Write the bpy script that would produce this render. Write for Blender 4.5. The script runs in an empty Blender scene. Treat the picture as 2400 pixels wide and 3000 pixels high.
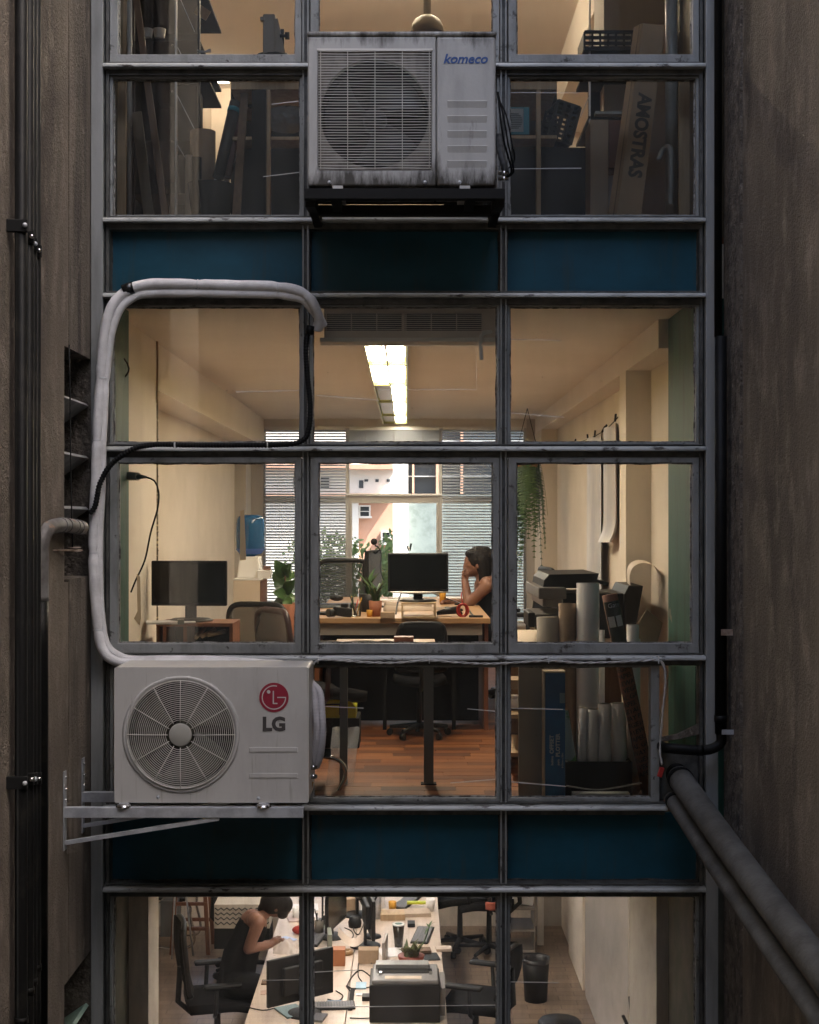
import bpy, bmesh, math, random
from mathutils import Vector, Matrix, Euler, noise
R = math.radians
random.seed(7)
SC = bpy.context.scene
COL = SC.collection
# ---------------------------------------------------------------- camera, sky, sun, exposure
F, VX, VY, D, ZC = 4160.0, 1195.0, 1530.0, 6.4, 1.35      # photo geometry: focal length in px, vanishing point, facade distance, eye height
cd = bpy.data.cameras.new('camera'); cam = bpy.data.objects.new('camera', cd); COL.objects.link(cam)
cam.location = (0, -D, ZC); cam.rotation_euler = (R(90), 0, 0)
cd.sensor_width = 36; cd.lens = F / 3000 * 36
cd.shift_x = (1200 - VX) / 3000; cd.shift_y = (VY - 1500) / 3000
cd.clip_start = .05; cd.clip_end = 2000
SC.camera = cam
SUN_EL, SUN_AZ = 54, 112                                   # degrees; azimuth clockwise from +Y
wd = bpy.data.worlds.new('World'); SC.world = wd; wd.use_nodes = True
wn = wd.node_tree.nodes; wl = wd.node_tree.links
sky = wn.new('ShaderNodeTexSky'); sky.sky_type = 'NISHITA'; sky.sun_disc = False
sky.sun_elevation = R(SUN_EL); sky.sun_rotation = R(SUN_AZ); sky.air_density = 1.0; sky.dust_density = 4.5; sky.ozone_density = .35
wl.new(sky.outputs[0], wn['Background'].inputs[0]); wn['Background'].inputs[1].default_value = .15
sd = bpy.data.lights.new('sun', 'SUN'); sun = bpy.data.objects.new('sun', sd); COL.objects.link(sun)
sd.energy = 5.0; sd.angle = R(.5); sd.color = (1, .965, .91)
dv = Vector((math.sin(R(SUN_AZ)) * math.cos(R(SUN_EL)), math.cos(R(SUN_AZ)) * math.cos(R(SUN_EL)), math.sin(R(SUN_EL))))
sun.rotation_euler = dv.to_track_quat('Z', 'Y').to_euler(); sun.location = (8, -4, 20)
SC.view_settings.view_transform = 'Standard'; SC.view_settings.look = 'None'
SC.view_settings.gamma = 1; SC.view_settings.exposure = 2.4
SC.render.engine = 'CYCLES'
cy = SC.cycles
cy.use_denoising = True; cy.max_bounces = 9; cy.diffuse_bounces = 5; cy.glossy_bounces = 4; cy.transparent_max_bounces = 24
cy.sample_clamp_indirect = 4; cy.caustics_reflective = False; cy.caustics_refractive = False
try: cy.denoiser = 'OPENIMAGEDENOISE'
except Exception: pass

def P(x, y, d): return Vector(((x - VX) / F * d, d - D, ZC - (y - VY) / F * d))   # photo pixel at a chosen distance -> place
def FX(x): return (x - VX) / 650.0
def FZ(y): return ZC - (y - VY) / 650.0

# ---------------------------------------------------------------- materials
MATS = {}
def M(name, col, rough=.6, metal=0, col2=None, sc=(1, 1, 1), ns=6, lo=.4, hi=.62, bump=0, bs=60, spec=.5, col3=None, sc3=(1, 1, 1), ns3=3, lo3=.5, hi3=.7, det=8, det2=None, emit=0, alpha=1, trans=0, wave=None):
    if name in MATS: return MATS[name]
    m = bpy.data.materials.new(name); m.use_nodes = True
    n, l = m.node_tree.nodes, m.node_tree.links
    b = n['Principled BSDF']
    b.inputs['Roughness'].default_value = rough; b.inputs['Metallic'].default_value = metal
    b.inputs['Specular IOR Level'].default_value = spec
    b.inputs['Base Color'].default_value = (*col, 1)
    tc = n.new('ShaderNodeTexCoord')
    cur = None
    def layer(cur, base, c2, sc, ns, lo, hi, seed, dt=None):
        mp = n.new('ShaderNodeMapping'); mp.inputs['Scale'].default_value = sc; mp.inputs['Location'].default_value = (seed, seed * 2.3, seed * .7)
        l.new(tc.outputs['Object'], mp.inputs[0])
        nz = n.new('ShaderNodeTexNoise'); nz.inputs['Scale'].default_value = ns; nz.inputs['Detail'].default_value = det if dt is None else dt; nz.inputs['Roughness'].default_value = .62
        l.new(mp.outputs[0], nz.inputs[0])
        mr = n.new('ShaderNodeMapRange'); mr.inputs[1].default_value = lo; mr.inputs[2].default_value = hi
        l.new(nz.outputs[0], mr.inputs[0])
        mx = n.new('ShaderNodeMix'); mx.data_type = 'RGBA'
        l.new(mr.outputs[0], mx.inputs[0]); mx.inputs[7].default_value = (*c2, 1)
        if cur: l.new(cur, mx.inputs[6])
        else: mx.inputs[6].default_value = (*base, 1)
        return mx.outputs[2]
    if col2: cur = layer(cur, col, col2, sc, ns, lo, hi, 1.7, det2)
    if col3: cur = layer(cur, col, col3, sc3, ns3, lo3, hi3, 5.1)
    if cur: l.new(cur, b.inputs['Base Color'])
    if bump:
        nz = n.new('ShaderNodeTexNoise'); nz.inputs['Scale'].default_value = bs; nz.inputs['Detail'].default_value = 6; nz.inputs['Roughness'].default_value = .6
        l.new(tc.outputs['Object'], nz.inputs[0])
        bp = n.new('ShaderNodeBump'); bp.inputs['Strength'].default_value = min(1, bump); bp.inputs['Distance'].default_value = .01 * max(1, bump)
        l.new(nz.outputs[0], bp.inputs['Height']); l.new(bp.outputs[0], b.inputs['Normal'])
    if emit:
        b.inputs['Emission Color'].default_value = (*col, 1); b.inputs['Emission Strength'].default_value = emit
    if trans: b.inputs['Transmission Weight'].default_value = trans
    if alpha < 1: b.inputs['Alpha'].default_value = alpha
    MATS[name] = m
    return m

def glass_mat(name, tint=(.93, .97, .96), dirt=.05, dirtcol=(.5, .49, .47), refl=1.0):
    m = bpy.data.materials.new(name); m.use_nodes = True
    n, l = m.node_tree.nodes, m.node_tree.links
    n.remove(n['Principled BSDF']); out = n['Material Output']
    tr = n.new('ShaderNodeBsdfTransparent'); tr.inputs[0].default_value = (*tint, 1)
    gl = n.new('ShaderNodeBsdfGlossy'); gl.inputs['Roughness'].default_value = .02
    fr = n.new('ShaderNodeFresnel'); fr.inputs[0].default_value = 1.5
    mu = n.new('ShaderNodeMath'); mu.operation = 'MULTIPLY'; mu.inputs[1].default_value = refl; l.new(fr.outputs[0], mu.inputs[0])
    mx = n.new('ShaderNodeMixShader'); l.new(mu.outputs[0], mx.inputs[0]); l.new(tr.outputs[0], mx.inputs[1]); l.new(gl.outputs[0], mx.inputs[2])
    df = n.new('ShaderNodeBsdfDiffuse'); df.inputs[0].default_value = (*dirtcol, 1)
    tc = n.new('ShaderNodeTexCoord'); mp = n.new('ShaderNodeMapping'); mp.inputs['Scale'].default_value = (3, 3, .8); l.new(tc.outputs['Object'], mp.inputs[0])
    nz = n.new('ShaderNodeTexNoise'); nz.inputs['Scale'].default_value = 2.2; nz.inputs['Detail'].default_value = 8; nz.inputs['Roughness'].default_value = .7; l.new(mp.outputs[0], nz.inputs[0])
    mr = n.new('ShaderNodeMapRange'); mr.inputs[1].default_value = .42; mr.inputs[2].default_value = .72; mr.inputs[3].default_value = dirt * .2; mr.inputs[4].default_value = dirt * 1.9; l.new(nz.outputs[0], mr.inputs[0])
    nz2 = n.new('ShaderNodeTexNoise'); nz2.inputs['Scale'].default_value = 75; nz2.inputs['Detail'].default_value = 3; l.new(tc.outputs['Object'], nz2.inputs[0])
    mr2 = n.new('ShaderNodeMapRange'); mr2.inputs[1].default_value = .72; mr2.inputs[2].default_value = .77; mr2.inputs[4].default_value = .16; l.new(nz2.outputs[0], mr2.inputs[0])
    sm = n.new('ShaderNodeMath'); sm.operation = 'ADD'; l.new(mr.outputs[0], sm.inputs[0]); l.new(mr2.outputs[0], sm.inputs[1])
    m2 = n.new('ShaderNodeMixShader'); l.new(sm.outputs[0], m2.inputs[0]); l.new(mx.outputs[0], m2.inputs[1]); l.new(df.outputs[0], m2.inputs[2])
    l.new(m2.outputs[0], out.inputs[0])
    return m
GLASS = glass_mat('window_glass', (.95, .955, .945), dirt=.014)
GLASSU = glass_mat('window_glass_dust_haze', (.95, .955, .945), dirt=.03)  # heavier film puts haze into the upper panes
GLASSL = glass_mat('window_glass_hazy', (.95, .955, .95), dirt=.085, dirtcol=(.55, .53, .52))  # strong pale film paints the milky haze over the bottom panes
CLEARG = glass_mat('clear_glass', (.97, .98, .98), dirt=.006)
def sheer(name, col, a):
    m = bpy.data.materials.new(name); m.use_nodes = True
    n, l = m.node_tree.nodes, m.node_tree.links; b = n['Principled BSDF']
    b.inputs['Base Color'].default_value = (*col, 1); b.inputs['Alpha'].default_value = a; b.inputs['Roughness'].default_value = .35
    return m
def tex_mat(name, kind, c1, c2, c3, scale, rough=.5, bump=.2, rot=0, bw=.5, rh=.25, mort=.01):
    m = bpy.data.materials.new(name); m.use_nodes = True
    n, l = m.node_tree.nodes, m.node_tree.links; b = n['Principled BSDF']; b.inputs['Roughness'].default_value = rough
    tc = n.new('ShaderNodeTexCoord'); mp = n.new('ShaderNodeMapping'); mp.inputs['Rotation'].default_value = (0, 0, rot); l.new(tc.outputs['Object'], mp.inputs[0])
    t = n.new('ShaderNodeTexBrick'); t.inputs['Scale'].default_value = scale; l.new(mp.outputs[0], t.inputs[0])
    t.inputs[1].default_value = (*c1, 1); t.inputs[2].default_value = (*c2, 1); t.inputs[3].default_value = (*c3, 1)
    t.inputs['Mortar Size'].default_value = mort; t.inputs['Brick Width'].default_value = bw; t.inputs['Row Height'].default_value = rh
    nz = n.new('ShaderNodeTexNoise'); nz.inputs['Scale'].default_value = 5; nz.inputs['Detail'].default_value = 6; l.new(tc.outputs['Object'], nz.inputs[0])
    mx = n.new('ShaderNodeMix'); mx.data_type = 'RGBA'; mx.blend_type = 'MULTIPLY'; mx.inputs[0].default_value = .45; l.new(t.outputs[0], mx.inputs[6]); l.new(nz.outputs[0], mx.inputs[7])
    l.new(mx.outputs[2], b.inputs['Base Color'])
    bp = n.new('ShaderNodeBump'); bp.inputs['Strength'].default_value = bump; bp.invert = True; bp.inputs['Distance'].default_value = .01; l.new(t.outputs[1], bp.inputs['Height']); l.new(bp.outputs[0], b.inputs['Normal'])
    return m

CONC = M('concrete_brown', (.195, .158, .122), .92, col2=(.07, .057, .044), sc=(1.3, 1.3, .24), ns=1.7, lo=.38, hi=.7, col3=(.3, .25, .2), sc3=(1, 1, .55), ns3=9, lo3=.5, hi3=.78, bump=1.5, bs=80, det=15, det2=3)
CONC2 = M('concrete_pale', (.215, .178, .14), .92, col2=(.09, .074, .057), sc=(3, 3, .3), ns=2.4, col3=(.25, .21, .165), sc3=(1, 1, .6), ns3=9, lo3=.58, hi3=.7, bump=2.2, bs=70)
CONCR = M('concrete_rough', (.17, .142, .115), .95, col2=(.07, .058, .047), ns=14, col3=(.28, .24, .2), ns3=30, lo3=.58, hi3=.68, bump=2.5, bs=45)
DARKH = M('dark_cavity', (.012, .012, .012), .9)
GREY = M('frame_paint_grey', (.255, .258, .25), .45, col2=(.14, .14, .13), sc=(2, 2, .6), ns=5, lo=.42, hi=.7, col3=(.045, .04, .033), ns3=18, lo3=.6, hi3=.68, bump=.35, bs=110)
GREYL = M('post_paint_grey', (.28, .282, .275), .4, col2=(.18, .182, .175), sc=(3, 3, .4), ns=4, lo=.45, hi=.7, bump=.12, bs=60)
GREYD = M('frame_paint_dirty', (.085, .083, .074), .55, col2=(.03, .028, .026), sc=(3, 1, 3), ns=5, lo=.4, hi=.65, bump=.3, bs=80)
LEDGE = M('ledge_paint', (.42, .425, .405), .3, col2=(.2, .2, .185), sc=(.8, 3, 3), ns=6, lo=.45, hi=.7, col3=(.05, .043, .034), sc3=(1.2, 3, 3), ns3=9, lo3=.58, hi3=.64, bump=.15, bs=80)
PUTTY = M('old_putty', (.33, .32, .3), .85, col2=(.07, .062, .055), ns=35, lo=.4, hi=.6, bump=.7, bs=120)
BLUE = M('spandrel_blue', (.016, .082, .122), .42, col2=(.012, .05, .07), sc=(1, 1, 1.5), ns=2.5, lo=.35, hi=.7, col3=(.035, .06, .066), sc3=(7, 7, .7), ns3=3, lo3=.55, hi3=.75, spec=.25)
GREEN = M('jamb_green', (.022, .10, .082), .6, col2=(.012, .045, .038), sc=(5, 5, .5), ns=3, lo=.5, hi=.68, col3=(.2, .19, .16), ns3=6, lo3=.68, hi3=.72, bump=.2, bs=40)
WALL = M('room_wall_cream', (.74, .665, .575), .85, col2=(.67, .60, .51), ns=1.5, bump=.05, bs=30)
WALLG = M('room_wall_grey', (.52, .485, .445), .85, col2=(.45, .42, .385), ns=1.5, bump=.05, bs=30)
CEIL = M('room_ceiling_cream', (.76, .70, .63), .85, col2=(.71, .65, .58), ns=1.2)
WHITE = M('white_paint', (.78, .77, .75), .45)
ACW = M('ac_beige_white', (.50, .485, .46), .38, col2=(.42, .405, .385), sc=(2, 2, .6), ns=4, lo=.45, hi=.75, col3=(.33, .31, .27), sc3=(16, 16, .9), ns3=3, lo3=.6, hi3=.72, bump=.05, bs=40)
def grime_mat(name, col, dark, z0, z1, base=.0):   # dirt gathered along the lower and upper edges of a casing
    m = M(name, col, .5, col2=tuple(q * .72 for q in col), sc=(4, 3, .9), ns=2.6, lo=.45, hi=.75, bump=.08, bs=60)
    n, l = m.node_tree.nodes, m.node_tree.links; b = n['Principled BSDF']; src = b.inputs['Base Color'].links[0].from_socket
    tc = n.new('ShaderNodeTexCoord'); sp = n.new('ShaderNodeSeparateXYZ'); l.new(tc.outputs['Object'], sp.inputs[0])
    def ramp(a, bb):
        r = n.new('ShaderNodeMapRange'); r.inputs[1].default_value = a; r.inputs[2].default_value = bb; l.new(sp.outputs[2], r.inputs[0]); return r.outputs[0]
    mx = n.new('ShaderNodeMath'); mx.operation = 'MAXIMUM'; l.new(ramp(z0 + .12, z0), mx.inputs[0]); l.new(ramp(z1 - .09, z1 + .02), mx.inputs[1])
    mp = n.new('ShaderNodeMapping'); mp.inputs['Scale'].default_value = (7, 7, 1.6); l.new(tc.outputs['Object'], mp.inputs[0])
    nz = n.new('ShaderNodeTexNoise'); nz.inputs['Scale'].default_value = 1.6; nz.inputs['Detail'].default_value = 10; nz.inputs['Roughness'].default_value = .7; l.new(mp.outputs[0], nz.inputs[0])
    ad = n.new('ShaderNodeMath'); ad.operation = 'MULTIPLY_ADD'; l.new(mx.outputs[0], ad.inputs[0]); ad.inputs[1].default_value = .34; l.new(nz.outputs[0], ad.inputs[2])
    r = n.new('ShaderNodeMapRange'); r.inputs[1].default_value = .66 - base; r.inputs[2].default_value = .86 - base; l.new(ad.outputs[0], r.inputs[0])
    c = n.new('ShaderNodeMix'); c.data_type = 'RGBA'; l.new(r.outputs[0], c.inputs[0]); l.new(src, c.inputs[6]); c.inputs[7].default_value = (*dark, 1); l.new(c.outputs[2], b.inputs['Base Color'])
    return m
ACOLD = grime_mat('ac_dirty_white', (.40, .39, .37), (.04, .034, .026), .0, .63, .05)
ACPLATE = M('ac_fan_plate_shaded', (.2, .185, .16), .6, col2=(.08, .07, .06), sc=(4, 4, 2), ns=4)  # dirt and the shadow behind the grille, both put into the colour
BLACK = M('black_plastic', (.009, .009, .009), .5, spec=.3)
BLACKM = M('black_matte', (.008, .008, .008), .8, spec=.25)
BLACKP = M('black_pipe', (.007, .007, .007), .5, col2=(.016, .015, .013), ns=12, lo=.55, hi=.7, spec=.12)
SCREEN = M('monitor_screen', (.004, .005, .005), .2, spec=.25)
CHROME = M('chrome_steel', (.6, .6, .6), .18, 1)
STEEL = M('galvanised_steel', (.50, .52, .55), .38, .3, col2=(.36, .37, .4), ns=14)
WIRE = M('grille_wire', (.60, .575, .53), .4)
FANM = M('fan_blade', (.06, .06, .06), .5)
HOSE = M('hose_wrap_white', (.72, .70, .69), .7, col2=(.55, .53, .52), sc=(1, 1, 1), ns=9, lo=.45, hi=.65, bump=.4, bs=220)
CABLEW = M('cable_white', (.5, .48, .46), .5, col2=(.33, .32, .3), ns=25)
WOOD = M('desk_wood', (.40, .235, .115), .42, col2=(.33, .19, .09), sc=(1.2, 14, 14), ns=3)
WOODL = M('pine_wood', (.50, .36, .21), .6, col2=(.4, .27, .15), sc=(12, 12, 1.0), ns=3)
WOODR = M('red_wood', (.20, .075, .035), .5, col2=(.14, .05, .025), sc=(10, 10, 1), ns=3)
WOODB = M('brown_board', (.17, .10, .055), .65, col2=(.12, .07, .04), sc=(14, 14, 1), ns=3)
CARD = M('cardboard', (.40, .285, .185), .85, col2=(.34, .24, .155), ns=5)
KRAFT = M('kraft_tube', (.33, .225, .14), .8, col2=(.27, .18, .11), ns=8)
PAPER = M('white_paper', (.82, .81, .82), .8, col2=(.74, .73, .75), ns=4)
BEIGE = M('laminate_beige', (.60, .50, .39), .6)
BEIGEG = M('laminate_greige', (.36, .31, .26), .6, col2=(.32, .275, .23), ns=3)
TERRA = M('terracotta', (.36, .13, .06), .75, col2=(.28, .1, .05), ns=8)
LEAF = M('leaf_green', (.05, .12, .03), .45, col2=(.09, .17, .045), ns=9)
LEAFD = M('leaf_dark', (.025, .07, .022), .4, col2=(.05, .11, .03), ns=9)
SKIN = M('skin', (.215, .105, .07), .55, col2=(.17, .08, .055), ns=6)
HAIR = M('dark_hair', (.005, .004, .004), .6, col2=(.012, .009, .008), sc=(30, 30, 3), ns=4, spec=.2, bump=.6, bs=120)
CLOTH = M('black_cloth', (.009, .009, .01), .95, spec=.15)
MESHM = sheer('mesh_fabric', (.02, .02, .022), .8)
TEAL = M('teal_board', (.01, .20, .27), .6)
RED = M('red_plastic', (.38, .03, .025), .4)
LIME = M('lime_plastic', (.42, .46, .02), .45)
YEL = M('yellow_plastic', (.6, .3, .03), .45)
INK = M('print_black', (.03, .028, .026), .7)
LOGOR = M('logo_red', (.27, .012, .035), .5)
LOGOG = M('logo_grey', (.055, .05, .05), .5)
LOGOB = M('logo_blue', (.02, .065, .22), .5)
LBLUE = M('label_blue', (.02, .16, .38), .5, col2=(.025, .1, .26), ns=3)
PRINTW = M('print_white', (.62, .66, .7), .6)

# ---------------------------------------------------------------- mesh building
OFF = {}
class G:
    def __init__(s): s.v = []; s.f = []; s.sm = []
    def add(s, vs, fs, smooth=False):
        o = len(s.v); s.v += [Vector(v) for v in vs]
        for f in fs: s.f.append([i + o for i in f]); s.sm.append(smooth)
        return s
    def box(s, x0, x1, y0, y1, z0, z1):
        if x0 > x1: x0, x1 = x1, x0
        if y0 > y1: y0, y1 = y1, y0
        if z0 > z1: z0, z1 = z1, z0
        return s.add([(x, y, z) for z in (z0, z1) for y in (y0, y1) for x in (x0, x1)],
                     [(0, 2, 3, 1), (4, 5, 7, 6), (0, 1, 5, 4), (2, 6, 7, 3), (0, 4, 6, 2), (1, 3, 7, 5)])
    def obox(s, c, size, rot=(0, 0, 0), taper=1.0):
        m = Euler(rot).to_matrix(); c = Vector(c); hx, hy, hz = [q / 2 for q in size]
        vs = []
        for z in (-1, 1):
            t = taper if z > 0 else 1
            for y in (-1, 1):
                for x in (-1, 1): vs.append(c + m @ Vector((x * hx * t, y * hy * t, z * hz)))
        return s.add(vs, [(0, 2, 3, 1), (4, 5, 7, 6), (0, 1, 5, 4), (2, 6, 7, 3), (0, 4, 6, 2), (1, 3, 7, 5)])
    def beam(s, p0, p1, w, h, up=(0, 0, 1)):          # rectangular bar between two points
        p0, p1 = Vector(p0), Vector(p1); t = (p1 - p0).normalized(); up = Vector(up)
        if abs(t.dot(up)) > .98: up = Vector((0, 1, 0))
        a = t.cross(up).normalized(); b = a.cross(t)
        vs = [p + a * (i * w / 2) + b * (j * h / 2) for p in (p0, p1) for j in (-1, 1) for i in (-1, 1)]
        return s.add(vs, [(0, 1, 3, 2), (4, 6, 7, 5), (0, 4, 5, 1), (2, 3, 7, 6), (0, 2, 6, 4), (1, 5, 7, 3)])
    def prism(s, poly, y0, y1, axis='y'):             # polygon extruded along an axis
        def q(a, b, t): return {'y': (a, t, b), 'x': (t, a, b), 'z': (a, b, t)}[axis]
        n = len(poly); vs = [q(a, b, y0) for a, b in poly] + [q(a, b, y1) for a, b in poly]
        return s.add(vs, [list(range(n)), list(range(2 * n - 1, n - 1, -1))] + [(i, (i + 1) % n, n + (i + 1) % n, n + i) for i in range(n)])
    def tube(s, pts, r, n=8, caps=True, smooth=True):
        pts = [Vector(p) for p in pts]; k = len(pts); rs = r if isinstance(r, (list, tuple)) else [r] * k
        t0 = (pts[1] - pts[0]).normalized(); a = t0.orthogonal().normalized(); vs = []
        for i in range(k):
            t = (pts[min(i + 1, k - 1)] - pts[max(i - 1, 0)]).normalized()
            a = (a - t * a.dot(t)).normalized(); b = t.cross(a)
            for j in range(n):
                th = 2 * math.pi * j / n; vs.append(pts[i] + (a * math.cos(th) + b * math.sin(th)) * rs[i])
        fs = [(i * n + j, i * n + (j + 1) % n, (i + 1) * n + (j + 1) % n, (i + 1) * n + j) for i in range(k - 1) for j in range(n)]
        s.add(vs, fs, smooth)
        if caps: o = len(s.v) - k * n; s.f += [[o + j for j in range(n - 1, -1, -1)], [o + (k - 1) * n + j for j in range(n)]]; s.sm += [False, False]
        return s
    def cyl(s, p0, p1, r0, r1=None, n=16, caps=True): return s.tube([p0, p1], [r0, r0 if r1 is None else r1], n, caps)
    def pipe(s, p0, p1, r, ri, n=20):                 # hollow tube with visible bore
        p0, p1 = Vector(p0), Vector(p1); t = (p1 - p0).normalized()
        return s.tube([p0, p1, p1, p1 - t * .12], [r, r, ri, ri], n, True)
    def lathe(s, prof, c=(0, 0, 0), n=24, axis='z', smooth=True):
        c = Vector(c); vs = []
        for r, h in prof:
            for j in range(n):
                th = 2 * math.pi * j / n; u, w = r * math.cos(th), r * math.sin(th)
                vs.append(c + Vector({'z': (u, w, h), 'y': (u, h, w), 'x': (h, u, w)}[axis]))
        k = len(prof)
        return s.add(vs, [(i * n + j, i * n + (j + 1) % n, (i + 1) * n + (j + 1) % n, (i + 1) * n + j) for i in range(k - 1) for j in range(n)], smooth)
    def disc(s, c, r, n=32, axis='y'):
        c = Vector(c)
        return s.add([c + Vector({'y': (r * math.cos(2 * math.pi * j / n), 0, r * math.sin(2 * math.pi * j / n)), 'z': (r * math.cos(2 * math.pi * j / n), r * math.sin(2 * math.pi * j / n), 0)}[axis]) for j in range(n)], [list(range(n))])
    def ball(s, c, r, n=12, sq=(1, 1, 1)):
        c = Vector(c); vs = []; k = n // 2
        for i in range(k + 1):
            ph = math.pi * i / k
            for j in range(n):
                th = 2 * math.pi * j / n
                vs.append(c + Vector((math.sin(ph) * math.cos(th) * r * sq[0], math.sin(ph) * math.sin(th) * r * sq[1], math.cos(ph) * r * sq[2])))
        return s.add(vs, [(i * n + j, i * n + (j + 1) % n, (i + 1) * n + (j + 1) % n, (i + 1) * n + j) for i in range(k) for j in range(n)], True)
    def sheet(s, fn, nu, nv, smooth=True, thick=0):
        vs = [Vector(fn(i / nu, j / nv)) for j in range(nv + 1) for i in range(nu + 1)]
        fs = [(j * (nu + 1) + i, j * (nu + 1) + i + 1, (j + 1) * (nu + 1) + i + 1, (j + 1) * (nu + 1) + i) for j in range(nv) for i in range(nu)]
        return s.add(vs, fs, smooth)
    def rot(s, m, c=(0, 0, 0)):
        c = Vector(c); s.v = [c + m @ (v - c) for v in s.v]; return s
    def move(s, d): d = Vector(d); s.v = [v + d for v in s.v]; return s
    def build(s, name, mat, parent=None, bevel=0, kind=None, label=None, cat=None, group=None, solid=0, seg=2):
        off = OFF.get(parent.name, Vector()) if parent else Vector()
        me = bpy.data.meshes.new(name); me.from_pydata([v - off for v in s.v], [], s.f); 
        me.polygons.foreach_set('use_smooth', s.sm)
        bm = bmesh.new(); bm.from_mesh(me); bmesh.ops.recalc_face_normals(bm, faces=bm.faces); bm.to_mesh(me); bm.free()
        me.update(); me.materials.append(mat)
        o = bpy.data.objects.new(name, me); COL.objects.link(o)
        if parent: o.parent = parent; OFF[o.name] = off
        if solid: md = o.modifiers.new('thickness', 'SOLIDIFY'); md.thickness = solid; md.offset = 0
        if bevel:
            md = o.modifiers.new('bevel', 'BEVEL'); md.width = bevel; md.segments = seg; md.limit_method = 'ANGLE'; md.angle_limit = R(40)
        if kind: o['kind'] = kind
        if label: o['label'] = label
        if cat: o['category'] = cat
        if group: o['group'] = group
        return o
def thing(name, label, cat, loc=(0, 0, 0), group=None):
    o = bpy.data.objects.new(name, None); COL.objects.link(o); o.location = loc; OFF[o.name] = Vector(loc)
    o.empty_display_size = .1
    o['label'] = label; o['category'] = cat
    if group: o['group'] = group
    return o
def copy_tree(o, parent=None, label=None, loc=None, rz=None):
    c = o.copy(); COL.objects.link(c)
    if parent: c.parent = parent
    for ch in list(o.children): copy_tree(ch, c)
    if label: c['label'] = label
    if loc is not None: c.location = loc
    if rz is not None: c.rotation_euler = (0, 0, rz)
    return c
def smooth_path(pts, step=.02):
    pts = [Vector(p) for p in pts]; q = [pts[0] * 2 - pts[1]] + pts + [pts[-1] * 2 - pts[-2]]; out = []
    for i in range(1, len(q) - 2):
        p0, p1, p2, p3 = q[i - 1:i + 3]; n = max(2, int((p2 - p1).length / step))
        for k in range(n):
            t = k / n
            out.append(.5 * ((2 * p1) + (p2 - p0) * t + (2 * p0 - 5 * p1 + 4 * p2 - p3) * t * t + (3 * p1 - p0 - 3 * p2 + p3) * t ** 3))
    out.append(pts[-1]); return out
def text(name, body, mat, parent, size, mtx, bold=0, shear=0, sx=1, extrude=.0008, align='CENTER', spacing=1, bend=None):
    cu = bpy.data.curves.new(name, 'FONT'); cu.body = body; cu.size = size; cu.offset = bold; cu.shear = shear; cu.extrude = extrude
    cu.align_x = align; cu.align_y = 'CENTER'; cu.space_character = spacing; cu.resolution_u = 3
    t = bpy.data.objects.new(name, cu); COL.objects.link(t)
    me = bpy.data.meshes.new_from_object(t.evaluated_get(bpy.context.evaluated_depsgraph_get()))
    bpy.data.objects.remove(t); off = OFF.get(parent.name, Vector())
    for v in me.vertices:
        c = Vector((v.co.x * sx, v.co.y, v.co.z))
        if bend: c = bend(c)
        v.co = mtx @ c - off
    me.materials.clear(); me.materials.append(mat)
    o = bpy.data.objects.new(name, me); COL.objects.link(o); o.parent = parent; OFF[o.name] = off
    return o
FACE = Matrix.Rotation(R(90), 4, 'X')                 # text standing up, read from -Y
def baked(o):                                          # freeze the modifiers into the mesh
    dg = bpy.context.evaluated_depsgraph_get(); me = bpy.data.meshes.new_from_object(o.evaluated_get(dg)); o.modifiers.clear(); o.data = me; return o
# ================================================================ THE SETTING
FF = 2.646
def struct(g, name, mat, **k): return g.build(name, mat, kind='structure', **k)
# ground outside and the bottom of the light well
GROUND = M('street_ground', (.16, .155, .15), .9, col2=(.11, .11, .105), ns=3)
struct(G().add([(-900, -900, -9), (900, -900, -9), (900, 900, -9), (-900, 900, -9)], [(0, 1, 2, 3)]), 'ground', GROUND)

# ---- light well walls (concrete)
WL, WR, TOP, BOT = -1.42, 1.42, 7.8, -9.0
def jag(y, z0, z1, amp, step=.05):
    out = []; z = z0
    while z < z1: out.append((y + random.uniform(-amp, amp), z)); z += step
    out.append((y, z1)); return out
NY0, NY1, NZ0, NZ1 = -.53, -.03, 1.11, 2.08        # louvred opening in the left wall, repeated a floor down
w = thing('concrete_wall', 'stained brown concrete side wall of the light well carrying the black pipes', 'wall')
del w['category'], w['label']; w['kind'] = 'structure'; w.name = 'light_well_wall_left'; OFF[w.name] = Vector()
G().box(-2.1, WL, -3.2, -.457, NZ1, TOP).build('wall_section', CONC, w)
G().box(-2.1, WL, -3.2, NY0, BOT, NZ1 - .0).build('wall_section', CONC, w)
g = G().box(-2.1, WL, -.449, .0, NZ1, TOP); g.build('wall_section', CONC2, w)
g = G().box(-2.1, WL, -.449, .0, NZ1 - FF, NZ0); g.build('wall_section', CONC2, w)
g = G().box(-2.1, WL, NY0, -.457, NZ1 - FF, NZ0 - .01); g.build('wall_section', CONC, w)
G().box(-2.1, WL, NY0, 0, BOT, NZ0 - FF).build('wall_section', CONC2, w)
G().box(-2.1, WL - .1, -.46, -.445, BOT, TOP).build('joint_backing', DARKH, w)
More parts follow.
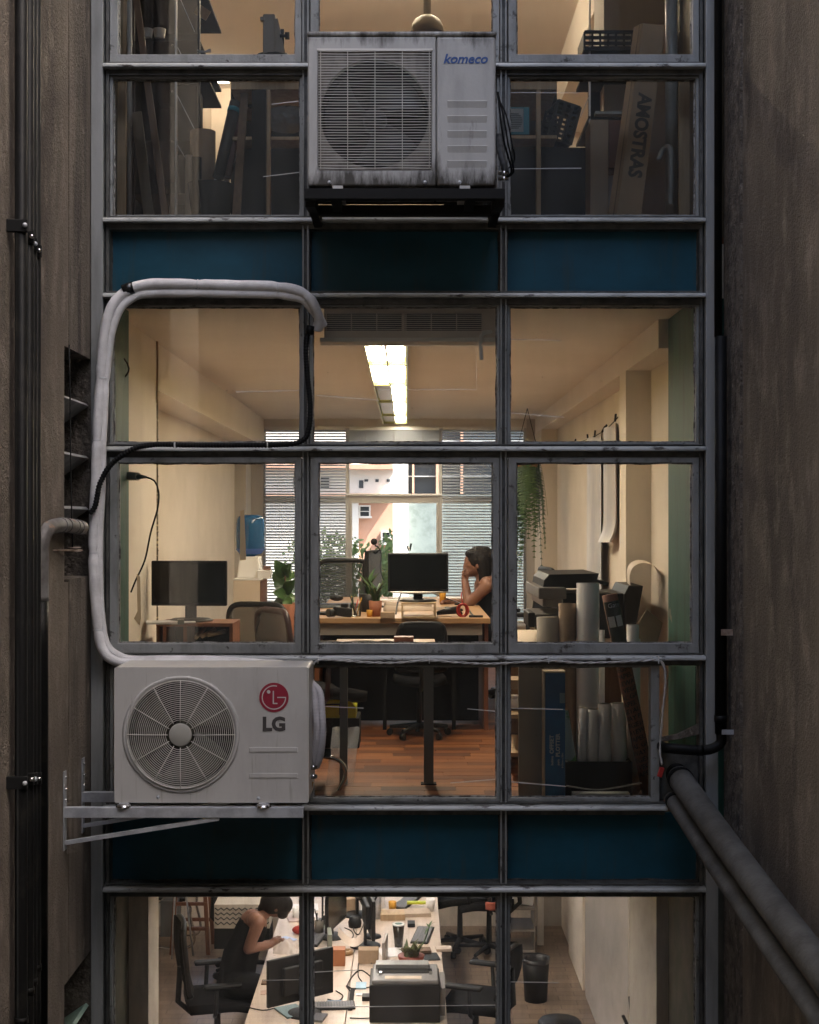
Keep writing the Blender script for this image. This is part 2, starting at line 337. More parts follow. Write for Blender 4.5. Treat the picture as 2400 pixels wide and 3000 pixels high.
for k in range(2):
    z0 = NZ0 - FF * k; z1 = NZ1 - FF * k
    t = thing('louvre_vent', ('dark louvred vent opening with three slanting slats beside the white hose' if k == 0 else 'dark vent opening at the foot of the left wall with a pale green slat'), 'vent', (WL, -.28, z0))
    G().box(-2.05, WL - .26, NY0, NY1, z0, z1).build('cavity_back', DARKH, t)
    for j, zz in enumerate((.76, .525, .297) if k == 0 else (.72, .45, .2)):
        gg = G().prism([(WL - .01, z0 + zz), (WL - .022, z0 + zz + .012), (WL - .20, z0 + zz - .11), (WL - .20, z0 + zz - .13)], NY0 + .004, NY1 - .004, 'y')
        gg.build('slat', M('slat_grey', (.33, .33, .32), .6, col2=(.2, .2, .19), ns=8) if k == 0 else M('slat_green', (.3, .42, .33), .5, col2=(.2, .3, .24), ns=8), t)
    G().box(WL - .25, WL + .001, NY1, NY1 + .028, z0, z1).build('edge_board', CONCR, t)
w = thing('concrete_wall', 'x', 'wall'); del w['category'], w['label']; w['kind'] = 'structure'; w.name = 'light_well_wall_right'; OFF[w.name] = Vector()
YC = -.235
e1 = jag(YC + .006, BOT, TOP + 1, .005, .035); e2 = jag(YC - .006, BOT, TOP + 1, .006, .035)
g = G().prism(e1 + [(.0, TOP + 1), (.0, BOT)], WR + .004, 2.1, 'x'); g.build('wall_edge_strip', CONCR, w)
g = G().prism([(-.33, BOT)] + [(-.33, TOP + 1)] + e2[::-1], WR + .002, 2.1, 'x'); g.build('wall_edge_strip', CONCR, w)
G().box(WR + .012, 2.1, -3.2, -.33, BOT, TOP + 1).build('wall_section', CONC, w)
G().box(WR + .06, 2.1, YC - .02, YC + .02, BOT, TOP).build('joint_backing', DARKH, w)
struct(G().box(-6, 6, -6.95, -6.7, BOT, 6.3), 'light_well_wall_opposite', M('courtyard_plaster', (.25, .255, .245), .9, col2=(.18, .18, .17), sc=(1, 1, .3), ns=2, bump=.3))
for s_, nm in ((-1, 'added_court_wall_left'), (1, 'added_court_wall_right')):  # unseen walls of a courtyard widened to let in more sky light
    struct(G().box(s_ * 4.2, s_ * 4.5, -6.7, -3.2, BOT, TOP), nm, MATS['courtyard_plaster'])
    struct(G().box(s_ * 2.1, s_ * 4.2, -3.4, -3.2, BOT, TOP), nm, MATS['courtyard_plaster'])
struct(G().box(-2.1, 2.1, 0.02, .1, FZ(-330), TOP), 'upper_facade_wall', CONC)
struct(G().box(-2.1, 2.1, 0.02, .4, BOT, FZ(3120)), 'lower_facade_wall', CONC)

# ---- rooms
def room(z, yb, xl, xr, wl_m, ce_m, hole=None, tag='', ch=2.37):
    struct(G().box(-2.9, 2.0, .06, yb + .25, z + ch, z + FF - .03), 'room_ceiling', ce_m)
    struct(G().box(xl - .3, xl, .3, yb + .2, z, z + ch), 'room_wall_left', wl_m)
    struct(G().box(xr, xr + .3, .3, yb + .2, z, z + ch), 'room_wall_right', wl_m)
    if hole:
        x0, x1, z0, z1 = hole
        w = thing('room_wall_back', 'x', 'x'); del w['category'], w['label']; w['kind'] = 'structure'
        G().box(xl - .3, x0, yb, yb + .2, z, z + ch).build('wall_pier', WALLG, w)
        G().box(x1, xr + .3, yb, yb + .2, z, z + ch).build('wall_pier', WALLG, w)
        G().box(x0, x1, yb, yb + .2, z, z + z0).build('wall_apron', wl_m, w)
        G().box(x0, x1, yb, yb + .2, z + z1, z + ch).build('wall_lintel', ce_m, w)
    else:
        struct(G().box(xl - .3, xr + .3, yb, yb + .2, z, z + ch), 'room_wall_back', wl_m)
YB = 7.65
room(0, YB, -1.66, 1.405, WALL, CEIL, (-1.43, 1.175, .34, 2.285))
room(-FF, YB, -2.5, 1.52, WALL, CEIL, (-2.2, 1.25, .55, 2.2))
room(FF, 5.6, -1.66, 1.52, WALL, CEIL, None)
# floors: a sheet with real planks laid where they can be told apart
PARQ = tex_mat('parquet_red', 'b', (.20, .075, .028), (.13, .045, .018), (.04, .015, .008), 3.2, .55, .1, bw=.9, rh=.22, mort=.008)
PARQL = tex_mat('parquet_lower', 'b', (.34, .25, .18), (.25, .17, .115), (.09, .06, .04), 3.2, .3, .1, bw=.9, rh=.35, mort=.01)
fl = struct(G().box(-2.0, 2.0, .06, YB + .25, -.03, -.004), 'room_floor', PARQ)
struct(G().box(-2.9, 2.0, .06, YB + .25, -.03 - FF, -FF), 'room_floor', PARQL)
struct(G().box(-2.0, 2.0, .06, 5.85, -.03 + FF, FF), 'room_floor', PARQ)
pm = [M('plank_%d' % i, c, .52, col2=tuple(q * .72 for q in c), sc=(2, 22, 1), ns=3, spec=.3) for i, c in enumerate([(.23, .083, .03), (.19, .066, .024), (.145, .05, .02), (.27, .105, .038), (.1, .036, .017)])]
y = .22; row = 0
while y < 3.35:
    x = -.75 - random.random() * .4; hh = .105
    while x < 1.05:
        ln = random.choice((.3, .38, .45))
        G().box(x + .001, x + ln - .001, y + .001, y + hh - .001, -.02, random.uniform(0, .0012)).build('plank', random.choice(pm[:4] if random.random() < .86 else pm[4:]), fl)
        x += ln
    y += hh; row += 1
# inner corners by the window (green jambs), beams and piers
for k, (ml, mr_) in enumerate(((GREEN, GREEN), (M('jamb_dark', (.06, .065, .05), .8, col2=(.11, .1, .08), ns=6), M('jamb_dark', (.06, .065, .05), .8)), (M('jamb_board', (.16, .125, .08), .8, col2=(.1, .085, .06), sc=(5, 5, .5), ns=4), M('jamb_board', (.2, .1, .1), .8)))):
    z = (0, -FF, FF)[k]
    struct(G().box(-2.9, -1.35, .07, .47, z - .2, z + 2.37), 'jamb_left', ml)
    struct(G().box(1.31, 1.98, .07, .74, z - .2, z + 2.37), 'jamb_right', mr_)
struct(G().box(-1.66, -1.42, .47, 1.64, 0, 2.37), 'partition_left', WALL)
struct(G().box(-1.66, -1.421, 1.64, YB, 2.10, 2.37), 'beam_left', CEIL)
struct(G().box(1.26, 1.405, .74, YB, 2.225, 2.37), 'beam_right', CEIL)
struct(G().box(1.26, 1.405, 1.8, 2.05, 0, 2.225), 'pier_right', WALL)
struct(G().box(1.255, 1.405, 6.95, YB, 0, 2.225), 'pier_back_right', WALL)
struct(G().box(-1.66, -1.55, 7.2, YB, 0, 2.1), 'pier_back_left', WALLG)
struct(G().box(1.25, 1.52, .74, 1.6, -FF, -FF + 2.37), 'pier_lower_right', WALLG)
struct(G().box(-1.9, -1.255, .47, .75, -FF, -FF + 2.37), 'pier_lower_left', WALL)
struct(G().box(1.2, 1.52, .74, 5.6, FF + 2.0, FF + 2.37), 'beam_upper_right', CEIL)
struct(G().box(1.05, 1.52, 1.2, 1.6, FF, FF + 2.37), 'pier_upper_right', WALLG)

# ================================================================ STEEL WINDOW WALL
def jitter_bead(x0, x1, z0, z1, y, amp=.004, wd=.009, sides='btlr'):
    g = G()
    def strip(a, b, vert, inward):
        n = max(6, int(abs(b - a) / .018)); pts = []
        base = {'b': z0, 't': z1, 'l': x0, 'r': x1}[inward]
        sg = 1 if inward in 'bl' else -1
        vs = []
        for i in range(n + 1):
            q = a + (b - a) * i / n; e = base + sg * max(.001, wd * .6 + amp * .9 * noise.noise(Vector((q * 7, base * 5, 3))) + amp * .5 * noise.noise(Vector((q * 31, base * 9, 8))))
            for yy in (y - .005 + random.uniform(-.001, .001), y):
                for o in (base - sg * .002, e): vs.append((o, yy, q) if vert else (q, yy, o))
        fs = []
        for i in range(n):
            k = i * 4; fs += [(k, k + 1, k + 5, k + 4), (k + 1, k + 3, k + 7, k + 5), (k + 2, k, k + 4, k + 6)]
        g.add(vs, fs)
    if 'b' in sides: strip(x0, x1, False, 'b')
    if 't' in sides: strip(x0, x1, False, 't')
    if 'l' in sides: strip(z0, z1, True, 'l')
    if 'r' in sides: strip(z0, z1, True, 'r')
    return g
MU = (898, 1475)                                    # mullion centres, px
EX0, EX1 = 314, 2056
def ledge(ww, yc, x0=EX0, x1=EX1, deep=.066):
    zt, zb = FZ(yc - 7), FZ(yc + 7)
    g = G().prism([(-deep, zb), (-deep, zt - .011), (-deep + .009, zt - .001), (.03, zt + .005), (.03, zb)], FX(x0 - 4), FX(x1 + 4), 'x')
    g.build('ledge', LEDGE, ww, bevel=.0025)
    G().box(FX(x0), FX(x1), -.028, .05, FZ(yc + 7), FZ(yc + 24)).build('header_bar', GREYD, ww, bevel=.002)
    G().box(FX(x0), FX(x1), -.036, .04, FZ(yc - 7) + .004, FZ(yc - 14)).build('sill_bar', GREYD, ww, bevel=.002)
def mullions(ww, y0, y1):
    for m in MU:
        G().box(FX(m - 11), FX(m + 11), -.018, .05, FZ(y1), FZ(y0)).build('mullion', GREYD, ww)
        for q in (-8, 6): G().box(FX(m + q - 2.4), FX(m + q + 2.4), -.034, -.017, FZ(y1), FZ(y0)).build('mullion_rib', GREY, ww, bevel=.001)
    for a, b in ((EX0, EX0 + 10), (EX1 - 10, EX1)): G().box(FX(a), FX(b), -.03, .05, FZ(y1), FZ(y0)).build('edge_bar', GREYD, ww, bevel=.002)
BAYS = ((EX0 + 10, MU[0] - 11), (MU[0] + 11, MU[1] - 11), (MU[1] + 11, EX1 - 10))
def fixed_row(ww, y0, y1, bays=BAYS, side=8, bot=6, gm=None):
    for i, (a, b) in enumerate(bays):
        x0, x1, z0, z1 = FX(a), FX(b), FZ(y1), FZ(y0)
        g = G()
        for q in ((x0, x0 + side / 650, z0, z1), (x1 - side / 650, x1, z0, z1), (x0 + side / 650, x1 - side / 650, z0, z0 + bot / 650), (x0 + side / 650, x1 - side / 650, z1 - 5 / 650, z1)):
            gg = G().box(q[0], q[1], -.012, .04, q[2], q[3]); gg.build('glazing_bar', GREY, ww, bevel=.0015)
        p = G().box(x0 + .004, x1 - .004, .020, .024, z0 + .002, z1 - .002).build('pane', gm or GLASS, ww)
        jitter_bead(x0 + side / 650, x1 - side / 650, z0 + bot / 650, z1 - 5 / 650, .0195).build('putty', PUTTY, p)
def sash_row(ww, y0, y1, bot=30, side=24, top=16):
    for i, (a, b) in enumerate(BAYS):
        x0, x1, z0, z1 = FX(a + 2), FX(b - 2), FZ(y1 - 2), FZ(y0 + 1)
        s, bb, tt = side / 650, bot / 650, top / 650
        g = G()
        o = [(x0, z0), (x1, z0), (x1, z1), (x0, z1)]; n_ = [(x0 + s, z0 + bb), (x1 - s * .8, z0 + bb), (x1 - s * .8, z1 - tt), (x0 + s, z1 - tt)]
        yf, yb_ = -.034, .03
        vs = [(x, yf, z) for x, z in o] + [(x, yf, z) for x, z in n_] + [(x, yb_, z) for x, z in o] + [(x, yb_, z) for x, z in n_]
        fs = []
        for k in range(4):
            j = (k + 1) % 4; fs += [(k, j, 4 + j, 4 + k), (8 + k, 12 + k, 12 + j, 8 + j), (k, 8 + k, 8 + j, j), (4 + k, 4 + j, 12 + j, 12 + k)]
        sa = g.add(vs, fs).build('sash', GREY, ww, bevel=.003)
        G().box(x0 + s - .003, x1 - s * .8 + .003, -.004, .0, z0 + bb - .003, z1 - tt + .003).build('pane', GLASS, sa)
        jitter_bead(x0 + s, x1 - s * .8, z0 + bb, z1 - tt, -.0045, .005, .008).build('putty', PUTTY, sa)
def spandrels(ww, y0, y1):
    for i, (a, b) in enumerate(BAYS):
        G().box(FX(a), FX(b), .03, .05, FZ(y1), FZ(y0)).build('spandrel_panel', BLUE, ww)
        jitter_bead(FX(a), FX(b), FZ(y1), FZ(y0), .0295, .006, .008, 'blr').build('putty', M('grime', (.03, .028, .025), .95, col2=(.1, .09, .08), ns=40), ww)
up = thing('window_wall', 'grey steel window bays of the top storey behind the square-grilled outdoor unit', 'window wall', (0, 0, FZ(651)))
sash_row(up, -340, 195, 27); mullions(up, -340, 645); ledge(up, 202); ledge(up, 651)
fixed_row(up, 226, 637, gm=GLASSU)
mid = thing('window_wall', 'grey steel window bays of the middle office storey with blue panels above', 'window wall', (0, 0, FZ(2360)))
spandrels(mid, 675, 856); mullions(mid, 665, 2353)
for q in (870, 1316, 1924): ledge(mid, q)
ledge(mid, 2360, EX0, 1945)
fixed_row(mid, 894, 1302)
sash_row(mid, 1340, 1915)
fixed_row(mid, 1948, 2346, BAYS[:2] + ((MU[1] + 11, 1930),), 9, 9)
low = thing('window_wall', 'grey steel window bays of the lowest storey above the littered long desk', 'window wall', (0, 0, FZ(2597)))
spandrels(low, 2384, 2583); mullions(low, 2370, 3130); ledge(low, 2597)
fixed_row(low, 2621, 3125, gm=GLASSL)
# boarded corner where the drain pipe enters
G().box(FX(1930), FX(2046), .01, .03, FZ(2346), FZ(2200)).build('blanking_board', GREYD, mid, bevel=.002)
G().box(FX(1930), FX(2046), .022, .028, FZ(2200), FZ(1948)).build('pane', GLASS, mid)
G().box(FX(1905), FX(1930), -.02, .05, FZ(2350), FZ(1945)).build('glazing_bar', GREY, mid, bevel=.002)
g = G().prism([(FX(1935), FZ(2160)), (FX(1985), FZ(2150)), (FX(2046), FZ(2120)), (FX(2046), FZ(2150)), (FX(1985), FZ(2165)), (FX(1935), FZ(2172))], -.012, .01)
g.build('mortar_lump', CONCR, mid)
for x0, x1, lb in ((274, 309, 'tall flat grey steel post at the left edge of the windows'), (2061, 2097, 'tall flat grey steel post at the right edge of the windows')):
    G().box(FX(x0), FX(x1), -.055, .02, FZ(3130), FZ(-340)).build('steel_post', GREYL, bevel=.004, label=lb, cat='post')
# thin pale lines on the glass
SCR = sheer('glass_line', (.85, .83, .8), .55)
for (xa, ya, xb, yb, pr) in ((690, 1147, 880, 1143, mid), (925, 1157, 1110, 1172, mid), (1110, 1141, 1395, 1140, mid), (1395, 980, 1397, 1145, mid), (1495, 993, 1645, 996, mid), (1490, 1208, 1655, 1222, mid), (1150, 905, 1395, 902, mid), (1370, 2078, 1462, 2086, mid), (1496, 2076, 1650, 2080, mid), (1320, 2296, 1462, 2284, mid), (1492, 2292, 1660, 2306, mid), (930, 2070, 1065, 2076, mid), (1478, 268, 1700, 269, up), (1478, 492, 1705, 490, up), (770, 515, 885, 501, up), (795, 302, 885, 292, up), (770, 2876, 885, 2873, low), (910, 2852, 1050, 2845, low), (910, 2955, 1460, 2948, low), (1490, 2880, 1640, 2882, low)):
    G().beam((FX(xa), .0165, FZ(ya)), (FX(xb), .0165, FZ(yb)), .001, .0035).build('glass_line', SCR, pr)
# ================================================================ OUTDOOR UNITS
def rings(g, c, radii, r, y, n=72):
    for q in radii: g.tube([(c[0] + q * math.cos(2 * math.pi * i / n), y, c[1] + q * math.sin(2 * math.pi * i / n)) for i in range(n + 1)], r, 5, False)
    return g
def plate_with_hole(x0, x1, z0, z1, c, rad, y, yt, n=48, square=None):
    g = G(); outer = []; inner = []
    for i in range(n):
        a = 2 * math.pi * i / n; ca, sa = math.cos(a), math.sin(a); inner.append((c[0] + rad * ca, c[1] + rad * sa))
        t = min((((x1 if ca > 0 else x0) - c[0]) / ca) if abs(ca) > 1e-6 else 9, (((z1 if sa > 0 else z0) - c[1]) / sa) if abs(sa) > 1e-6 else 9)
        outer.append((c[0] + ca * t, c[1] + sa * t))
    for corner in ((x0, z0), (x1, z0), (x1, z1), (x0, z1)):
        k = min(range(n), key=lambda i: (outer[i][0] - corner[0]) ** 2 + (outer[i][1] - corner[1]) ** 2); outer[k] = corner
    vs = [(x, y, z) for x, z in outer] + [(x, y, z) for x, z in inner] + [(x, yt, z) for x, z in inner]
    fs = [(i, (i + 1) % n, n + (i + 1) % n, n + i) for i in range(n)]
    g.add(vs, fs); g.add(vs, [(n + i, n + (i + 1) % n, 2 * n + (i + 1) % n, 2 * n + i) for i in range(n)], True)
    return g
def fan(name, c, y, r, parent, mat):
    o = G()
    for k in range(3):
        a0 = k * 2 * math.pi / 3 + .4
        def fn(u, v, a0=a0):
            rr = r * (.2 + .8 * u); a = a0 + v * 1.5 - u * .35; return (c[0] + rr * math.cos(a), y + .05 * (v - .5), c[1] + rr * math.sin(a))
        o = G().sheet(fn, 8, 8); o.build('fan_blade', mat, parent, solid=.004)
    G().lathe([(.001, -.045), (r * .2, -.04), (r * .24, -.0), (r * .24, .05)], (c[0], y, c[1]), 24, 'y').build('fan_hub', mat, parent)
# ---- unit with the round grille on the bracket, lower left
k = 5.88 / F
x0, x1, z1, z0 = (335 - VX) * k, (905 - VX) * k, ZC - (1955 - VY) * k, ZC - (2352 - VY) * k
yf, yb = -.52, -.215
lg = thing('outdoor_unit', 'clean beige-white outdoor unit with round wire grille and red logo disc on a wall bracket', 'air conditioner', ((x0 + x1) / 2, yf, z0))
c = ((531 - VX) * k, ZC - (2151 - VY) * k); Rg = 160 * k
bx1 = x0 + .56
body = plate_with_hole(x0, x1, z0, z1, c, Rg + .012, yf, yf + .05)
body.add([(x0, yf, z0), (x1, yf, z0), (x1, yf, z1), (x0, yf, z1), (x0, yb, z0), (x1, yb, z0), (x1, yb, z1), (x0, yb, z1)], [(0, 4, 5, 1), (3, 2, 6, 7), (0, 3, 7, 4), (1, 5, 6, 2), (4, 7, 6, 5)])
bo = body.build('casing', ACW, lg)
bm = bmesh.new(); bm.from_mesh(bo.data); bmesh.ops.remove_doubles(bm, verts=bm.verts, dist=.0006); bm.to_mesh(bo.data); bm.free()
md = bo.modifiers.new('bevel', 'BEVEL'); md.width = .009; md.segments = 3; md.limit_method = 'ANGLE'; md.angle_limit = R(60)
G().lathe([(Rg + .013, .004), (Rg + .016, -.004), (Rg + .011, -.007), (Rg + .002, -.006), (Rg - .002, .0), (Rg - .004, .03)], (c[0], yf, c[1]), 72, 'y').build('grille_collar', ACW, lg)
G().box(x0 + .02, x1 - .26, yf + .06, yb - .01, z0 + .01, z1 - .01).build('fan_chamber', DARKH, lg) if False else G().disc((c[0], yf + .16, c[1]), Rg + .03, 48).build('chamber_back', M('coil_dark', (.012, .011, .009), .7), lg)
G().lathe([(Rg + .012, .05), (Rg - .005, .10), (Rg - .005, .16)], (c[0], yf, c[1]), 64, 'y').build('fan_shroud', M('shroud_olive', (.05, .048, .036), .6), lg)
fan('fan', c, yf + .09, Rg * .93, lg, M('fan_beige', (.085, .082, .06), .55))
gr = rings(G(), c, [Rg * q for q in (.985, )], .003, yf - .012).build('grille_rim', WIRE, lg)
for q in range(1, 21):
    rings(G(), c, [Rg * (.235 + .75 * q / 21)], .0014, yf - .012 - .010 * (1 - (q / 21) ** 2)).build('grille_ring', WIRE, gr)
for q in range(12):
    a = q * math.pi / 6; pts = [(c[0] + Rg * f * math.cos(a), yf - .0145 - .010 * (1 - ((f - .235) / .75) ** 2 if f > .235 else 1), c[1] + Rg * f * math.sin(a)) for f in (.23, .4, .6, .8, 1.0)]
    G().tube(pts, .0019, 5).build('grille_spoke', WIRE, gr)
G().lathe([(.0, -.027), (Rg * .19, -.0268), (Rg * .205, -.025), (Rg * .212, -.018)], (c[0], yf, c[1]), 40, 'y').build('grille_hub', M('hub_plate', (.36, .35, .31), .45), lg)
# logo disc, face mark and letters
lc = ((803 - VX) * k, ZC - (2043 - VY) * k); Rl = 43 * k
ld = G().lathe([(.0, -.0022), (Rl, -.0022), (Rl, .0)], (lc[0], yf, lc[1]), 48, 'y', False).build('logo_disc', LOGOR, lg)
LM = M('logo_white', (.55, .52, .5), .5)
def arc(cc, r, a0, a1, w, n=40):
    g = G(); vs = []
    for i in range(n + 1):
        a = R(a0 + (a1 - a0) * i / n)
        for q in (r - w, r): vs.append((cc[0] + q * math.cos(a), yf - .0034, cc[1] + q * math.sin(a)))
    return g.add(vs, [(2 * i, 2 * i + 1, 2 * i + 3, 2 * i + 2) for i in range(n)])
arc(lc, Rl * .83, 75, 360, Rl * .07).build('logo_line', LM, ld)
G().box(lc[0] + Rl * .22, lc[0] + Rl * .83, yf - .0036, yf - .003, lc[1] - Rl * .035, lc[1] + Rl * .035).build('logo_line', LM, ld)
G().box(lc[0] - Rl * .08, lc[0] + Rl * .0, yf - .0036, yf - .003, lc[1] - Rl * .45, lc[1] + Rl * .45).build('logo_line', LM, ld)
G().box(lc[0] + Rl * .0, lc[0] + Rl * .24, yf - .0036, yf - .003, lc[1] - Rl * .45, lc[1] - Rl * .37).build('logo_line', LM, ld)
G().disc((lc[0] - Rl * .36, yf - .0036, lc[1] + Rl * .38), Rl * .12, 20).build('logo_dot', LM, ld)
text('logo_letters', 'LG', LOGOG, lg, .078, Matrix.Translation(((803 - VX) * k, yf - .0012, ZC - (2123 - VY) * k)) @ FACE, bold=.0035, sx=1.02)
for yy in (2196, 2272):
    G().box((730 - VX) * k, (873 - VX) * k, yf - .003, yf + .001, ZC - (yy + 7 - VY) * k, ZC - (yy - 7 - VY) * k).build('pressed_bar', ACW, lg, bevel=.0028, seg=3)
for xx, yy in ((463, 2335), (757, 2338)): G().lathe([(0, -.005), (.006, -.004), (.0075, 0)], ((xx - VX) * k, yf, ZC - (yy - VY) * k), 12, 'y').build('screw', STEEL, lg)
for xx in (365, 773): G().lathe([(0, .012), (.024, .010), (.033, .002), (.033, -.003)], ((xx - VX) * k, yf - .012, z0 - .012), 20, 'z').build('foot_clamp', CHROME, lg)
for xx in (365, 773): G().box((xx - VX) * k - .02, (xx - VX) * k + .02, yf - .02, yb, z0 - .012, z0).build('foot_rail', STEEL, lg)
br = thing('wall_bracket', 'pale steel wall bracket holding the round-grilled outdoor unit', 'bracket', (WL, -.35, z0 - .1))
for yy, zz, xe in ((-.535, z0 - .0265, -.43), (-.205, z0 - .0265, -.43)):
    G().box(WL + .004, xe, yy - .016, yy + .016, zz - .030, zz + .0125).build('arm', STEEL, br, bevel=.002)
    G().box(WL + .001, WL + .006, yy - .02, yy + .02, zz - .165, zz + .16).build('wall_plate', STEEL, br)
    G().beam((WL + .006, yy, zz - .135), (WL + .64, yy, zz - .034), .02, .016).build('brace', STEEL, br)
    for q in (.04, .085, .135): G().ball((WL + .008, yy, zz + q), .006, 8).build('bolt', CHROME, br)
# ---- old unit with the square grille, top
k = 5.82 / F
x0, x1, z1, z0 = (902 - VX) * k, (1453 - VX) * k, ZC - (106 - VY) * k, ZC - (546 - VY) * k
yf, yb = -.58, -.28
ko = thing('outdoor_unit', 'dirty older outdoor unit with square slatted grille and blue lettering above the middle window', 'air conditioner', ((x0 + x1) / 2, yf, z0))
gx0, gx1, gz1, gz0 = (932 - VX) * k, (1265 - VX) * k, ZC - (147 - VY) * k, ZC - (498 - VY) * k
xs = (1278 - VX) * k
g = G(); yi = yf + .045
for q in ((x0, xs - .001, gz1, z1), (x0, xs - .001, z0, gz0), (x0, gx0, gz0, gz1), (gx1, xs - .001, gz0, gz1)):
    pass
ring_o = [(x0, z0), (xs - .001, z0), (xs - .001, z1), (x0, z1)]; ring_i = [(gx0, gz0), (gx1, gz0), (gx1, gz1), (gx0, gz1)]
vs = [(x, yf, z) for x, z in ring_o] + [(x, yf, z) for x, z in ring_i] + [(x, yf + .012, z) for x, z in ring_i] + [(x, yb, z) for x, z in ring_o]
fs = []
for i in range(4):
    j = (i + 1) % 4; fs += [(i, j, 4 + j, 4 + i), (4 + i, 4 + j, 8 + j, 8 + i), (i, 12 + i, 12 + j, j)]
fs.append((12, 15, 14, 13))
G().add(vs, fs).build('casing', ACOLD, ko, bevel=.008, seg=3)
cc = ((1097 - VX) * k, ZC - (330 - VY) * k); Rk = 160 * k
plate_with_hole(gx0, gx1, gz0, gz1, cc, Rk, yf + .013, yf + .05).build('fan_plate', ACPLATE, ko)
G().disc((cc[0], yf + .17, cc[1]), Rk + .04, 40).build('chamber_back', DARKH, ko)
G().lathe([(Rk, .05), (Rk, .17)], (cc[0], yf, cc[1]), 48, 'y').build('fan_shroud', DARKH, ko)
fan('fan', cc, yf + .11, Rk * .93, ko, M('fan_black', (.012, .012, .012), .5))
gr = G().box(gx0 - .004, gx1 + .004, yf - .004, yf + .006, gz1 - .002, gz1 + .006).build('grille_frame', WIRE, ko)
for q in range(44):
    zz = gz1 - .006 - (gz1 - gz0 - .012) * q / 43
    n = 14; dz = random.uniform(-.0012, .0012)
    G().tube([(gx0 + .002 + (gx1 - gx0 - .004) * i / n, yf - .006 - .001 * random.random(), zz + dz * math.sin(i * .5) + random.uniform(-.0004, .0004)) for i in range(n + 1)], .00155, 5).build('grille_wire', WIRE, gr)
for xx in (940, 1019, 1099, 1179, 1258): G().cyl(((xx - VX) * k, yf - .003, gz0 + .003), ((xx - VX) * k, yf - .003, gz1 - .003), .0016, n=5).build('grille_upright', WIRE, gr)
G().box(xs + .001, x1, yf - .001, yb, z0, z1).build('service_panel', ACOLD, ko, bevel=.012, seg=3)
G().box(x0 - .004, x1 + .004, yf - .006, yb - .004, z1, z1 + .02).build('lid', ACOLD, ko, bevel=.012, seg=3)
for q in range(5):
    yy = 306 + q * 43.8
    cx0, cx1, cz0, cz1 = (1311 - VX) * k, (1427 - VX) * k, ZC - (yy + 11 - VY) * k, ZC - (yy - 11 - VY) * k
    G().prism([(yf - .0008, cz0), (yf - .0065, cz1 - .003), (yf - .0055, cz1), (yf - .0008, cz1)], cx0, cx1, 'x').build('pressed_louvre', ACOLD, ko, bevel=.002, seg=3)
text('brand_letters', 'komeco', LOGOB, ko, .054, Matrix.Translation(((1363 - VX) * k, yf - .0025, ZC - (174 - VY) * k)) @ FACE, bold=.0013, shear=.28, sx=1.02)
for xx, yy in ((1245, 534), (1347, 534), (965, 534)): G().lathe([(0, -.006), (.006, -.005), (.008, 0)], ((xx - VX) * k, yf, ZC - (yy - VY) * k), 12, 'y').build('screw', STEEL, ko)
for xx in (990, 1362): G().box((xx - 15 - VX) * k, (xx + 15 - VX) * k, yf - .01, yb, z0 - .012, z0 + .001).build('foot', ACW, ko)
sh = thing('wall_bracket', 'black steel shelf bracket under the square-grilled outdoor unit', 'bracket', (0, 0, z0 - .14))
bx0, bx1, bz1 = (893 - VX) * k, (1479 - VX) * k, z0 - .013
G().box(bx0, bx1, yf - .02, yf + .02, bz1 - .042, bz1).build('front_bar', BLACKM, sh, bevel=.002)
G().box(bx0, bx1, yb - .02, yb + .02, bz1 - .042, bz1).build('rear_bar', BLACKM, sh, bevel=.002)
for xx in (bx0 + .02, bx1 - .02):
    G().box(xx - .018, xx + .018, yf + .02, -.03, bz1 - .042, bz1).build('side_bar', BLACKM, sh, bevel=.002)
    G().beam((xx, yf + .03, bz1 - .05), (xx, -.05, FZ(640)), .04, .03).build('brace', BLACKM, sh)
    G().box(xx - .022, xx + .022, -.05, -.03, FZ(644), bz1).build('wall_leg', BLACKM, sh)
for xx in (-.3, .26): G().box(xx - .02, xx + .02, yf + .02, yb - .02, bz1 - .03, bz1 - .006).build('cross_rail', BLACKM, sh)
G().box(-.42, .3, yb + .01, yb + .03, z0 + .0, z0 + .5).build('rear_plate', BLACKM, ko)
# wiring hanging on the right flank of the old unit
for i, (dx, dy, lab) in enumerate(((0, 0, 'slim black cable looping down the right flank of the old unit, nearest the casing'), (.016, .02, 'black cable bulging farthest out on the right flank of the old unit'), (.006, .05, 'short black cable ending at the valves right of the old unit'))):
    pts = [P(1459 + i * 2, 270 + i * 12, 6.0 + dy), P(1466 + i * 9, 340, 5.96 + dy), P(1476 + i * 13, 410 + i * 10, 5.95 + dy), P(1492 + i * 8, 470, 5.97 + dy), P(1500 + i * 5 - (i == 2) * 30, 505, 5.99 + dy), P(1480, 522, 6.02 + dy)]
    G().tube(smooth_path(pts, .02), .0045 - .0006 * i, 7).build('cable', BLACKP, label=lab, cat='cable')
pts = smooth_path([P(1462, 395, 6.02), P(1466, 440, 6.0), P(1476, 480, 6.0), P(1484, 515, 6.03)], .006)
G().tube(pts, [.016 * (1 + .08 * math.sin(i * 1.6)) for i in range(len(pts))], 10).build('drain_hose', M('hose_grey', (.12, .12, .12), .7), label='short ribbed grey hose beside the valves of the old unit', cat='hose')
vl = thing('valve', 'small brass service valves low on the right flank of the old unit', 'valve', P(1474, 520, 6.0))
for yy in (508, 524): G().cyl(P(1460, yy, 6.0), P(1490, yy, 6.0), .008, n=10).build('valve_body', CHROME, vl); G().cyl(P(1477, yy - 6, 5.98), P(1477, yy + 6, 5.98), .012, n=6).build('valve_nut', CHROME, vl)

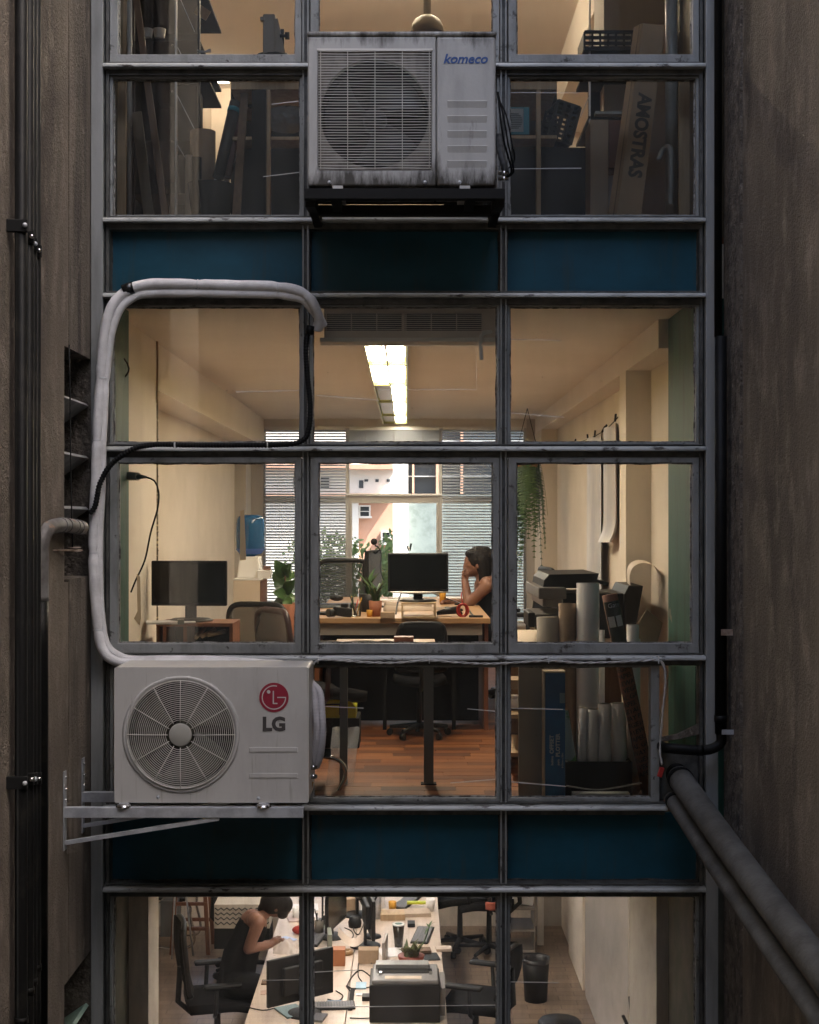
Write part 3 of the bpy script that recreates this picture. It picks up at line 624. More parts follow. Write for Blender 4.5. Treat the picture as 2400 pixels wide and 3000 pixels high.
# ================================================================ HOSES, CONDUITS, PIPES
def hosepath(pix, d): return smooth_path([P(x, y, d if not isinstance(d, (list, tuple)) else d[i]) for i, (x, y) in enumerate(pix)], .006)
OUT = [(930, 966), (934, 930), (905, 872), (860, 848), (790, 838), (700, 836), (600, 833), (500, 831), (430, 833), (375, 850), (330, 895), (308, 970), (297, 1080), (291, 1180), (285, 1290), (281, 1400), (277, 1500), (274, 1600), (276, 1700), (282, 1780), (290, 1860), (303, 1905), (330, 1932), (380, 1944), (480, 1941), (600, 1940), (720, 1945), (860, 1957)]
DD = [6.33, 6.3, 6.24, 6.24, 6.26, 6.27, 6.27, 6.27, 6.27, 6.26, 6.25, 6.25] + [6.26] * 12 + [6.23, 6.22, 6.22, 6.22]
hs = thing('insulated_hose', 'thick white wrapped refrigerant hose looping from the top left pane down to the lower unit', 'hose', P(275, 1600, 6.26))
pts = hosepath(OUT, DD)
def wrapr(pts, r, ties):
    out = []
    acc = 0
    for i in range(len(pts)):
        if i: acc += (pts[i] - pts[i - 1]).length
        q = r * (1 + .02 * math.sin(acc * 60) + .07 * noise.noise(pts[i] * 8))
        for t in ties:
            dd = (pts[i] - t).length
            if dd < .03: q *= .80 + .2 * dd / .03
        out.append(q)
    return out
TIES = [P(580, 833, 6.27), P(815, 843, 6.25), P(895, 868, 6.24), P(285, 1290, 6.26), P(275, 1620, 6.26), P(287, 1845, 6.26), P(300, 1108, 6.26), P(572, 1940, 6.22), P(700, 1944, 6.22)]
G().tube(pts, wrapr(pts, .0228, TIES), 14).build('hose', HOSE, hs)
IN2 = [(948, 955), (930, 925), (890, 880), (850, 868), (790, 862), (700, 860), (600, 858), (500, 858), (430, 860), (390, 872), (352, 905), (326, 975), (312, 1080), (305, 1180), (300, 1290), (298, 1400), (293, 1500), (289, 1600), (290, 1700), (294, 1780), (301, 1850), (314, 1893), (340, 1918), (390, 1934), (480, 1933), (600, 1933), (720, 1940), (860, 1950)]
pts = hosepath(IN2, [q + .012 for q in DD])
G().tube(pts, wrapr(pts, .0195, [t + Vector((0, .01, -.02)) for t in TIES]), 12).build('hose', HOSE, hs)
G().tube([P(362, 852, 6.26), P(376, 846, 6.26), P(392, 842, 6.26)], .027, 14).build('black_tape', M('tape_black', (.012, .012, .012), .25), hs)
for t in TIES: G().lathe([(.0212, -.003), (.0222, 0), (.0212, .003)], t, 16, 'x' if abs(t.z - FZ(840)) < .1 else 'z').build('tie', M('tie_white', (.6, .6, .6), .4), hs)
CON = [(908, 960), (899, 990), (897, 1040), (902, 1110), (909, 1180), (906, 1250), (890, 1288), (840, 1302), (700, 1304), (560, 1304), (450, 1303), (385, 1318), (325, 1362), (294, 1415), (286, 1450), (278, 1485), (263, 1505)]
pts = smooth_path([P(x, y, 6.27 if i < 11 else 6.22) for i, (x, y) in enumerate(CON)], .0032)
cn = thing('corrugated_conduit', 'black corrugated conduit running down the mullion and left along the middle ledge', 'conduit', P(450, 1303, 6.27))
G().tube(pts, [.0105 if i % 4 < 2 else .0132 for i in range(len(pts))], 12).build('conduit', BLACKP, cn)
G().cyl(P(910, 955, 6.27), P(906, 980, 6.27), .018, .017, 14).build('sleeve', BLACKP, cn)
for x in (512, 784): G().beam(P(x, 1296, 6.25), P(x, 1316, 6.25), .003, .03).build('tie', M('tie_white', (.6, .6, .6), .4), cn)
tw = thing('twisted_cable', 'thin white twisted cable strung along the ledge right of the lower unit', 'cable', P(1400, 1940, 6.27))
TW = [(908, 2095), (906, 2030), (908, 1985), (916, 1955), (935, 1934), (1010, 1936), (1080, 1941), (1160, 1942), (1255, 1935), (1330, 1940), (1420, 1945), (1500, 1942), (1608, 1936), (1700, 1942), (1800, 1940), (1880, 1936), (1930, 1935), (1946, 1955), (1950, 2000), (1944, 2060), (1938, 2130), (1934, 2200), (1940, 2240)]
base = smooth_path([P(x, y, 6.28) for x, y in TW], .008)
for ph in (0, math.pi):
    G().tube([p + Vector((.0028 * math.cos(i * .55 + ph) * .6, .0028 * math.sin(i * .55 + ph), .0028 * math.cos(i * .55 + ph))) for i, p in enumerate(base)], .0036, 6).build('strand', CABLEW, tw)
for x in (932, 1258, 1608, 1930): G().beam(P(x, 1918, 6.275), P(x, 1944, 6.275), .003, .012).build('tie', M('tie_white', (.6, .6, .6), .4), tw)
for i, (dx, lab) in enumerate(((0, 'white ribbed hose curving down at the right flank of the lower unit, left of two'), (17, 'white ribbed hose curving down at the right flank of the lower unit, right of two'))):
    pts = smooth_path([P(908 + dx * .3, 1995 + i * 6, 6.15), P(920 + dx, 2030, 6.12), P(926 + dx, 2090, 6.1), P(928 + dx, 2150, 6.1), P(922 + dx, 2210, 6.12), P(917 + dx * .6, 2245, 6.14)], .0035)
    G().tube(pts, [.0155 * (1 + .05 * (j % 4 < 2)) for j in range(len(pts))], 12).build('ribbed_hose', M('hose_ribbed', (.55, .52, .53), .6, col2=(.45, .42, .42), ns=10), label=lab, cat='hose')
vl = thing('valve', 'brass service valves at the lower right flank of the round-grilled unit', 'valve', P(918, 2265, 6.1))
for yy in (2248, 2275): G().cyl(P(906, yy, 6.05), P(930, yy, 6.05), .008, n=10).build('valve_body', CHROME, vl); G().cyl(P(918, yy - 6, 6.03), P(918, yy + 6, 6.03), .011, n=6).build('valve_nut', CHROME, vl)
G().cyl(P(915, 2290, 6.08), P(905, 2330, 6.08), .007, n=8).build('valve_stem', M('brass', (.4, .28, .12), .35, .8), vl)
# vertical pipes on the left wall
def vpipe(px, r, X, label, y_c=()):
    d = (X) * F / (px - VX); yy = d - D
    t = thing('wall_pipe', label, 'pipe', (X, yy, 0), 'black pipes on the left wall')
    G().cyl((X, yy, BOT), (X, yy, TOP - .5), r, n=20).build('pipe', BLACKP, t)
    for z in y_c: G().cyl((X, yy, z - .012), (X, yy, z + .012), r * 1.12, n=20).build('coupling', BLACKP, t)
    return yy
ya = vpipe(62, .0225, -1.375, 'thick black drain pipe on the left wall, leftmost of the cluster', (-.42,))
yb_ = vpipe(84, .019, -1.385, 'slim black pipe right beside the thick drain pipe', (-.36,))
yc_ = vpipe(95.5, .017, -1.39, 'slim black pipe in the middle of the left wall cluster', (-.35,))
yd = vpipe(107, .017, -1.393, 'slim black pipe at the right of the left wall cluster', (-.32,))
for z, lb in ((1.35 + (1530 - 690) / F * 5.2, 'bolted black pipe clamp high on the left wall pipes'), (1.35 - (2268 - 1530) / F * 5.2, 'bolted black pipe clamp low on the left wall pipes')):
    t = thing('pipe_clamp', lb, 'clamp', (-1.36, -1.1, z))
    for i, (yy, X, r) in enumerate(((ya, -1.375, .0225), (yb_, -1.385, .019), (yc_, -1.39, .017), (yd, -1.393, .017))):
        G().box(-1.42, X + r + .006, yy - r - .006, yy - r + .012, z - .022 - .012 * i, z + .022 - .012 * i).build('strap', BLACKM, t, bevel=.002)
        G().ball((X + r - .0, yy - r - .01, z - .012 * i), .009, 10).build('bolt', CHROME if i % 2 else STEEL, t)
# rusty elbow pipe into the vent
PIPEO = M('old_grey_pipe', (.17, .165, .16), .55, col2=(.09, .08, .075), ns=10, col3=(.3, .16, .08), ns3=14, lo3=.62, hi3=.7, bump=.2)
el = thing('elbow_pipe', 'weathered grey elbow pipe turning from the left wall into the vent', 'pipe', P(120, 1560, 5.5))
pts = smooth_path([P(121, 1760, 5.5), P(121, 1640, 5.5), P(123, 1590, 5.5), P(135, 1556, 5.53), P(160, 1541, 5.62), P(195, 1539, 5.78), P(240, 1546, 6.02)], .015)
G().tube(pts, .0295, 16).build('pipe', PIPEO, el)
G().tube([P(121, 1752, 5.5), P(120, 1900, 5.5), P(119, 3300, 5.5)], .0285, 16).build('pipe', BLACKP, el)
for q in (.6, .68, .85, .93):
    i = int(q * (len(pts) - 2)); G().tube([pts[i], pts[i + 1]], .032, 16).build('joint_ring', PIPEO, el)
hg = thing('rod_hanger', 'rusty threaded rod with washer plates hanging below the elbow pipe', 'hanger', P(210, 1615, 5.9))
RUST = M('rust', (.2, .13, .09), .8, col2=(.38, .3, .25), ns=20)
G().cyl(P(130, 1613, 5.6), P(240, 1612, 6.0), .0045, n=8).build('rod', RUST, hg)
for yy in (1604, 1614): G().lathe([(.0, .003), (.026, .002), (.028, -.003), (0, -.003)], P(218, yy, 5.92), 10).build('washer', RUST, hg)
G().tube(smooth_path([P(203, 1010, 5.95), P(206, 1200, 5.92), P(208, 1400, 5.9), P(213, 1604, 5.9)], .1), .003, 5).build('cord', BLACKM, label='thin dark cord hanging across the louvred vent', cat='cord')
# right side: black rain pipe with elbow
bp = thing('rain_pipe', 'black rain pipe down the right wall with an elbow into the window corner', 'pipe', P(2125, 2150, 6.25))
G().cyl((1.366, -.15, TOP - .5), (1.366, -.15, FZ(1000)), .017, n=16).build('pipe', BLACKP, bp)
G().cyl((1.378, -.15, FZ(998)), (1.378, -.15, ZC - (2150 - VY) / F * 6.25), .026, n=18).build('pipe', BLACKP, bp)
pts = smooth_path([(1.378, -.15, ZC - (2090 - VY) / F * 6.25), (1.378, -.15, ZC - (2140 - VY) / F * 6.25), P(2112, 2175, 6.25), P(2085, 2194, 6.25), P(2040, 2198, 6.25), P(1985, 2194, 6.26), P(1950, 2190, 6.3), P(1935, 2184, 6.42)], .01)
G().tube(pts, .0225, 18).build('elbow', BLACKP, bp)
G().tube([P(2040, 2198, 6.25), P(2060, 2198, 6.25)], .0245, 18).build('collar', BLACKP, bp)
G().box(1.372, 1.46, -.2, -.194, ZC - (2152 - VY) / F * 6.2, ZC - (2138 - VY) / F * 6.2).build('strap', STEEL, bp)
G().cyl((1.378, -.15, ZC - (2095 - VY) / F * 6.25), (1.378, -.15, ZC - (2115 - VY) / F * 6.25), .029, n=18).build('collar', BLACKP, bp)
G().box(1.37, 1.42, -.2, -.19, ZC - (1862 - VY) / F * 6.2, ZC - (1844 - VY) / F * 6.2).build('strap', RUST, bp)
# two big insulated pipes coming out toward the viewer
PG = M('duct_grey', (.11, .105, .095), .85, col2=(.06, .056, .05), sc=(1, 1, 1), ns=5, col3=(.3, .29, .28), ns3=60, lo3=.74, hi3=.76, bump=.35, bs=60)
for (a, b, r, lb) in ((P(1990, 2278, 6.36), P(2420, 2855, 4.55), .055, 'thick grey insulated pipe slanting to the lower right corner, upper of two'), (P(1970, 2340, 6.36), P(2440, 3040, 4.45), .037, 'thinner grey insulated pipe slanting to the lower right corner, lower of two')):
    t = thing('insulated_pipe', lb, 'pipe', a, 'slanting insulated pipes')
    dv_ = (b - a).normalized(); n = 40
    pts = [a + (b - a) * (i / n) + Vector((0, 0, -.012 * math.sin(math.pi * i / n))) for i in range(n + 1)] + [b + dv_ * .35]
    G().tube(pts, [r * (1 + .02 * noise.noise(p * 6)) for p in pts], 24).build('pipe', PG, t)
    G().tube([a + dv_ * .02, a + dv_ * .045], r * 1.06, 24).build('end_band', BLACKM, t)
    if r > .05: G().tube([a - dv_ * .02, a - dv_ * .03 + Vector((0, .08, .01))], r * .9, 20).build('rubber_sleeve', BLACKP, t)
G().obox(P(1936, 2262, 6.3), (.022, .012, .045), (0, .3, 0)).build('red_tag', RED, label='small dark red tag where the slanting pipes leave the window', cat='tag', bevel=.003)
# ================================================================ shared furniture and figures
def monitor(label, loc, w, h, rz=0, tilt=0, foot=.1, silver=False, group=None, back=False):
    t = thing('monitor', label, 'monitor', (0, 0, 0), group)
    hs_ = G().box(-w / 2, w / 2, -.012, .014, foot, foot + h).build('housing', BLACK, t, bevel=.006)
    G().box(-w / 2 + .012, w / 2 - .012, -.0145, -.0125, foot + .018, foot + h - .012).build('screen', SCREEN, hs_)
    G().obox((0, .03, foot + h * .5), (w * .6, .04, h * .6)).build('back_bulge', BLACK, t, bevel=.012)
    G().box(-.03, .03, .03, .05, .0, foot + h * .5).build('stand_neck', BLACK, t)
    G().lathe([(0, .016), (.10, .014), (.12, .006), (.12, 0), (0, 0)], (0, .04, 0), 28).build('stand_foot', BLACK, t)
    if silver: G().sheet(lambda u, v: (-w / 2 + w * u, -.016, foot - .014 * v * (1 - (2 * u - 1) ** 2) - .004 * v), 20, 1).build('chin_trim', M('trim_silver', (.4, .37, .33), .35, .5), t, solid=.004)
    t.location = loc; t.rotation_euler = (0, 0, rz); return t
def office_chair(label, loc, rz, mesh=True, arms=True, col=None, bh=.52, group='office chairs'):
    t = thing('office_chair', label, 'chair', (0, 0, 0), group); m = col or BLACK
    G().sheet(lambda u, v: (-.24 + .48 * u, -.22 + .46 * v, .47 + .03 * ((2 * u - 1) ** 2) - .03 * max(0, v - .7) / .3), 8, 8).build('seat', CLOTH, t, solid=.06)
    fr = []
    for i in range(29):
        a = 2 * math.pi * i / 28; cx, sz = math.cos(a), math.sin(a)
        ex = math.copysign(abs(cx) ** .32, cx); ez = math.copysign(abs(sz) ** .32, sz)
        fr.append((.235 * ex * (1 - .08 * ez), -.25 - .05 * (ez * .5) + .03 * (1 - ex * ex), .58 + bh / 2 + bh / 2 * ez))
    G().tube(fr, .019, 8, False).build('back_frame', m, t)
    def bk(u, v):
        ez = 2 * v - 1; ex = 2 * u - 1; return (.225 * ex * (1 - .08 * ez), -.25 - .025 * ez + .03 * (1 - ex * ex) - .02 * (1 - ez * ez), .58 + bh / 2 + bh * .48 * ez)
    G().sheet(bk, 10, 10).build('backrest', MESHM if mesh else CLOTH, t, solid=0 if mesh else .04)
    G().tube([(0, -.05, .42), (0, -.2, .42), (0, -.285, .5), (0, -.27, .75)], .022, 8).build('back_support', m, t)
    if arms:
        for s in (-1, 1):
            G().tube([(s * .24, -.05, .45), (s * .29, -.05, .48), (s * .29, -.04, .66)], .016, 8).build('arm_post', m, t)
            G().obox((s * .29, .0, .675), (.07, .27, .03)).build('armrest', m, t, bevel=.012)
    G().cyl((0, 0, .07), (0, 0, .44), .028, .022, 12).build('column', m, t)
    for q in range(5):
        a = q * 2 * math.pi / 5 + .3; e = (.29 * math.cos(a), .29 * math.sin(a), .075)
        bl_ = G().tube([(0, 0, .1), e], [.026, .016], 8).build('base_leg', m, t)
        G().cyl((e[0] - .02 * math.sin(a), e[1] + .02 * math.cos(a), .03), (e[0] + .02 * math.sin(a), e[1] - .02 * math.cos(a), .03), .03, n=12).build('caster', m, bl_)
    t.location = loc; t.rotation_euler = (0, 0, rz); return t
def figure(name, mat, parent, caps, balls=(), voxel=.007, it=4):
    g = G()
    for p0, p1, r0, r1 in caps:
        p0, p1 = Vector(p0), Vector(p1); n = 5
        g.tube([p0.lerp(p1, i / n) for i in range(n + 1)], [r0 + (r1 - r0) * i / n for i in range(n + 1)], 14)
        g.ball(p0, r0, 14); g.ball(p1, r1, 14)
    for b in balls: g.ball(b[0], b[1], 20, b[2] if len(b) > 2 else (1, 1, 1))
    o = g.build(name, mat, parent)
    md = o.modifiers.new('r', 'REMESH'); md.mode = 'VOXEL'; md.voxel_size = voxel; md.use_smooth_shade = True
    md = o.modifiers.new('s', 'SMOOTH'); md.factor = .5; md.iterations = it
    baked(o); o.data.materials.clear(); o.data.materials.append(mat)
    for p in o.data.polygons: p.use_smooth = True
    return o
def leaf(base, tip, w, mat, parent, up=(0, 0, 1), name='leaf', fold=.15):
    b, t = Vector(base), Vector(tip); dr = t - b; L = dr.length; dr.normalize(); sd_ = dr.cross(Vector(up));
    sd_ = sd_.normalized() if sd_.length > .01 else Vector((1, 0, 0)); nn = sd_.cross(dr)
    def fn(u, v):
        ww = w * math.sin(math.pi * min(1, .06 + .94 * v) ** .8) ** .8 if v < 1 else 0
        e = 2 * u - 1; return b + dr * (L * v) + sd_ * (e * ww / 2) + nn * (fold * abs(e) * ww + .12 * L * math.sin(v * 3.1) - .05 * L * v)
    return G().sheet(fn, 4, 7).build(name, mat, parent)
def wobble(pts, r=.003, n=6): return G().tube(smooth_path(pts, .02), r, n)

# ================================================================ OUTSIDE the back window
ORANGE = M('facade_orange', (.52, .30, .21), .85, col2=(.48, .27, .19), ns=2)
OWHITE = M('facade_white', (.72, .68, .63), .85)
FGLASS = M('facade_glass', (.06, .07, .08), .15)
bl = thing('apartment_building', 'orange and white sunlit apartment block beyond the back window', 'building', P(1050, 1500, 36) * 1)
k = 36 / F; by = 36 - D
for (xa, xb, ya_, yb2, m, dy, nm) in ((300, 1160, 1180, 1362, OWHITE, 0, 'wall_band'), (300, 1160, 1365, 1446, OWHITE, 0, 'wall_band'), (300, 1160, 1449, 1900, ORANGE, .3, 'wall_band'), (300, 1050, 1449, 1900, OWHITE, .05, 'wall_bay')):
    G().box((xa - VX) * k, (xb - VX) * k, by + dy, by + 6, ZC - (yb2 - VY) * k, ZC - (ya_ - VY) * k).build(nm, m, bl)
for (xa, xb, ya_, yb2) in ((1128, 1144, 1354, 1370), (1052, 1065, 1407, 1430), (1068, 1079, 1404, 1411), (1100, 1110, 1404, 1412), (1133, 1143, 1404, 1412), (1055, 1081, 1484, 1512), (1120, 1142, 1560, 1590), (1000, 1022, 1484, 1512), (940, 965, 1400, 1430), (860, 890, 1400, 1430), (880, 910, 1490, 1520)):
    wv = G().box((xa - VX) * k, (xb - VX) * k, by - .02 - (.0 if yb2 < 1450 else -.28), by + .33, ZC - (yb2 - VY) * k, ZC - (ya_ - VY) * k).build('window', FGLASS, bl)
    if yb2 > 1450 and xa > 1040:
        yy = by + .2
        for q in ((xa - 4, xb + 4, ya_ - 4, ya_), (xa - 4, xb + 4, (ya_ + yb2) / 2 - 1, (ya_ + yb2) / 2 + 1), (xa - 4, xa, ya_, yb2), (xb, xb + 4, ya_, yb2), (xa - 8, xb + 8, yb2, yb2 + 6)):
            G().box((q[0] - VX) * k, (q[1] - VX) * k, yy - .08, yy + .1, ZC - (q[3] - VY) * k, ZC - (q[2] - VY) * k).build('window_frame', OWHITE, wv)
G().box((300 - VX) * k, (1160 - VX) * k, by - .4, by, ZC - (1376 - VY) * k, ZC - (1362 - VY) * k).build('balcony_slab', ORANGE, bl)
G().box((300 - VX) * k, (1160 - VX) * k, by - .25, by, ZC - (1453 - VY) * k, ZC - (1446 - VY) * k).build('cornice', ORANGE, bl)
G().box((300 - VX) * k, (1160 - VX) * k, by - .1, by + 6, -9, ZC - (1900 - VY) * k).build('wall_base', ORANGE, bl)
k = 24 / F; by = 24 - D
b2 = thing('apartment_building', 'neighbouring pale block with white pillar and dark window, right of the tree', 'building', (0, by, -9))
G().box((1152 - VX) * k, (1196 - VX) * k, by - .2, by + 4, -9, 9).build('pillar', OWHITE, b2)
G().box((1196 - VX) * k, (1700 - VX) * k, by, by + 4, -9, ZC - (1447 - VY) * k).build('wall', M('render_greygreen', (.2, .235, .225), .9, col2=(.15, .18, .17), ns=6, lo=.45, hi=.6), b2)
G().box((1196 - VX) * k, (1700 - VX) * k, by + .3, by + 4, ZC - (1447 - VY) * k, 9).build('glazing', FGLASS, b2)
for xa, xb in ((1208, 1214), (1278, 1286), (1350, 1358)): G().box((xa - VX) * k, (xb - VX) * k, by + .1, by + .35, ZC - (1447 - VY) * k, 4).build('window_post', ORANGE, b2)
for ya_ in (1394, 1350, 1290): G().box((1196 - VX) * k, (1700 - VX) * k, by + .15, by + .32, ZC - (ya_ + 2 - VY) * k, ZC - (ya_ - 1 - VY) * k).build('window_rail', M('rail_grey', (.4, .4, .4), .6), b2)
def tree(label, base, h, cr, n, seed):
    rnd = random.Random(seed); t = thing('tree', label, 'tree', base, 'street trees beyond the office'); b = Vector(base)
    G().tube([b, b + Vector((.1, .05, h * .3)), b + Vector((-.05, .1, h * .6)), b + Vector((.1, 0, h * .85))], [.22, .17, .11, .04], 10).build('trunk', WOODB, t)
    cl = []
    for i in range(26):
        a, e = rnd.uniform(0, 6.28), rnd.uniform(-.6, 1); q = b + Vector((math.cos(a) * cr * rnd.uniform(.3, .95), math.sin(a) * cr * rnd.uniform(.3, .95), h * .72 + e * cr * .9)); cl.append((q, rnd.uniform(.35, .75) * cr * .6))
        if i < 7: G().tube([b + Vector((0, 0, h * .5)), q], [.07, .02], 6).build('limb', WOODB, t)
    g = G()
    for i in range(n):
        c, r = rnd.choice(cl); v = Vector((rnd.gauss(0, 1), rnd.gauss(0, 1), rnd.gauss(0, 1))).normalized() * r * rnd.random() ** .4; p = c + v
        e = Euler((rnd.uniform(0, 6), rnd.uniform(0, 6), rnd.uniform(0, 6))).to_matrix(); s = rnd.uniform(.035, .08)
        g.add([p + e @ Vector(q) for q in ((-s, 0, 0), (0, -s * .5, 0), (s, 0, 0), (0, s * .5, 0))], [(0, 1, 2, 3)])
    g.build('crown', M('tree_leaf', (.15, .22, .05), .6, col2=(.22, .28, .09), ns=2), t)
tree('leafy green street tree in front of the orange block', (-.95, 21.5, -9), 11.2, 1.9, 16000, 3)
tree('leafy street tree low behind the right hand blind', (3.4, 15.5, -9), 7.2, 2.2, 3500, 5)
tree('leafy street tree low behind the left hand blind', (-4.4, 16.5, -9), 7.2, 2.3, 3500, 6)

# ================================================================ MIDDLE OFFICE
# ---- back window, blinds
db = YB + D
kb = db / F
wf = thing('office_window', 'wide white-framed window in the back wall of the middle office', 'window', (0, YB, .34))
WF = M('window_frame_grey', (.55, .53, .5), .5)
def fb(xa, xb, ya_, yb2, y0=YB + .06, y1=YB + .12, m=WF, nm='frame_bar'): return G().box((xa - VX) * kb, (xb - VX) * kb, y0, y1, ZC - (yb2 - VY) * kb, ZC - (ya_ - VY) * kb).build(nm, m, wf, bevel=.004)
for xa, xb in ((764, 776), (1012, 1023), (1286, 1296), (1536, 1548)): fb(xa, xb, 1252, 1830)
for xa, xb in ((776, 1012), (1023, 1286), (1296, 1536)):
    fb(xa, xb, 1252, 1264, YB + .065, YB + .115); fb(xa, xb, 1452, 1474, YB + .065, YB + .115); fb(xa, xb, 1820, 1832, YB + .065, YB + .115)
    fb(xa, xb, 1264, 1820, YB + .088, YB + .092, CLEARG, 'pane')
fb(1023, 1031, 1474, 1820, YB + .05, YB + .1); fb(1279, 1286, 1474, 1820, YB + .05, YB + .1)
fb(1014, 1296, 1446, 1452, YB + .03, YB + .06, WHITE, 'rail')
G().box((755 - VX) * kb, (1560 - VX) * kb, YB - .08, YB + .2, .325, .345).build('sill', WHITE, wf)
SLAT = bpy.data.materials.new('blind_slat'); SLAT.use_nodes = True
sn_, sl_ = SLAT.node_tree.nodes, SLAT.node_tree.links; sn_.remove(sn_['Principled BSDF'])
sa_ = sn_.new('ShaderNodeBsdfDiffuse'); sa_.inputs[0].default_value = (.5, .53, .58, 1); sb_ = sn_.new('ShaderNodeBsdfTranslucent'); sb_.inputs[0].default_value = (.42, .45, .5, 1)
sm_ = sn_.new('ShaderNodeMixShader'); sm_.inputs[0].default_value = .4; sl_.new(sa_.outputs[0], sm_.inputs[1]); sl_.new(sb_.outputs[0], sm_.inputs[2]); sl_.new(sm_.outputs[0], sn_['Material Output'].inputs[0])
def blind(label, xa, xb, ya_, yb2, tilt, pitch=.0285, stack=False):
    t = thing('venetian_blind', label, 'blind', P((xa + xb) / 2, ya_, db), 'venetian blinds on the back window')
    X0, X1, zt, zb = (xa - VX) * kb, (xb - VX) * kb, ZC - (ya_ - VY) * kb, ZC - (yb2 - VY) * kb; y = YB - .03
    G().box(X0, X1, y - .02, y + .02, zt - .012, zt + .02).build('head_rail', WHITE, t)
    g = G(); z = zt - .02
    a = R(tilt); dy, dz = .0125 * math.cos(a), .0125 * math.sin(a); rnd = random.Random(int(xa))
    while z > zb + .02:
        w_ = rnd.uniform(-.0012, .0012); e = rnd.uniform(-.002, .002)
        g.add([(X0, y - dy, z - dz + w_), (X1, y - dy, z - dz - w_), (X1, y + .002, z + .002 - w_), (X0, y + .002, z + .002 + w_), (X1, y + dy, z + dz - w_), (X0, y + dy, z + dz + w_)], [(0, 1, 2, 3), (3, 2, 4, 5)])
        z -= pitch
    g.build('slats', SLAT, t, kind='stuff')
    G().box(X0, X1, y - .012, y + .012, zb, zb + .014).build('bottom_rail', WHITE, t)
    for q in (.18, .5, .82): G().cyl((X0 + (X1 - X0) * q, y - .016, zb), (X0 + (X1 - X0) * q, y - .016, zt), .0014, n=5).build('cord', CABLEW, t)
blind('lowered venetian blind behind the fiddle-leaf plant and water cooler', 777, 1013, 1257, 1822, 42)
blind('raised venetian blind bunched at the top of the clear middle bay', 1024, 1286, 1257, 1302, 70, .011)
blind('lowered venetian blind behind the seated woman and the fern', 1297, 1534, 1257, 1822, 42)
# ---- ceiling lights
LIT = M('lamp_diffuser_lit', (1, .85, .66), .5, emit=10.5)
UNLIT = M('lamp_diffuser_off', (.20, .15, .10), .3)
LFR = M('lamp_frame_reflection_tint', (.42, .42, .16), .35, .2)  # lime-yellow reflection of the lamp put into the frame colour
bnd = (7.35, 8.75, 10.05, 11.5, 12.94, 13.95)
names = ('nearest lit ceiling light, partly hidden by the indoor air conditioner', 'second ceiling light, both halves glowing', 'third ceiling light, left half dark', 'fourth ceiling light, left half dark', 'farthest ceiling light by the back wall, left half dark')
def ceiling_light(label, x0, x1, y0, y1, zc, half, grp='row of ceiling lights'):
    t = thing('ceiling_light', label, 'ceiling light', ((x0 + x1) / 2, y0, zc), grp); xm = (x0 + x1) / 2
    for a, b in ((x0 - .012, x0), (x1, x1 + .012)): G().box(a, b, y0, y1, zc - .055, zc - .001).build('side_frame', LFR, t)
    for a, b in ((y0, y0 + .012), (y1 - .012, y1)): G().box(x0, x1, a, b, zc - .053, zc - .001).build('end_frame', LFR, t)
    G().box(xm - .006, xm + .006, y0 + .012, y1 - .012, zc - .052, zc - .03).build('divider', LFR, t)
    G().box(x0 + .012, xm - .006, y0 + .10, y1 - .10, zc - .04, zc - .02).build('diffuser', UNLIT if half else LIT, t)
    G().box(x0, x1, y0 + .012, y1 - .012, zc - .019, zc - .001).build('reflector', LFR, t)
    G().box(xm + .006, x1 - .012, y0 + .10, y1 - .10, zc - .04, zc - .02).build('diffuser', LIT, t)
for i in range(5): ceiling_light(names[i], -.235, -.012, bnd[i] - D + .02, bnd[i + 1] - D - .02, 2.37, i > 1)
# ---- indoor split unit seen from behind, at the top of the middle bay
ki = 6.62 / F; yi = .2
ai = thing('indoor_air_conditioner', 'white indoor air conditioner seen from behind at the top of the middle pane', 'air conditioner', (0, yi, 2.18))
ABACK = M('ac_back_grey', (.72, .63, .55), .5)
X0, X1 = (950 - VX) * ki, (1462 - VX) * ki
G().prism([(yi + .0, 2.365), (yi, 2.245), (yi + .02, 2.20), (yi + .06, 2.185), (yi + .19, 2.20), (yi + .21, 2.26), (yi + .2, 2.365)], X0, X1, 'x').build('casing', ABACK, ai, bevel=.006)
for gx0, gx1 in ((953, 1180), (1186, 1412)):
    G().box((gx0 - VX) * ki, (gx1 - VX) * ki, yi - .002, yi + .001, ZC - (970 - VY) * ki, ZC - (920 - VY) * ki).build('slot_field', DARKH, ai)
    for q in range(9): G().box((gx0 - VX) * ki, (gx1 - VX) * ki, yi - .006, yi - .002, ZC - (923 + q * 5.6 - VY) * ki, ZC - (921 + q * 5.6 - VY) * ki).build('back_slat', ABACK, ai)
    for q in range(4): G().box((gx0 + 2 + q * 74 - VX) * ki, (gx0 + 5 + q * 74 - VX) * ki, yi - .007, yi - .003, ZC - (970 - VY) * ki, ZC - (920 - VY) * ki).build('slat_rib', ABACK, ai)
G().prism([(yi + .005, 2.21), (yi + .01, 2.190), (yi + .05, 2.178), (yi + .10, 2.18), (yi + .06, 2.20)], X0 - .02, X1 + .02, 'x').build('lower_lip', M('ac_lip', (.8, .77, .72), .4), ai, bevel=.004)
G().tube(smooth_path([P(1412, 975, 6.6), P(1440, 972, 6.6), P(1410, 985, 6.6), P(1411, 1055, 6.6)], .01), .009, 8).build('drain_stub', WHITE, ai)
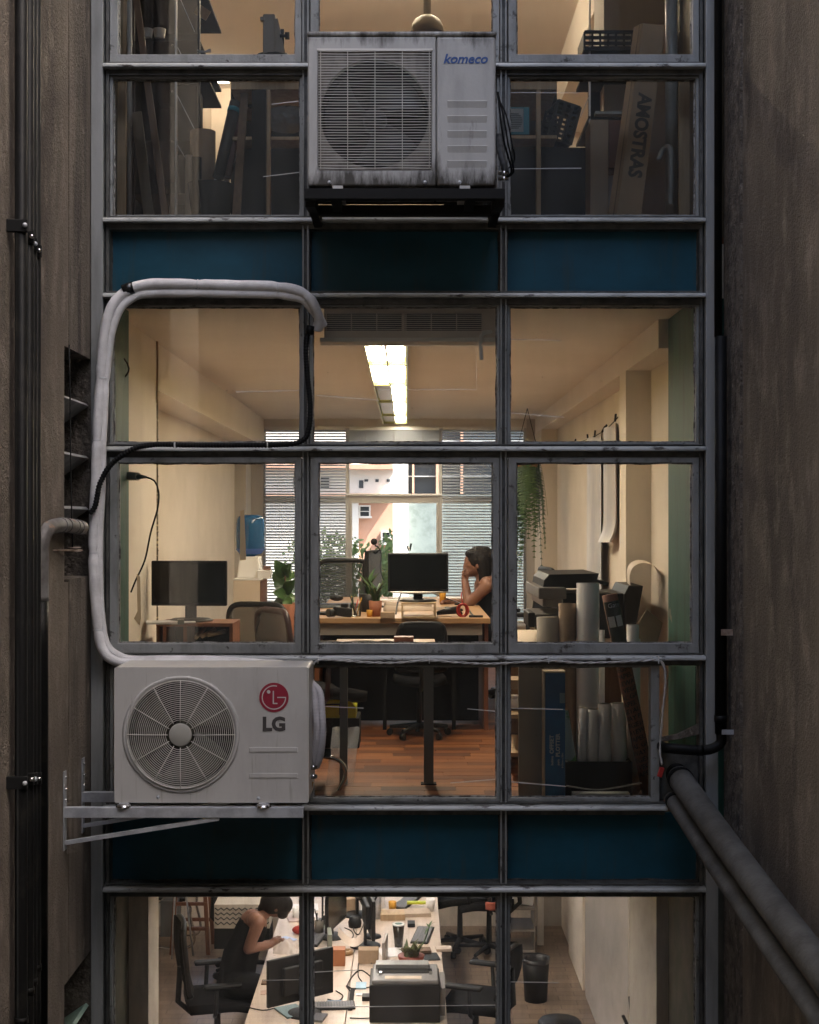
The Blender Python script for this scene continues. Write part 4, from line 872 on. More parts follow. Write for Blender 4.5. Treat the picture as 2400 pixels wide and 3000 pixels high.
# ---- left wall: socket with plug, cable, perforated rail
ty = 8.03; rl = thing('perforated_rail', 'vertical perforated metal rail on the left wall behind the monitor', 'rail', P(461, 1880, ty))
G().box(-1.4235, -1.414, 1.625, 1.648, .2, 2.09).build('strip', M('rail_dark', (.10, .075, .04), .5, col2=(.55, .45, .25), sc=(1, 1, 14), ns=6, lo=.55, hi=.6), rl)
for q in range(16): G().cyl((-1.414, 1.636, .35 + q * .105), (-1.411, 1.636, .35 + q * .105), .004, n=8).build('hole', WHITE if q % 5 == 0 else DARKH, rl)
sk = thing('wall_socket', 'surface socket with grey plug on the left jamb', 'socket', P(385, 1395, 6.9))
G().obox(P(352, 1392, 6.86), (.05, .05, .07)).build('socket_box', BLACK, sk, bevel=.005)
G().cyl(P(365, 1394, 6.86), P(405, 1396, 6.8), .022, .019, 14).build('plug_body', M('plug_grey', (.22, .21, .2), .5), sk)
G().cyl(P(404, 1396, 6.8), P(430, 1398, 6.78), .013, .006, 12).build('plug_tail', M('plug_grey', (.22, .21, .2), .5), sk)
wobble([P(428, 1398, 6.78), P(452, 1408, 6.78), P(465, 1440, 6.78), P(462, 1490, 6.78), P(442, 1560, 6.78), P(425, 1640, 6.78), P(398, 1700, 6.8), P(384, 1735, 6.82)], .0045).build('power_cable', BLACKP, label='dark power cable hanging from the grey plug', cat='cable')
wobble([P(340, 1050, 6.8), P(365, 1052, 6.75), P(378, 1080, 6.75), P(370, 1100, 6.78), P(350, 1118, 6.8)], .0045).build('cable_loop', BLACKP, label='short loop of dark cable on the green left jamb', cat='cable')
wobble([P(396, 925, 7.36), P(440, 962, 7.78), P(460, 990, 8.0), P(461, 1180, 8.0)], .006).build('ceiling_cable', M('cable_tan', (.3, .2, .12), .6), label='tan cable dropping from the ceiling down the left wall', cat='cable')
TAPE = sheer('masking_tape', (.42, .31, .17), .93)
for (pts, lb) in ((((705, 1497), (716, 1494), (722, 1640), (703, 1642)), 'straight strip of tan tape on the glass before the blue water bottle'), (((402, 1680), (412, 1690), (414, 1810), (410, 1832), (394, 1812), (404, 1790)), 'torn strip of grey-tan tape on the left pane')):
    G().prism([(FX(x), FZ(y)) for x, y in pts], .0, .0012).move((0, -.0075, 0)).build('tape_strip', TAPE, label=lb, cat='tape')
# ---- left desk with console and monitor
kd = 9.0 / F
cs = thing('desk_riser', 'small red-brown open desk riser under the big monitor on the left', 'riser', P(570, 1880, 7.65))
zt = ZC - (1826 - VY) * 7.6 / F; x0, x1 = (458 - VX) * 7.6 / F, (682 - VX) * 7.6 / F; y0 = 7.6 - D
G().box(x0, x1, y0, y0 + .34, zt - .018, zt).build('top_board', WOODR, cs, bevel=.002)
for xx in (x0, x0 + .035, (x0 + x1) / 2 - .06, x1 - .018): G().box(xx, xx + .018, y0 + .004, y0 + .33, zt - .20, zt - .018).build('upright', WOODR, cs)
G().box(x0, x1, y0 + .3, y0 + .31, zt - .2, zt - .018).build('back_board', BLACKM, cs)
dk = thing('desk', 'pale desk by the left wall carrying the riser and monitor', 'desk', (x0, y0, 0))
G().box(x0 - .12, x1 + .25, y0 - .25, y0 + .4, zt - .225, zt - .2).build('top_board', BEIGE, dk, bevel=.003)
for xx in (x0 - .1, x1 + .2): G().box(xx, xx + .03, y0 - .2, y0 + .38, 0, zt - .225).build('leg_panel', BEIGE, dk)
monitor('big black monitor on the riser by the left wall', ((555 - VX) * 7.75 / F, 7.75 - D, zt), 224 * 7.75 / F, 132 * 7.75 / F, R(-4), foot=.085)
G().obox(P(500, 1823, 7.67), (.26, .16, .012), (0, 0, .2)).build('paper_stack', PAPER, label='flat stack of paper on the riser left of the monitor foot', cat='paper')
G().obox(P(530, 1822, 7.55), (.035, .02, .028), (0, 0, .2)).build('small_clip_box', M('clip_glass', (.12, .14, .12), .3), bevel=.003, label='small dark clip box on the paper below the monitor', cat='box')
for i in range(3): G().tube([P(610 - i * 18, 1860 + i * 4, 7.65), P(660 - i * 30, 1850 - i * 5, 7.75)], .012, 10).build('paper_roll', M('roll_tan', (.3, .23, .17), .7), label=('loose tan roll lying in the left riser, topmost', 'loose tan roll lying in the left riser, middle one', 'loose tan roll lying in the left riser, lowest')[i], cat='roll', group='rolls in the riser')
# ---- water cooler on cabinet
dw = 10.6; kw = dw / F; xw = (727 - VX) * kw
cb = thing('cabinet', 'tall cream cabinet with wooden side under the water cooler', 'cabinet', (xw, dw - D, 0))
zc = ZC - (1700 - VY) * kw
G().box((684 - VX) * kw, (762 - VX) * kw, dw - D, dw - D + .5, 0, zc).build('carcass', BEIGE, cb, bevel=.003)
G().box((762 - VX) * kw, (764 - VX) * kw, dw - D + .002, dw - D + .5, 0.0, zc - .012).build('side_panel', WOODR, cb)
G().box((684 - VX) * kw, (768 - VX) * kw, dw - D - .004, dw - D + .51, zc, zc + .012).build('top', WHITE, cb)
wc = thing('water_dispenser', 'white water dispenser with big blue bottle on the cream cabinet', 'water dispenser', (xw, dw - D + .2, zc))
z = zc + .012; cx, cyy = xw - .005, dw - D + .2
hd = ZC - (1632 - VY) * kw - z
G().obox((cx, cyy, z + hd / 2), (.175, .24, hd), taper=.84).build('housing', WHITE, wc, bevel=.008)
zb0 = z + hd; bh_ = ZC - (1508 - VY) * kw - zb0; rb = 43 * kw
BOT5 = M('bottle_blue', (.01, .075, .2), .2, col2=(.02, .11, .26), ns=4, trans=.15)
G().lathe([(.03, -.01), (.04, .005), (rb * .75, .02), (rb * .97, .05), (rb, .08), (rb, bh_ - .07), (rb * .96, bh_ - .035), (rb * .84, bh_ - .012), (rb * .6, bh_), (0, bh_)], (cx, cyy, zb0), 32).build('bottle', BOT5, wc)
G().lathe([(rb * .75, .018), (rb * 1.0, .05), (rb * 1.005, .06)], (cx, cyy, zb0), 32).build('bottle_shoulder', M('bottle_pale', (.06, .13, .4), .2), wc)
G().box(cx + .045, cx + .06, cyy - .13, cyy - .11, z + hd * .78, z + hd * .88).build('tap', WHITE, wc)
tb = thing('plastic_tub', 'white plastic tub with small boxes on the cabinet beside the dispenser', 'tub', P(782, 1690, 10.75))
G().obox(P(776, 1682, 10.7), (.09, .12, .06), taper=1.15).build('tub', WHITE, tb, bevel=.004)
G().obox(P(783, 1665, 10.7), (.05, .06, .035)).build('lid_box', M('box_brown', (.2, .11, .08), .6), tb)
# ---- fiddle leaf plant
pl = thing('fiddle_leaf_plant', 'glossy dark fiddle-leaf plant in front of the left blind', 'plant', P(835, 1850, 11.2))
b = P(838, 1800, 11.2); G().tube([b, P(832, 1740, 11.2), P(836, 1690, 11.2), P(832, 1655, 11.2)], [.012, .01, .008, .005], 8).build('stem', WOODB, pl)
rnd = random.Random(4)
for (ax, ay, tx, ty_, w) in ((832, 1690, 805, 1640, .10), (835, 1680, 818, 1645, .09), (836, 1685, 852, 1652, .10), (836, 1700, 862, 1672, .1), (834, 1715, 800, 1675, .1), (834, 1725, 803, 1700, .1), (836, 1735, 868, 1700, .1), (836, 1745, 799, 1735, .09), (836, 1760, 866, 1745, .1), (836, 1770, 800, 1765, .09), (838, 1750, 850, 1790, .08), (834, 1705, 840, 1660, .1), (836, 1765, 818, 1800, .08)):
    leaf(P(ax, ay, 11.2), P(tx, ty_, 11.2 + rnd.uniform(-.15, .15)), w, LEAFD if rnd.random() < .6 else LEAF, pl, (0, -1, .3))
G().lathe([(.11, 0), (.15, .26), (.135, .26), (.1, .05)], (b.x, b.y, .45), 20).build('pot', TERRA, pl)
G().lathe([(.0, 0), (.16, 0), (.16, .45), (0, .45)], (b.x, b.y, 0), 4).build('stand', WOODR, pl)
# ---- chairs in the office
office_chair('black mesh office chair in front of the fiddle-leaf plant, left pane', (P(806, 1800, 9.6).x, 9.75 - D, -.2), R(-25), bh=.42)
office_chair('mesh chair with tall ladder-like back at the far side of the desk', (P(1012, 1700, 11.6).x, 11.7 - D, -.17), R(-172), bh=.62)
office_chair('dark reddish mesh chair close to the left mullion of the middle pane', (P(915, 1830, 8.45).x, 8.5 - D, -.15), R(-60), bh=.40, col=M('chair_maroon', (.035, .014, .016), .5))
ch = office_chair('low black chair pushed against the front of the central desk', (P(1230, 1830, 8.6).x, 8.75 - D, -.11), R(4), mesh=False, arms=False, bh=.40); ch.scale = (.66, .7, .74); ch.location.y = 8.95 - D; ch.location.z = 0.0
office_chair('black chair of the seated woman, back seen right of the mullion', (P(1490, 1700, 10.7).x + .02, 10.6 - D, 0), R(100), mesh=False, bh=.42)
# ---- central desk
dx0, dx1, dy0, dy1 = -.62, .525, 9.03 - D, 11.6 - D
ds = thing('desk', 'long central wooden desk of the middle office with monitor and clutter', 'desk', (0, dy0, 0))
G().box(dx0, dx1, dy0, dy1, .705, .74).build('top_board', WOOD, ds, bevel=.003)
G().box(dx0 + .05, dx1 - .05, dy0 + .03, dy0 + .05, .63, .705).build('apron', M('apron_grey', (.28, .25, .22), .6), ds)
G().box(dx0 + .05, dx1 - .05, dy0 + .5, dy0 + .52, .02, .70).build('under_desk_shade_panel', BLACKM, ds)  # black sheet added to stand for the shade under the desk
for xx, m in ((-.15, BLACKM), (.30, BLACKM)): G().box(xx - .012, xx + .012, dy0 + .2, dy0 + .224, 0, .705).build('leg', m, ds)
G().box(.495, .552 - .03, dy0 + .18, dy0 + .9, 0, .705).build('leg_panel', WOODR, ds)
G().box(dx0 + .02, dx0 + .05, dy0 + .1, dy0 + .9, 0, .705).build('leg_panel', WOODR, ds)
nt = thing('side_table', 'narrow wooden table just inside the middle pane on a grey metal leg', 'table', (-.1, .9, 0))
G().box(-.37, .14, .45, 1.02, .715, .74).build('top_board', WOOD, nt, bevel=.003)
lg_ = P(1256, 2297, 7.32); G().box(lg_.x - .025, lg_.x + .025, lg_.y - .02, lg_.y + .02, .004, .714).build('leg', M('leg_steel', (.17, .17, .165), .35, .6), nt)
G().box(lg_.x - .04, lg_.x + .04, lg_.y - .03, lg_.y + .03, 0, .006).build('foot_plate', BLACKM, nt)
G().box(-.35, -.31, .9, .94, 0, .714).build('leg', M('leg_steel', (.17, .17, .165), .35, .6), nt)
DT = .74
def on(px, py_, extra=0):                             # place on the desk top under a pixel
    d = (ZC - DT) * F / (py_ - VY); return P(px, py_, d) + Vector((0, extra, 0))
# monitor riser box
pm_ = on(1227, 1812); kx = (pm_.y + D) / F
rs = thing('monitor_riser', 'small open wooden box holding up the middle monitor', 'riser', pm_)
rx0, rx1 = (1176 - VX) * kx, (1278 - VX) * kx; rz = DT + 47 * kx
for (a, b2_, c_, d_, nm) in ((rx0, rx1, rz - .012, rz, 'top_board'), (rx0, rx1, DT, DT + .012, 'bottom_board'), (rx0, rx0 + .012, DT + .012, rz - .012, 'side_board'), (rx1 - .012, rx1, DT + .012, rz - .012, 'side_board')):
    G().box(a, b2_, pm_.y, pm_.y + .22, c_, d_).build(nm, WOODL, rs, bevel=.0015)
dmm = pm_.y + D + .12; km = dmm / F
monitor('middle monitor with silver chin on the wooden box', ((1225 - VX) * km, pm_.y + .10, rz), 177 * km, 112 * km, 0, foot=ZC - (1732 - VY) * km - rz, silver=True)
# second monitor edge-on with webcam and microphone
mo = monitor('slim monitor seen edge-on beside the terracotta pot', (P(1094, 1730, 10.2).x, 10.2 - D, DT), .5, .31, R(80), foot=.10)
mc = thing('microphone', 'round black microphone on a thin arm above the edge-on monitor', 'microphone', P(1097, 1590, 10.2))
G().lathe([(.0, -.02), (.022, -.018), (.024, 0), (.022, .018), (0, .02)], P(1096, 1587, 10.2), 18, 'y').build('head', BLACK, mc)
G().tube([P(1098, 1598, 10.2), P(1106, 1602, 10.2), P(1113, 1610, 10.2), P(1100, 1622, 10.2)], .006, 8).build('arm', BLACK, mc)
wobble([P(1106, 1598, 10.2), P(1117, 1625, 10.2), P(1114, 1665, 10.2), P(1124, 1700, 10.2)], .003).build('cord', BLACK, mc)
wcb = thing('webcam', 'small black and white webcam clipped on top of the middle monitor', 'webcam', P(1200, 1608, dmm))
G().obox(P(1196, 1606, dmm), (.012, .02, .03), (0, -.3, 0)).build('body', BLACK, wcb); G().obox(P(1203, 1602, dmm), (.012, .02, .045), (0, .2, 0)).build('arm', BLACK, wcb); G().obox(P(1199, 1608, dmm - .02), (.006, .01, .03), (0, -.3, 0)).build('face', WHITE, wcb)
# terracotta pot with spiky plant
pp = on(1100, 1806); kp = (pp.y + D) / F
pt = thing('potted_plant', 'terracotta pot with a straggly dark plant on the central desk', 'plant', pp)
G().lathe([(.0, 0), (16 * kp, 0), (20 * kp, 46 * kp), (18 * kp, 46 * kp), (16 * kp, 40 * kp), (0, 40 * kp)], pp, 24).build('pot', TERRA, pt)
rnd = random.Random(8)
for i in range(26):
    a = rnd.uniform(0, 6.28); b0 = pp + Vector((rnd.uniform(-.02, .02), rnd.uniform(-.02, .02), 40 * kp)); l_ = rnd.uniform(.06, .17)
    leaf(b0, b0 + Vector((math.cos(a) * l_ * .55, math.sin(a) * l_ * .4, l_)), .03, LEAFD, pt)
bkp = thing('plant_pot', 'black round pot with leaves behind the terracotta pot', 'plant', on(1075, 1800, .15))
q0 = on(1078, 1795, .12); G().lathe([(0, 0), (.05, 0), (.065, .12), (.055, .12), (0, .11)], q0, 20).build('pot', BLACK, bkp)
for i in range(14):
    a = rnd.uniform(0, 6.28); b0 = q0 + Vector((0, 0, .11)); l_ = rnd.uniform(.08, .2); leaf(b0, b0 + Vector((math.cos(a) * l_ * .5, math.sin(a) * l_ * .4, l_)), .035, LEAFD, bkp)
# glass jar with pens and succulent
jr = thing('pen_jar', 'glass jar with pens and a green sprig at the desk front', 'jar', on(1042, 1806)); q0 = on(1042, 1806)
G().lathe([(0, 0), (.034, 0), (.036, .01), (.036, .07), (.032, .078), (.033, .085)], q0, 20).build('jar', glass_mat('jar_glass', (.8, .85, .83), .05), jr)
for i in range(6): G().cyl(q0 + Vector((rnd.uniform(-.015, .015), rnd.uniform(-.015, .015), .004)), q0 + Vector((rnd.uniform(-.04, .04), rnd.uniform(-.02, .02), rnd.uniform(.11, .15))), .004, n=6).build('pen', random.choice((BLACK, RED, YEL, BLACK)), jr)
for i in range(5): leaf(q0 + Vector((-.02, 0, .06)), q0 + Vector((rnd.uniform(-.06, .0), 0, .15)), .016, M('leaf_bright', (.12, .3, .05), .5), jr)
# laptop / books / boxes / small things
lp = thing('laptop', 'closed grey laptop lying at the far left of the central desk', 'laptop', on(985, 1780, .1)); q0 = on(982, 1782, .1)
G().obox(q0 + Vector((0, 0, .012)), (.30, .21, .02), (0, 0, .1)).build('base', M('laptop_grey', (.10, .13, .15), .3), lp, bevel=.004); G().obox(q0 + Vector((0, 0, .024)), (.30, .21, .006), (0, 0, .1)).build('lid', BLACK, lp)
q0 = on(985, 1772, .12); G().ball(q0 + Vector((0, -.03, .045)), .05, 14, (1, .6, .45)).build('headset_case', BLACK, label='black rounded case on the closed laptop', cat='case')
cmra = thing('camera', 'black camera lying on its back left of the pen jar', 'camera', on(1003, 1808)); q0 = on(1003, 1808)
G().obox(q0 + Vector((0, 0, .035)), (.12, .06, .06), (0, .15, .2)).build('body', BLACK, cmra, bevel=.008); G().cyl(q0 + Vector((-.05, -.02, .03)), q0 + Vector((-.09, -.05, .03)), .026, n=16).build('lens', BLACK, cmra); G().obox(q0 + Vector((.015, 0, .075)), (.045, .04, .025)).build('viewfinder', BLACK, cmra, bevel=.004)
G().obox(on(1136, 1811) + Vector((0, 0, 9 * .00217)), (42 * .00217, .05, 18 * .00217)).build('card_box', CARD, bevel=.002, label='small tan box at the desk front beside the terracotta pot', cat='box')
for i, (x_, y_, m, lb) in enumerate(((1083, 1807, YEL, 'small yellow roll left of the terracotta pot'), (1297, 1770, YEL, 'tall yellow cup right of the middle monitor'))):
    q0 = on(x_, y_, 0); r_ = (.02, .026)[i]; hh = (.045, .115)[i]
    G().lathe([(0, 0), (r_ * .85, 0), (r_, hh), (r_ * .85, hh), (r_ * .8, .01)], q0, 20).build('cup', m, label=lb, cat='cup')
for i, (xa, ya_, xb, yb2, dd, r_, lb) in enumerate(((1128, 1795, 1300, 1800, 9.75, .036, 'long paper roll lying behind the wooden box'), (1130, 1780, 1260, 1788, 9.9, .03, 'second paper roll lying farther back on the desk'))):
    G().pipe(P(xb, yb2 - 6, dd + .1), P(xa, ya_ - 6, dd - .05), r_, r_ * .7).build('paper_roll', M('roll_greige', (.42, .34, .27), .7), label=lb, cat='roll')
rd = thing('cable_coil', 'red coiled cable at the right front of the desk', 'cable', on(1356, 1800)); q0 = on(1356, 1808)
for i in range(5): G().tube([q0 + Vector(((.022 + .004 * i) * math.cos(a * .35), .01 * math.sin(i), .045 + (.035 + .002 * i) * math.sin(a * .35))) for a in range(19)], .0045, 6, False).build('loop', RED, rd)
wobble([q0 + Vector((.0, 0, .09)), q0 + Vector((-.01, 0, .13)), q0 + Vector((-.005, .02, .16))], .004).build('tail', RED, rd)
wobble([on(1180, 1772, .25) + Vector((0, 0, .1)), on(1165, 1790, .1) + Vector((0, 0, .05)), on(1160, 1800)], .005).build('desk_cable', BLACK, label='black cable dropping behind the wooden box', cat='cable')
wobble([on(1270, 1765, .2) + Vector((0, 0, .06)), on(1310, 1770) + Vector((0, 0, .04)), on(1360, 1785) + Vector((0, 0, .03)), on(1380, 1800) + Vector((0, 0, .01)), on(1392, 1808)], .005).build('desk_cable', BLACK, label='black cable running to the right front corner of the desk', cat='cable')
tl = thing('hand_tool', 'black pistol-shaped hand tool lying at the desk front', 'tool', on(1325, 1806)); q0 = on(1325, 1806)
G().tube([q0 + Vector((-.10, 0, .02)), q0 + Vector((-.03, 0, .035)), q0 + Vector((.05, 0, .045))], [.012, .022, .026], 10).build('barrel', BLACK, tl); G().tube([q0 + Vector((.03, 0, .04)), q0 + Vector((.055, .02, .012))], .018, 10).build('grip', BLACK, tl)
for (x_, y_, m, sz, lb, cat) in ((1310, 1786, BLACK, (.07, .10, .03), 'black computer mouse right of the wooden box', 'mouse'), (1345, 1790, BLACK, (.06, .09, .028), 'second black mouse near the red cable', 'mouse')):
    G().ball(on(x_, y_) + Vector((0, 0, .006)), .5, 14, sz).build('computer_mouse', m, label=lb, cat=cat)
G().obox(on(1395, 1809) + Vector((0, 0, .008)), (.09, .02, .015), (0, 0, -.2)).build('marker', BLACK, bevel=.004, label='black marker lying at the right desk corner', cat='pen')
G().obox(on(1360, 1772) + Vector((0, 0, .006)), (.14, .05, .012), (0, 0, 0)).build('notebook', BLACKM, label='thin black notebook in front of the woman', cat='notebook')
G().obox(on(1380, 1769) + Vector((0, 0, .003)), (.12, .18, .004), (0, 0, .1)).build('paper_sheet', PAPER, label='white sheet of paper under the woman elbow', cat='paper')
G().obox(on(1300, 1806) + Vector((0, 0, .003)), (.10, .05, .004), (0, .06, .3)).build('paper_scrap', M('scrap_tan', (.5, .4, .3), .8), label='curled scrap of tan paper at the desk edge', cat='paper')
for i, (x_, m) in enumerate(((1205, RED), (1250, YEL))): G().obox(P(x_, 1806, pm_.y + D + .08), (.09, .03, .012)).build('sticky_pad', m, label=('red pad inside the wooden monitor box', 'yellow pad inside the wooden monitor box')[i], cat='notepad')
for i, (x_, y_, s_) in enumerate(((1150, 1762, .2), (1190, 1755, .26), (1330, 1755, .22), (960, 1800, .2))): G().obox(on(x_, y_, .0) + Vector((0, 0, .008)), (s_, .16, .014), (0, 0, .3 * i)).build('paper_stack', PAPER if i != 3 else BLACKM, label=('papers behind the terracotta pot', 'papers below the middle monitor', 'papers beside the yellow cup', 'dark folder at the left front of the desk')[i], cat='paper')
# things against the middle pane sill: book, scraps
G().obox(P(1183, 1873, 7.2), (.10, .08, .03), (0, 0, 0)).build('cassette_box', M('box_redbrown', (.3, .13, .09), .5), bevel=.003, label='small red-brown box with white edge on the near table', cat='box')
for i, (x_, w_) in enumerate(((1065, 55), (965, 40), (1130, 30))): G().ball(P(x_, 1885, 6.55), .5, 12, (w_ * .0032, .05, .03)).build('crumpled_rag', M('rag_tan', (.34, .28, .21), .9, col2=(.2, .16, .12), ns=20, bump=.5), label=('crumpled tan rag on the sill, widest one', 'crumpled tan rag on the sill by the mullion', 'crumpled tan rag on the sill, smallest')[i], cat='rag')
# ---- under the desks
lm = thing('tool_case', 'lime green tool case with black handle under the desk', 'case', P(990, 2103, 8.5)); q0 = P(994, 2104, 8.5)
G().prism([(q0.x - .12, q0.z), (q0.x + .10, q0.z), (q0.x + .10, q0.z + .065), (q0.x + .05, q0.z + .12), (q0.x - .12, q0.z + .10)], q0.y, q0.y + .25).build('case', LIME, lm, bevel=.004)
G().obox(q0 + Vector((.02, -.006, .05)), (.04, .012, .06)).build('latch', BLACK, lm, bevel=.003); G().tube([q0 + Vector((-.10, -.01, .08)), q0 + Vector((.01, -.012, .085)), q0 + Vector((.03, -.012, .05))], .005, 6).build('handle', BLACK, lm)
G().box(q0.x - .14, q0.x + .12, q0.y - .01, q0.y + .3, 0.0, q0.z - .001).build('low_crate', BLACKM, label='low black crate under the lime tool case', cat='crate')
ph = thing('plastic_sheet', 'glossy clear plastic sheet draped over a carton under the left end of the desk', 'plastic', P(1000, 2230, 7.4)); 
G().sheet(lambda u, v: P(975 + 80 * u - 20 * v, 2130 + 170 * v, 7.5 - .3 * v) + Vector((0, .02 * math.sin(u * 9 + v * 5), 0)), 12, 12).build('sheet', sheer('clear_plastic', (.55, .57, .62), .33), ph)
ct = thing('cantilever_chair', 'chair with curved chrome tube legs beside the lower unit', 'chair', P(960, 2270, 7.2))
for dd in (7.15, 7.4): G().tube(smooth_path([P(925, 2215, dd), P(975, 2220, dd), P(1005, 2238, dd), P(1012, 2275, dd), P(985, 2330, dd)], .02), .011, 10).build('leg_tube', CHROME, ct)
G().sheet(lambda u, v: P(880 + 90 * u, 2205, 7.1 + .35 * v), 4, 4).build('seat', CLOTH, ct, solid=.04)

# ---- the seated woman (facing left, chin on hand)
dW = 10.5
def W(x, y, dd=0): return P(x, y, dW + dd)
wm = thing('person', 'woman with dark bob and black top sitting at the desk, chin on hand', 'person', W(1440, 1850))
caps = [(W(1440, 1850), W(1440, 1780), .115, .11), (W(1440, 1780), W(1428, 1718), .11, .10), (W(1428, 1712, -.13), W(1428, 1712, .15), .06, .06), (W(1420, 1712), W(1408, 1680), .05, .045),
        (W(1430, 1716, -.16), W(1378, 1765, -.12), .047, .038), (W(1372, 1768, -.12), W(1362, 1698, -.06), .038, .027), (W(1362, 1698, -.06), W(1364, 1684, -.05), .027, .03),
        (W(1428, 1716, .17), W(1380, 1768, .2), .045, .037), (W(1380, 1766, .2), W(1318, 1765, .1), .036, .026), (W(1318, 1764, .1), W(1300, 1766, .06), .026, .026),
        (W(1440, 1850, -.1), W(1370, 1870, -.1), .085, .065), (W(1440, 1850, .12), W(1370, 1870, .12), .085, .065), (W(1370, 1870, -.1), W(1372, 2010, -.1), .06, .045), (W(1370, 1870, .12), W(1372, 2010, .12), .06, .045)]
for q in range(4): caps.append((W(1362 + q * .5, 1684, -.085 + q * .022), W(1355 + q, 1676, -.085 + q * .022), .0095, .009)); caps.append((W(1355 + q, 1676, -.085 + q * .022), W(1361 + q, 1670, -.08 + q * .02), .009, .008))
caps.append((W(1368, 1688, -.03), W(1374, 1678, -.02), .01, .009))
for q in range(4): caps.append((W(1302, 1766, .03 + q * .02), W(1290 + abs(q - 1.5) * 2, 1768, .02 + q * .022), .009, .008))
caps.append((W(1308, 1764, .02), W(1300, 1764, -.01), .009, .008))
balls = [(W(1396, 1648), .092, (1.0, .82, 1.12)), (W(1382, 1664), .062, (1.05, .9, 1.1)), (W(1374, 1682), .026, (1, 1.1, .9)), (W(1364, 1660), .013, (1.3, .8, 1)), (W(1367, 1656), .012, (1, .7, 1.3)), (W(1368, 1673), .012, (.9, 1.6, .7)), (W(1400, 1656, -.078), .02, (.8, .4, 1.3))]
figure('body', SKIN, wm, caps, balls, .0065, 3)
figure('hair', HAIR, wm, [(W(1420, 1630), W(1424, 1700), .075, .055), (W(1414, 1640, -.06), W(1418, 1708, -.055), .045, .035), (W(1414, 1640, .06), W(1418, 1708, .055), .045, .035)], [(W(1403, 1640), .098, (1.02, .92, 1.06)), (W(1378, 1622), .045, (.9, 1.5, .7)), (W(1376, 1636), .02, (.7, 3.0, 1.1))], .008, 3)
figure('top', CLOTH, wm, [(W(1440, 1855), W(1440, 1790), .128, .124), (W(1440, 1790), W(1434, 1742), .124, .112), (W(1432, 1730, -.07), W(1424, 1704, -.075), .022, .018), (W(1432, 1730, .09), W(1424, 1704, .09), .022, .018)], (), .008, 2)
figure('trousers', CLOTH, wm, [(W(1440, 1850, -.1), W(1370, 1870, -.1), .095, .075), (W(1440, 1850, .12), W(1370, 1870, .12), .095, .075), (W(1370, 1870, -.1), W(1372, 2010, -.1), .07, .055), (W(1370, 1870, .12), W(1372, 2010, .12), .07, .055)], (), .01, 2)
# ---- hanging fern
fn_ = thing('hanging_fern', 'big green fern hanging before the right blind', 'plant', P(1545, 1360, 12.6))
cF = P(1545, 1345, 12.6)
G().lathe([(0, -.08), (.09, -.07), (.12, .05), (.1, .05)], cF, 20).build('pot', TERRA, fn_)
for s_ in (-1, 1): G().cyl(cF + Vector((s_ * .1, 0, .05)), cF + Vector((0, 0, .45)), .003, n=5).build('hanger_wire', BLACK, fn_)
rnd = random.Random(12)
for i in range(34):
    a = rnd.uniform(0, 6.28); rr = rnd.uniform(.06, .17); L = rnd.uniform(.5, 1.22)
    pts = [cF + Vector((math.cos(a) * rr * t ** .4 * 1.1, math.sin(a) * rr * t ** .4, .08 * math.sin(min(1, t * 5) * 1.6) - L * t ** 1.4)) for t in [j / 26 for j in range(27)]]
    g = G().tube(pts, .002, 4)
    for j in range(2, 27):
        t_ = (pts[j] - pts[j - 1]).normalized(); sd_ = t_.cross(Vector((math.cos(a), math.sin(a), .2))).normalized(); ln = .068 * math.sin(math.pi * (.1 + .88 * j / 27)) + .008
        for s_ in (-1, 1):
            e = pts[j] + sd_ * (s_ * ln) + t_ * ln * .35
            g.add([pts[j] - t_ * .006, e, pts[j] + t_ * .010], [(0, 1, 2)])
    g.build('frond', LEAF if rnd.random() < .6 else LEAFD, fn_)
# ---- right wall: drawings on a string
st = thing('clip_string', 'string with black clips slanting along the right wall', 'string', P(1740, 1270, 10))
sp = [P(1681, 1300, 11.0), P(1722, 1287, 10.5), P(1770, 1262, 9.8), P(1806, 1228, 9.25), P(1810, 1222, 9.2)]
wobble(sp, .004).build('string', BLACK, st)
for px, py_, dd in ((1684, 1299, 11), (1722, 1286, 10.5), (1743, 1275, 10.2), (1768, 1262, 9.8), (1774, 1258, 9.75), (1803, 1228, 9.25)): G().obox(P(px, py_ - 4, dd), (.012, .02, .05), (0, rnd.uniform(-.6, .6), 0)).build('clip', BLACK, st)
SH = M('drawing_sheet', (.58, .55, .52), .35, col2=(.45, .44, .46), sc=(3, 3, .6), ns=4)
def sheetdraw(xa, da, xb, db_, ya, yb1, yb2, lb, curl):
    t = thing('drawing_sheet', lb, 'paper', P((xa + xb) / 2, ya, (da + db_) / 2), 'drawings on the right wall')
    def fn(u, v):
        p = P(xa + (xb - xa) * u, ya - (ya - 1300) * 0 + ((1238 if xa > 1765 else 1262) - ya) * u + ((yb1 + (yb2 - yb1) * u) - ya) * v, da + (db_ - da) * u)
        p.x += -.025 * math.sin(u * 7) - curl * max(0, v - .8) ** 2 * 3; return p
    G().sheet(fn, 14, 18).build('sheet', SH, t)
sheetdraw(1721, 10.55, 1768, 9.85, 1290, 1760, 1800, 'long pale drawing sheet hanging on the right wall, left one', .0)
sheetdraw(1772, 9.8, 1811, 9.22, 1258, 1590, 1608, 'shorter drawing sheet with curled lower edge, right one', .35)
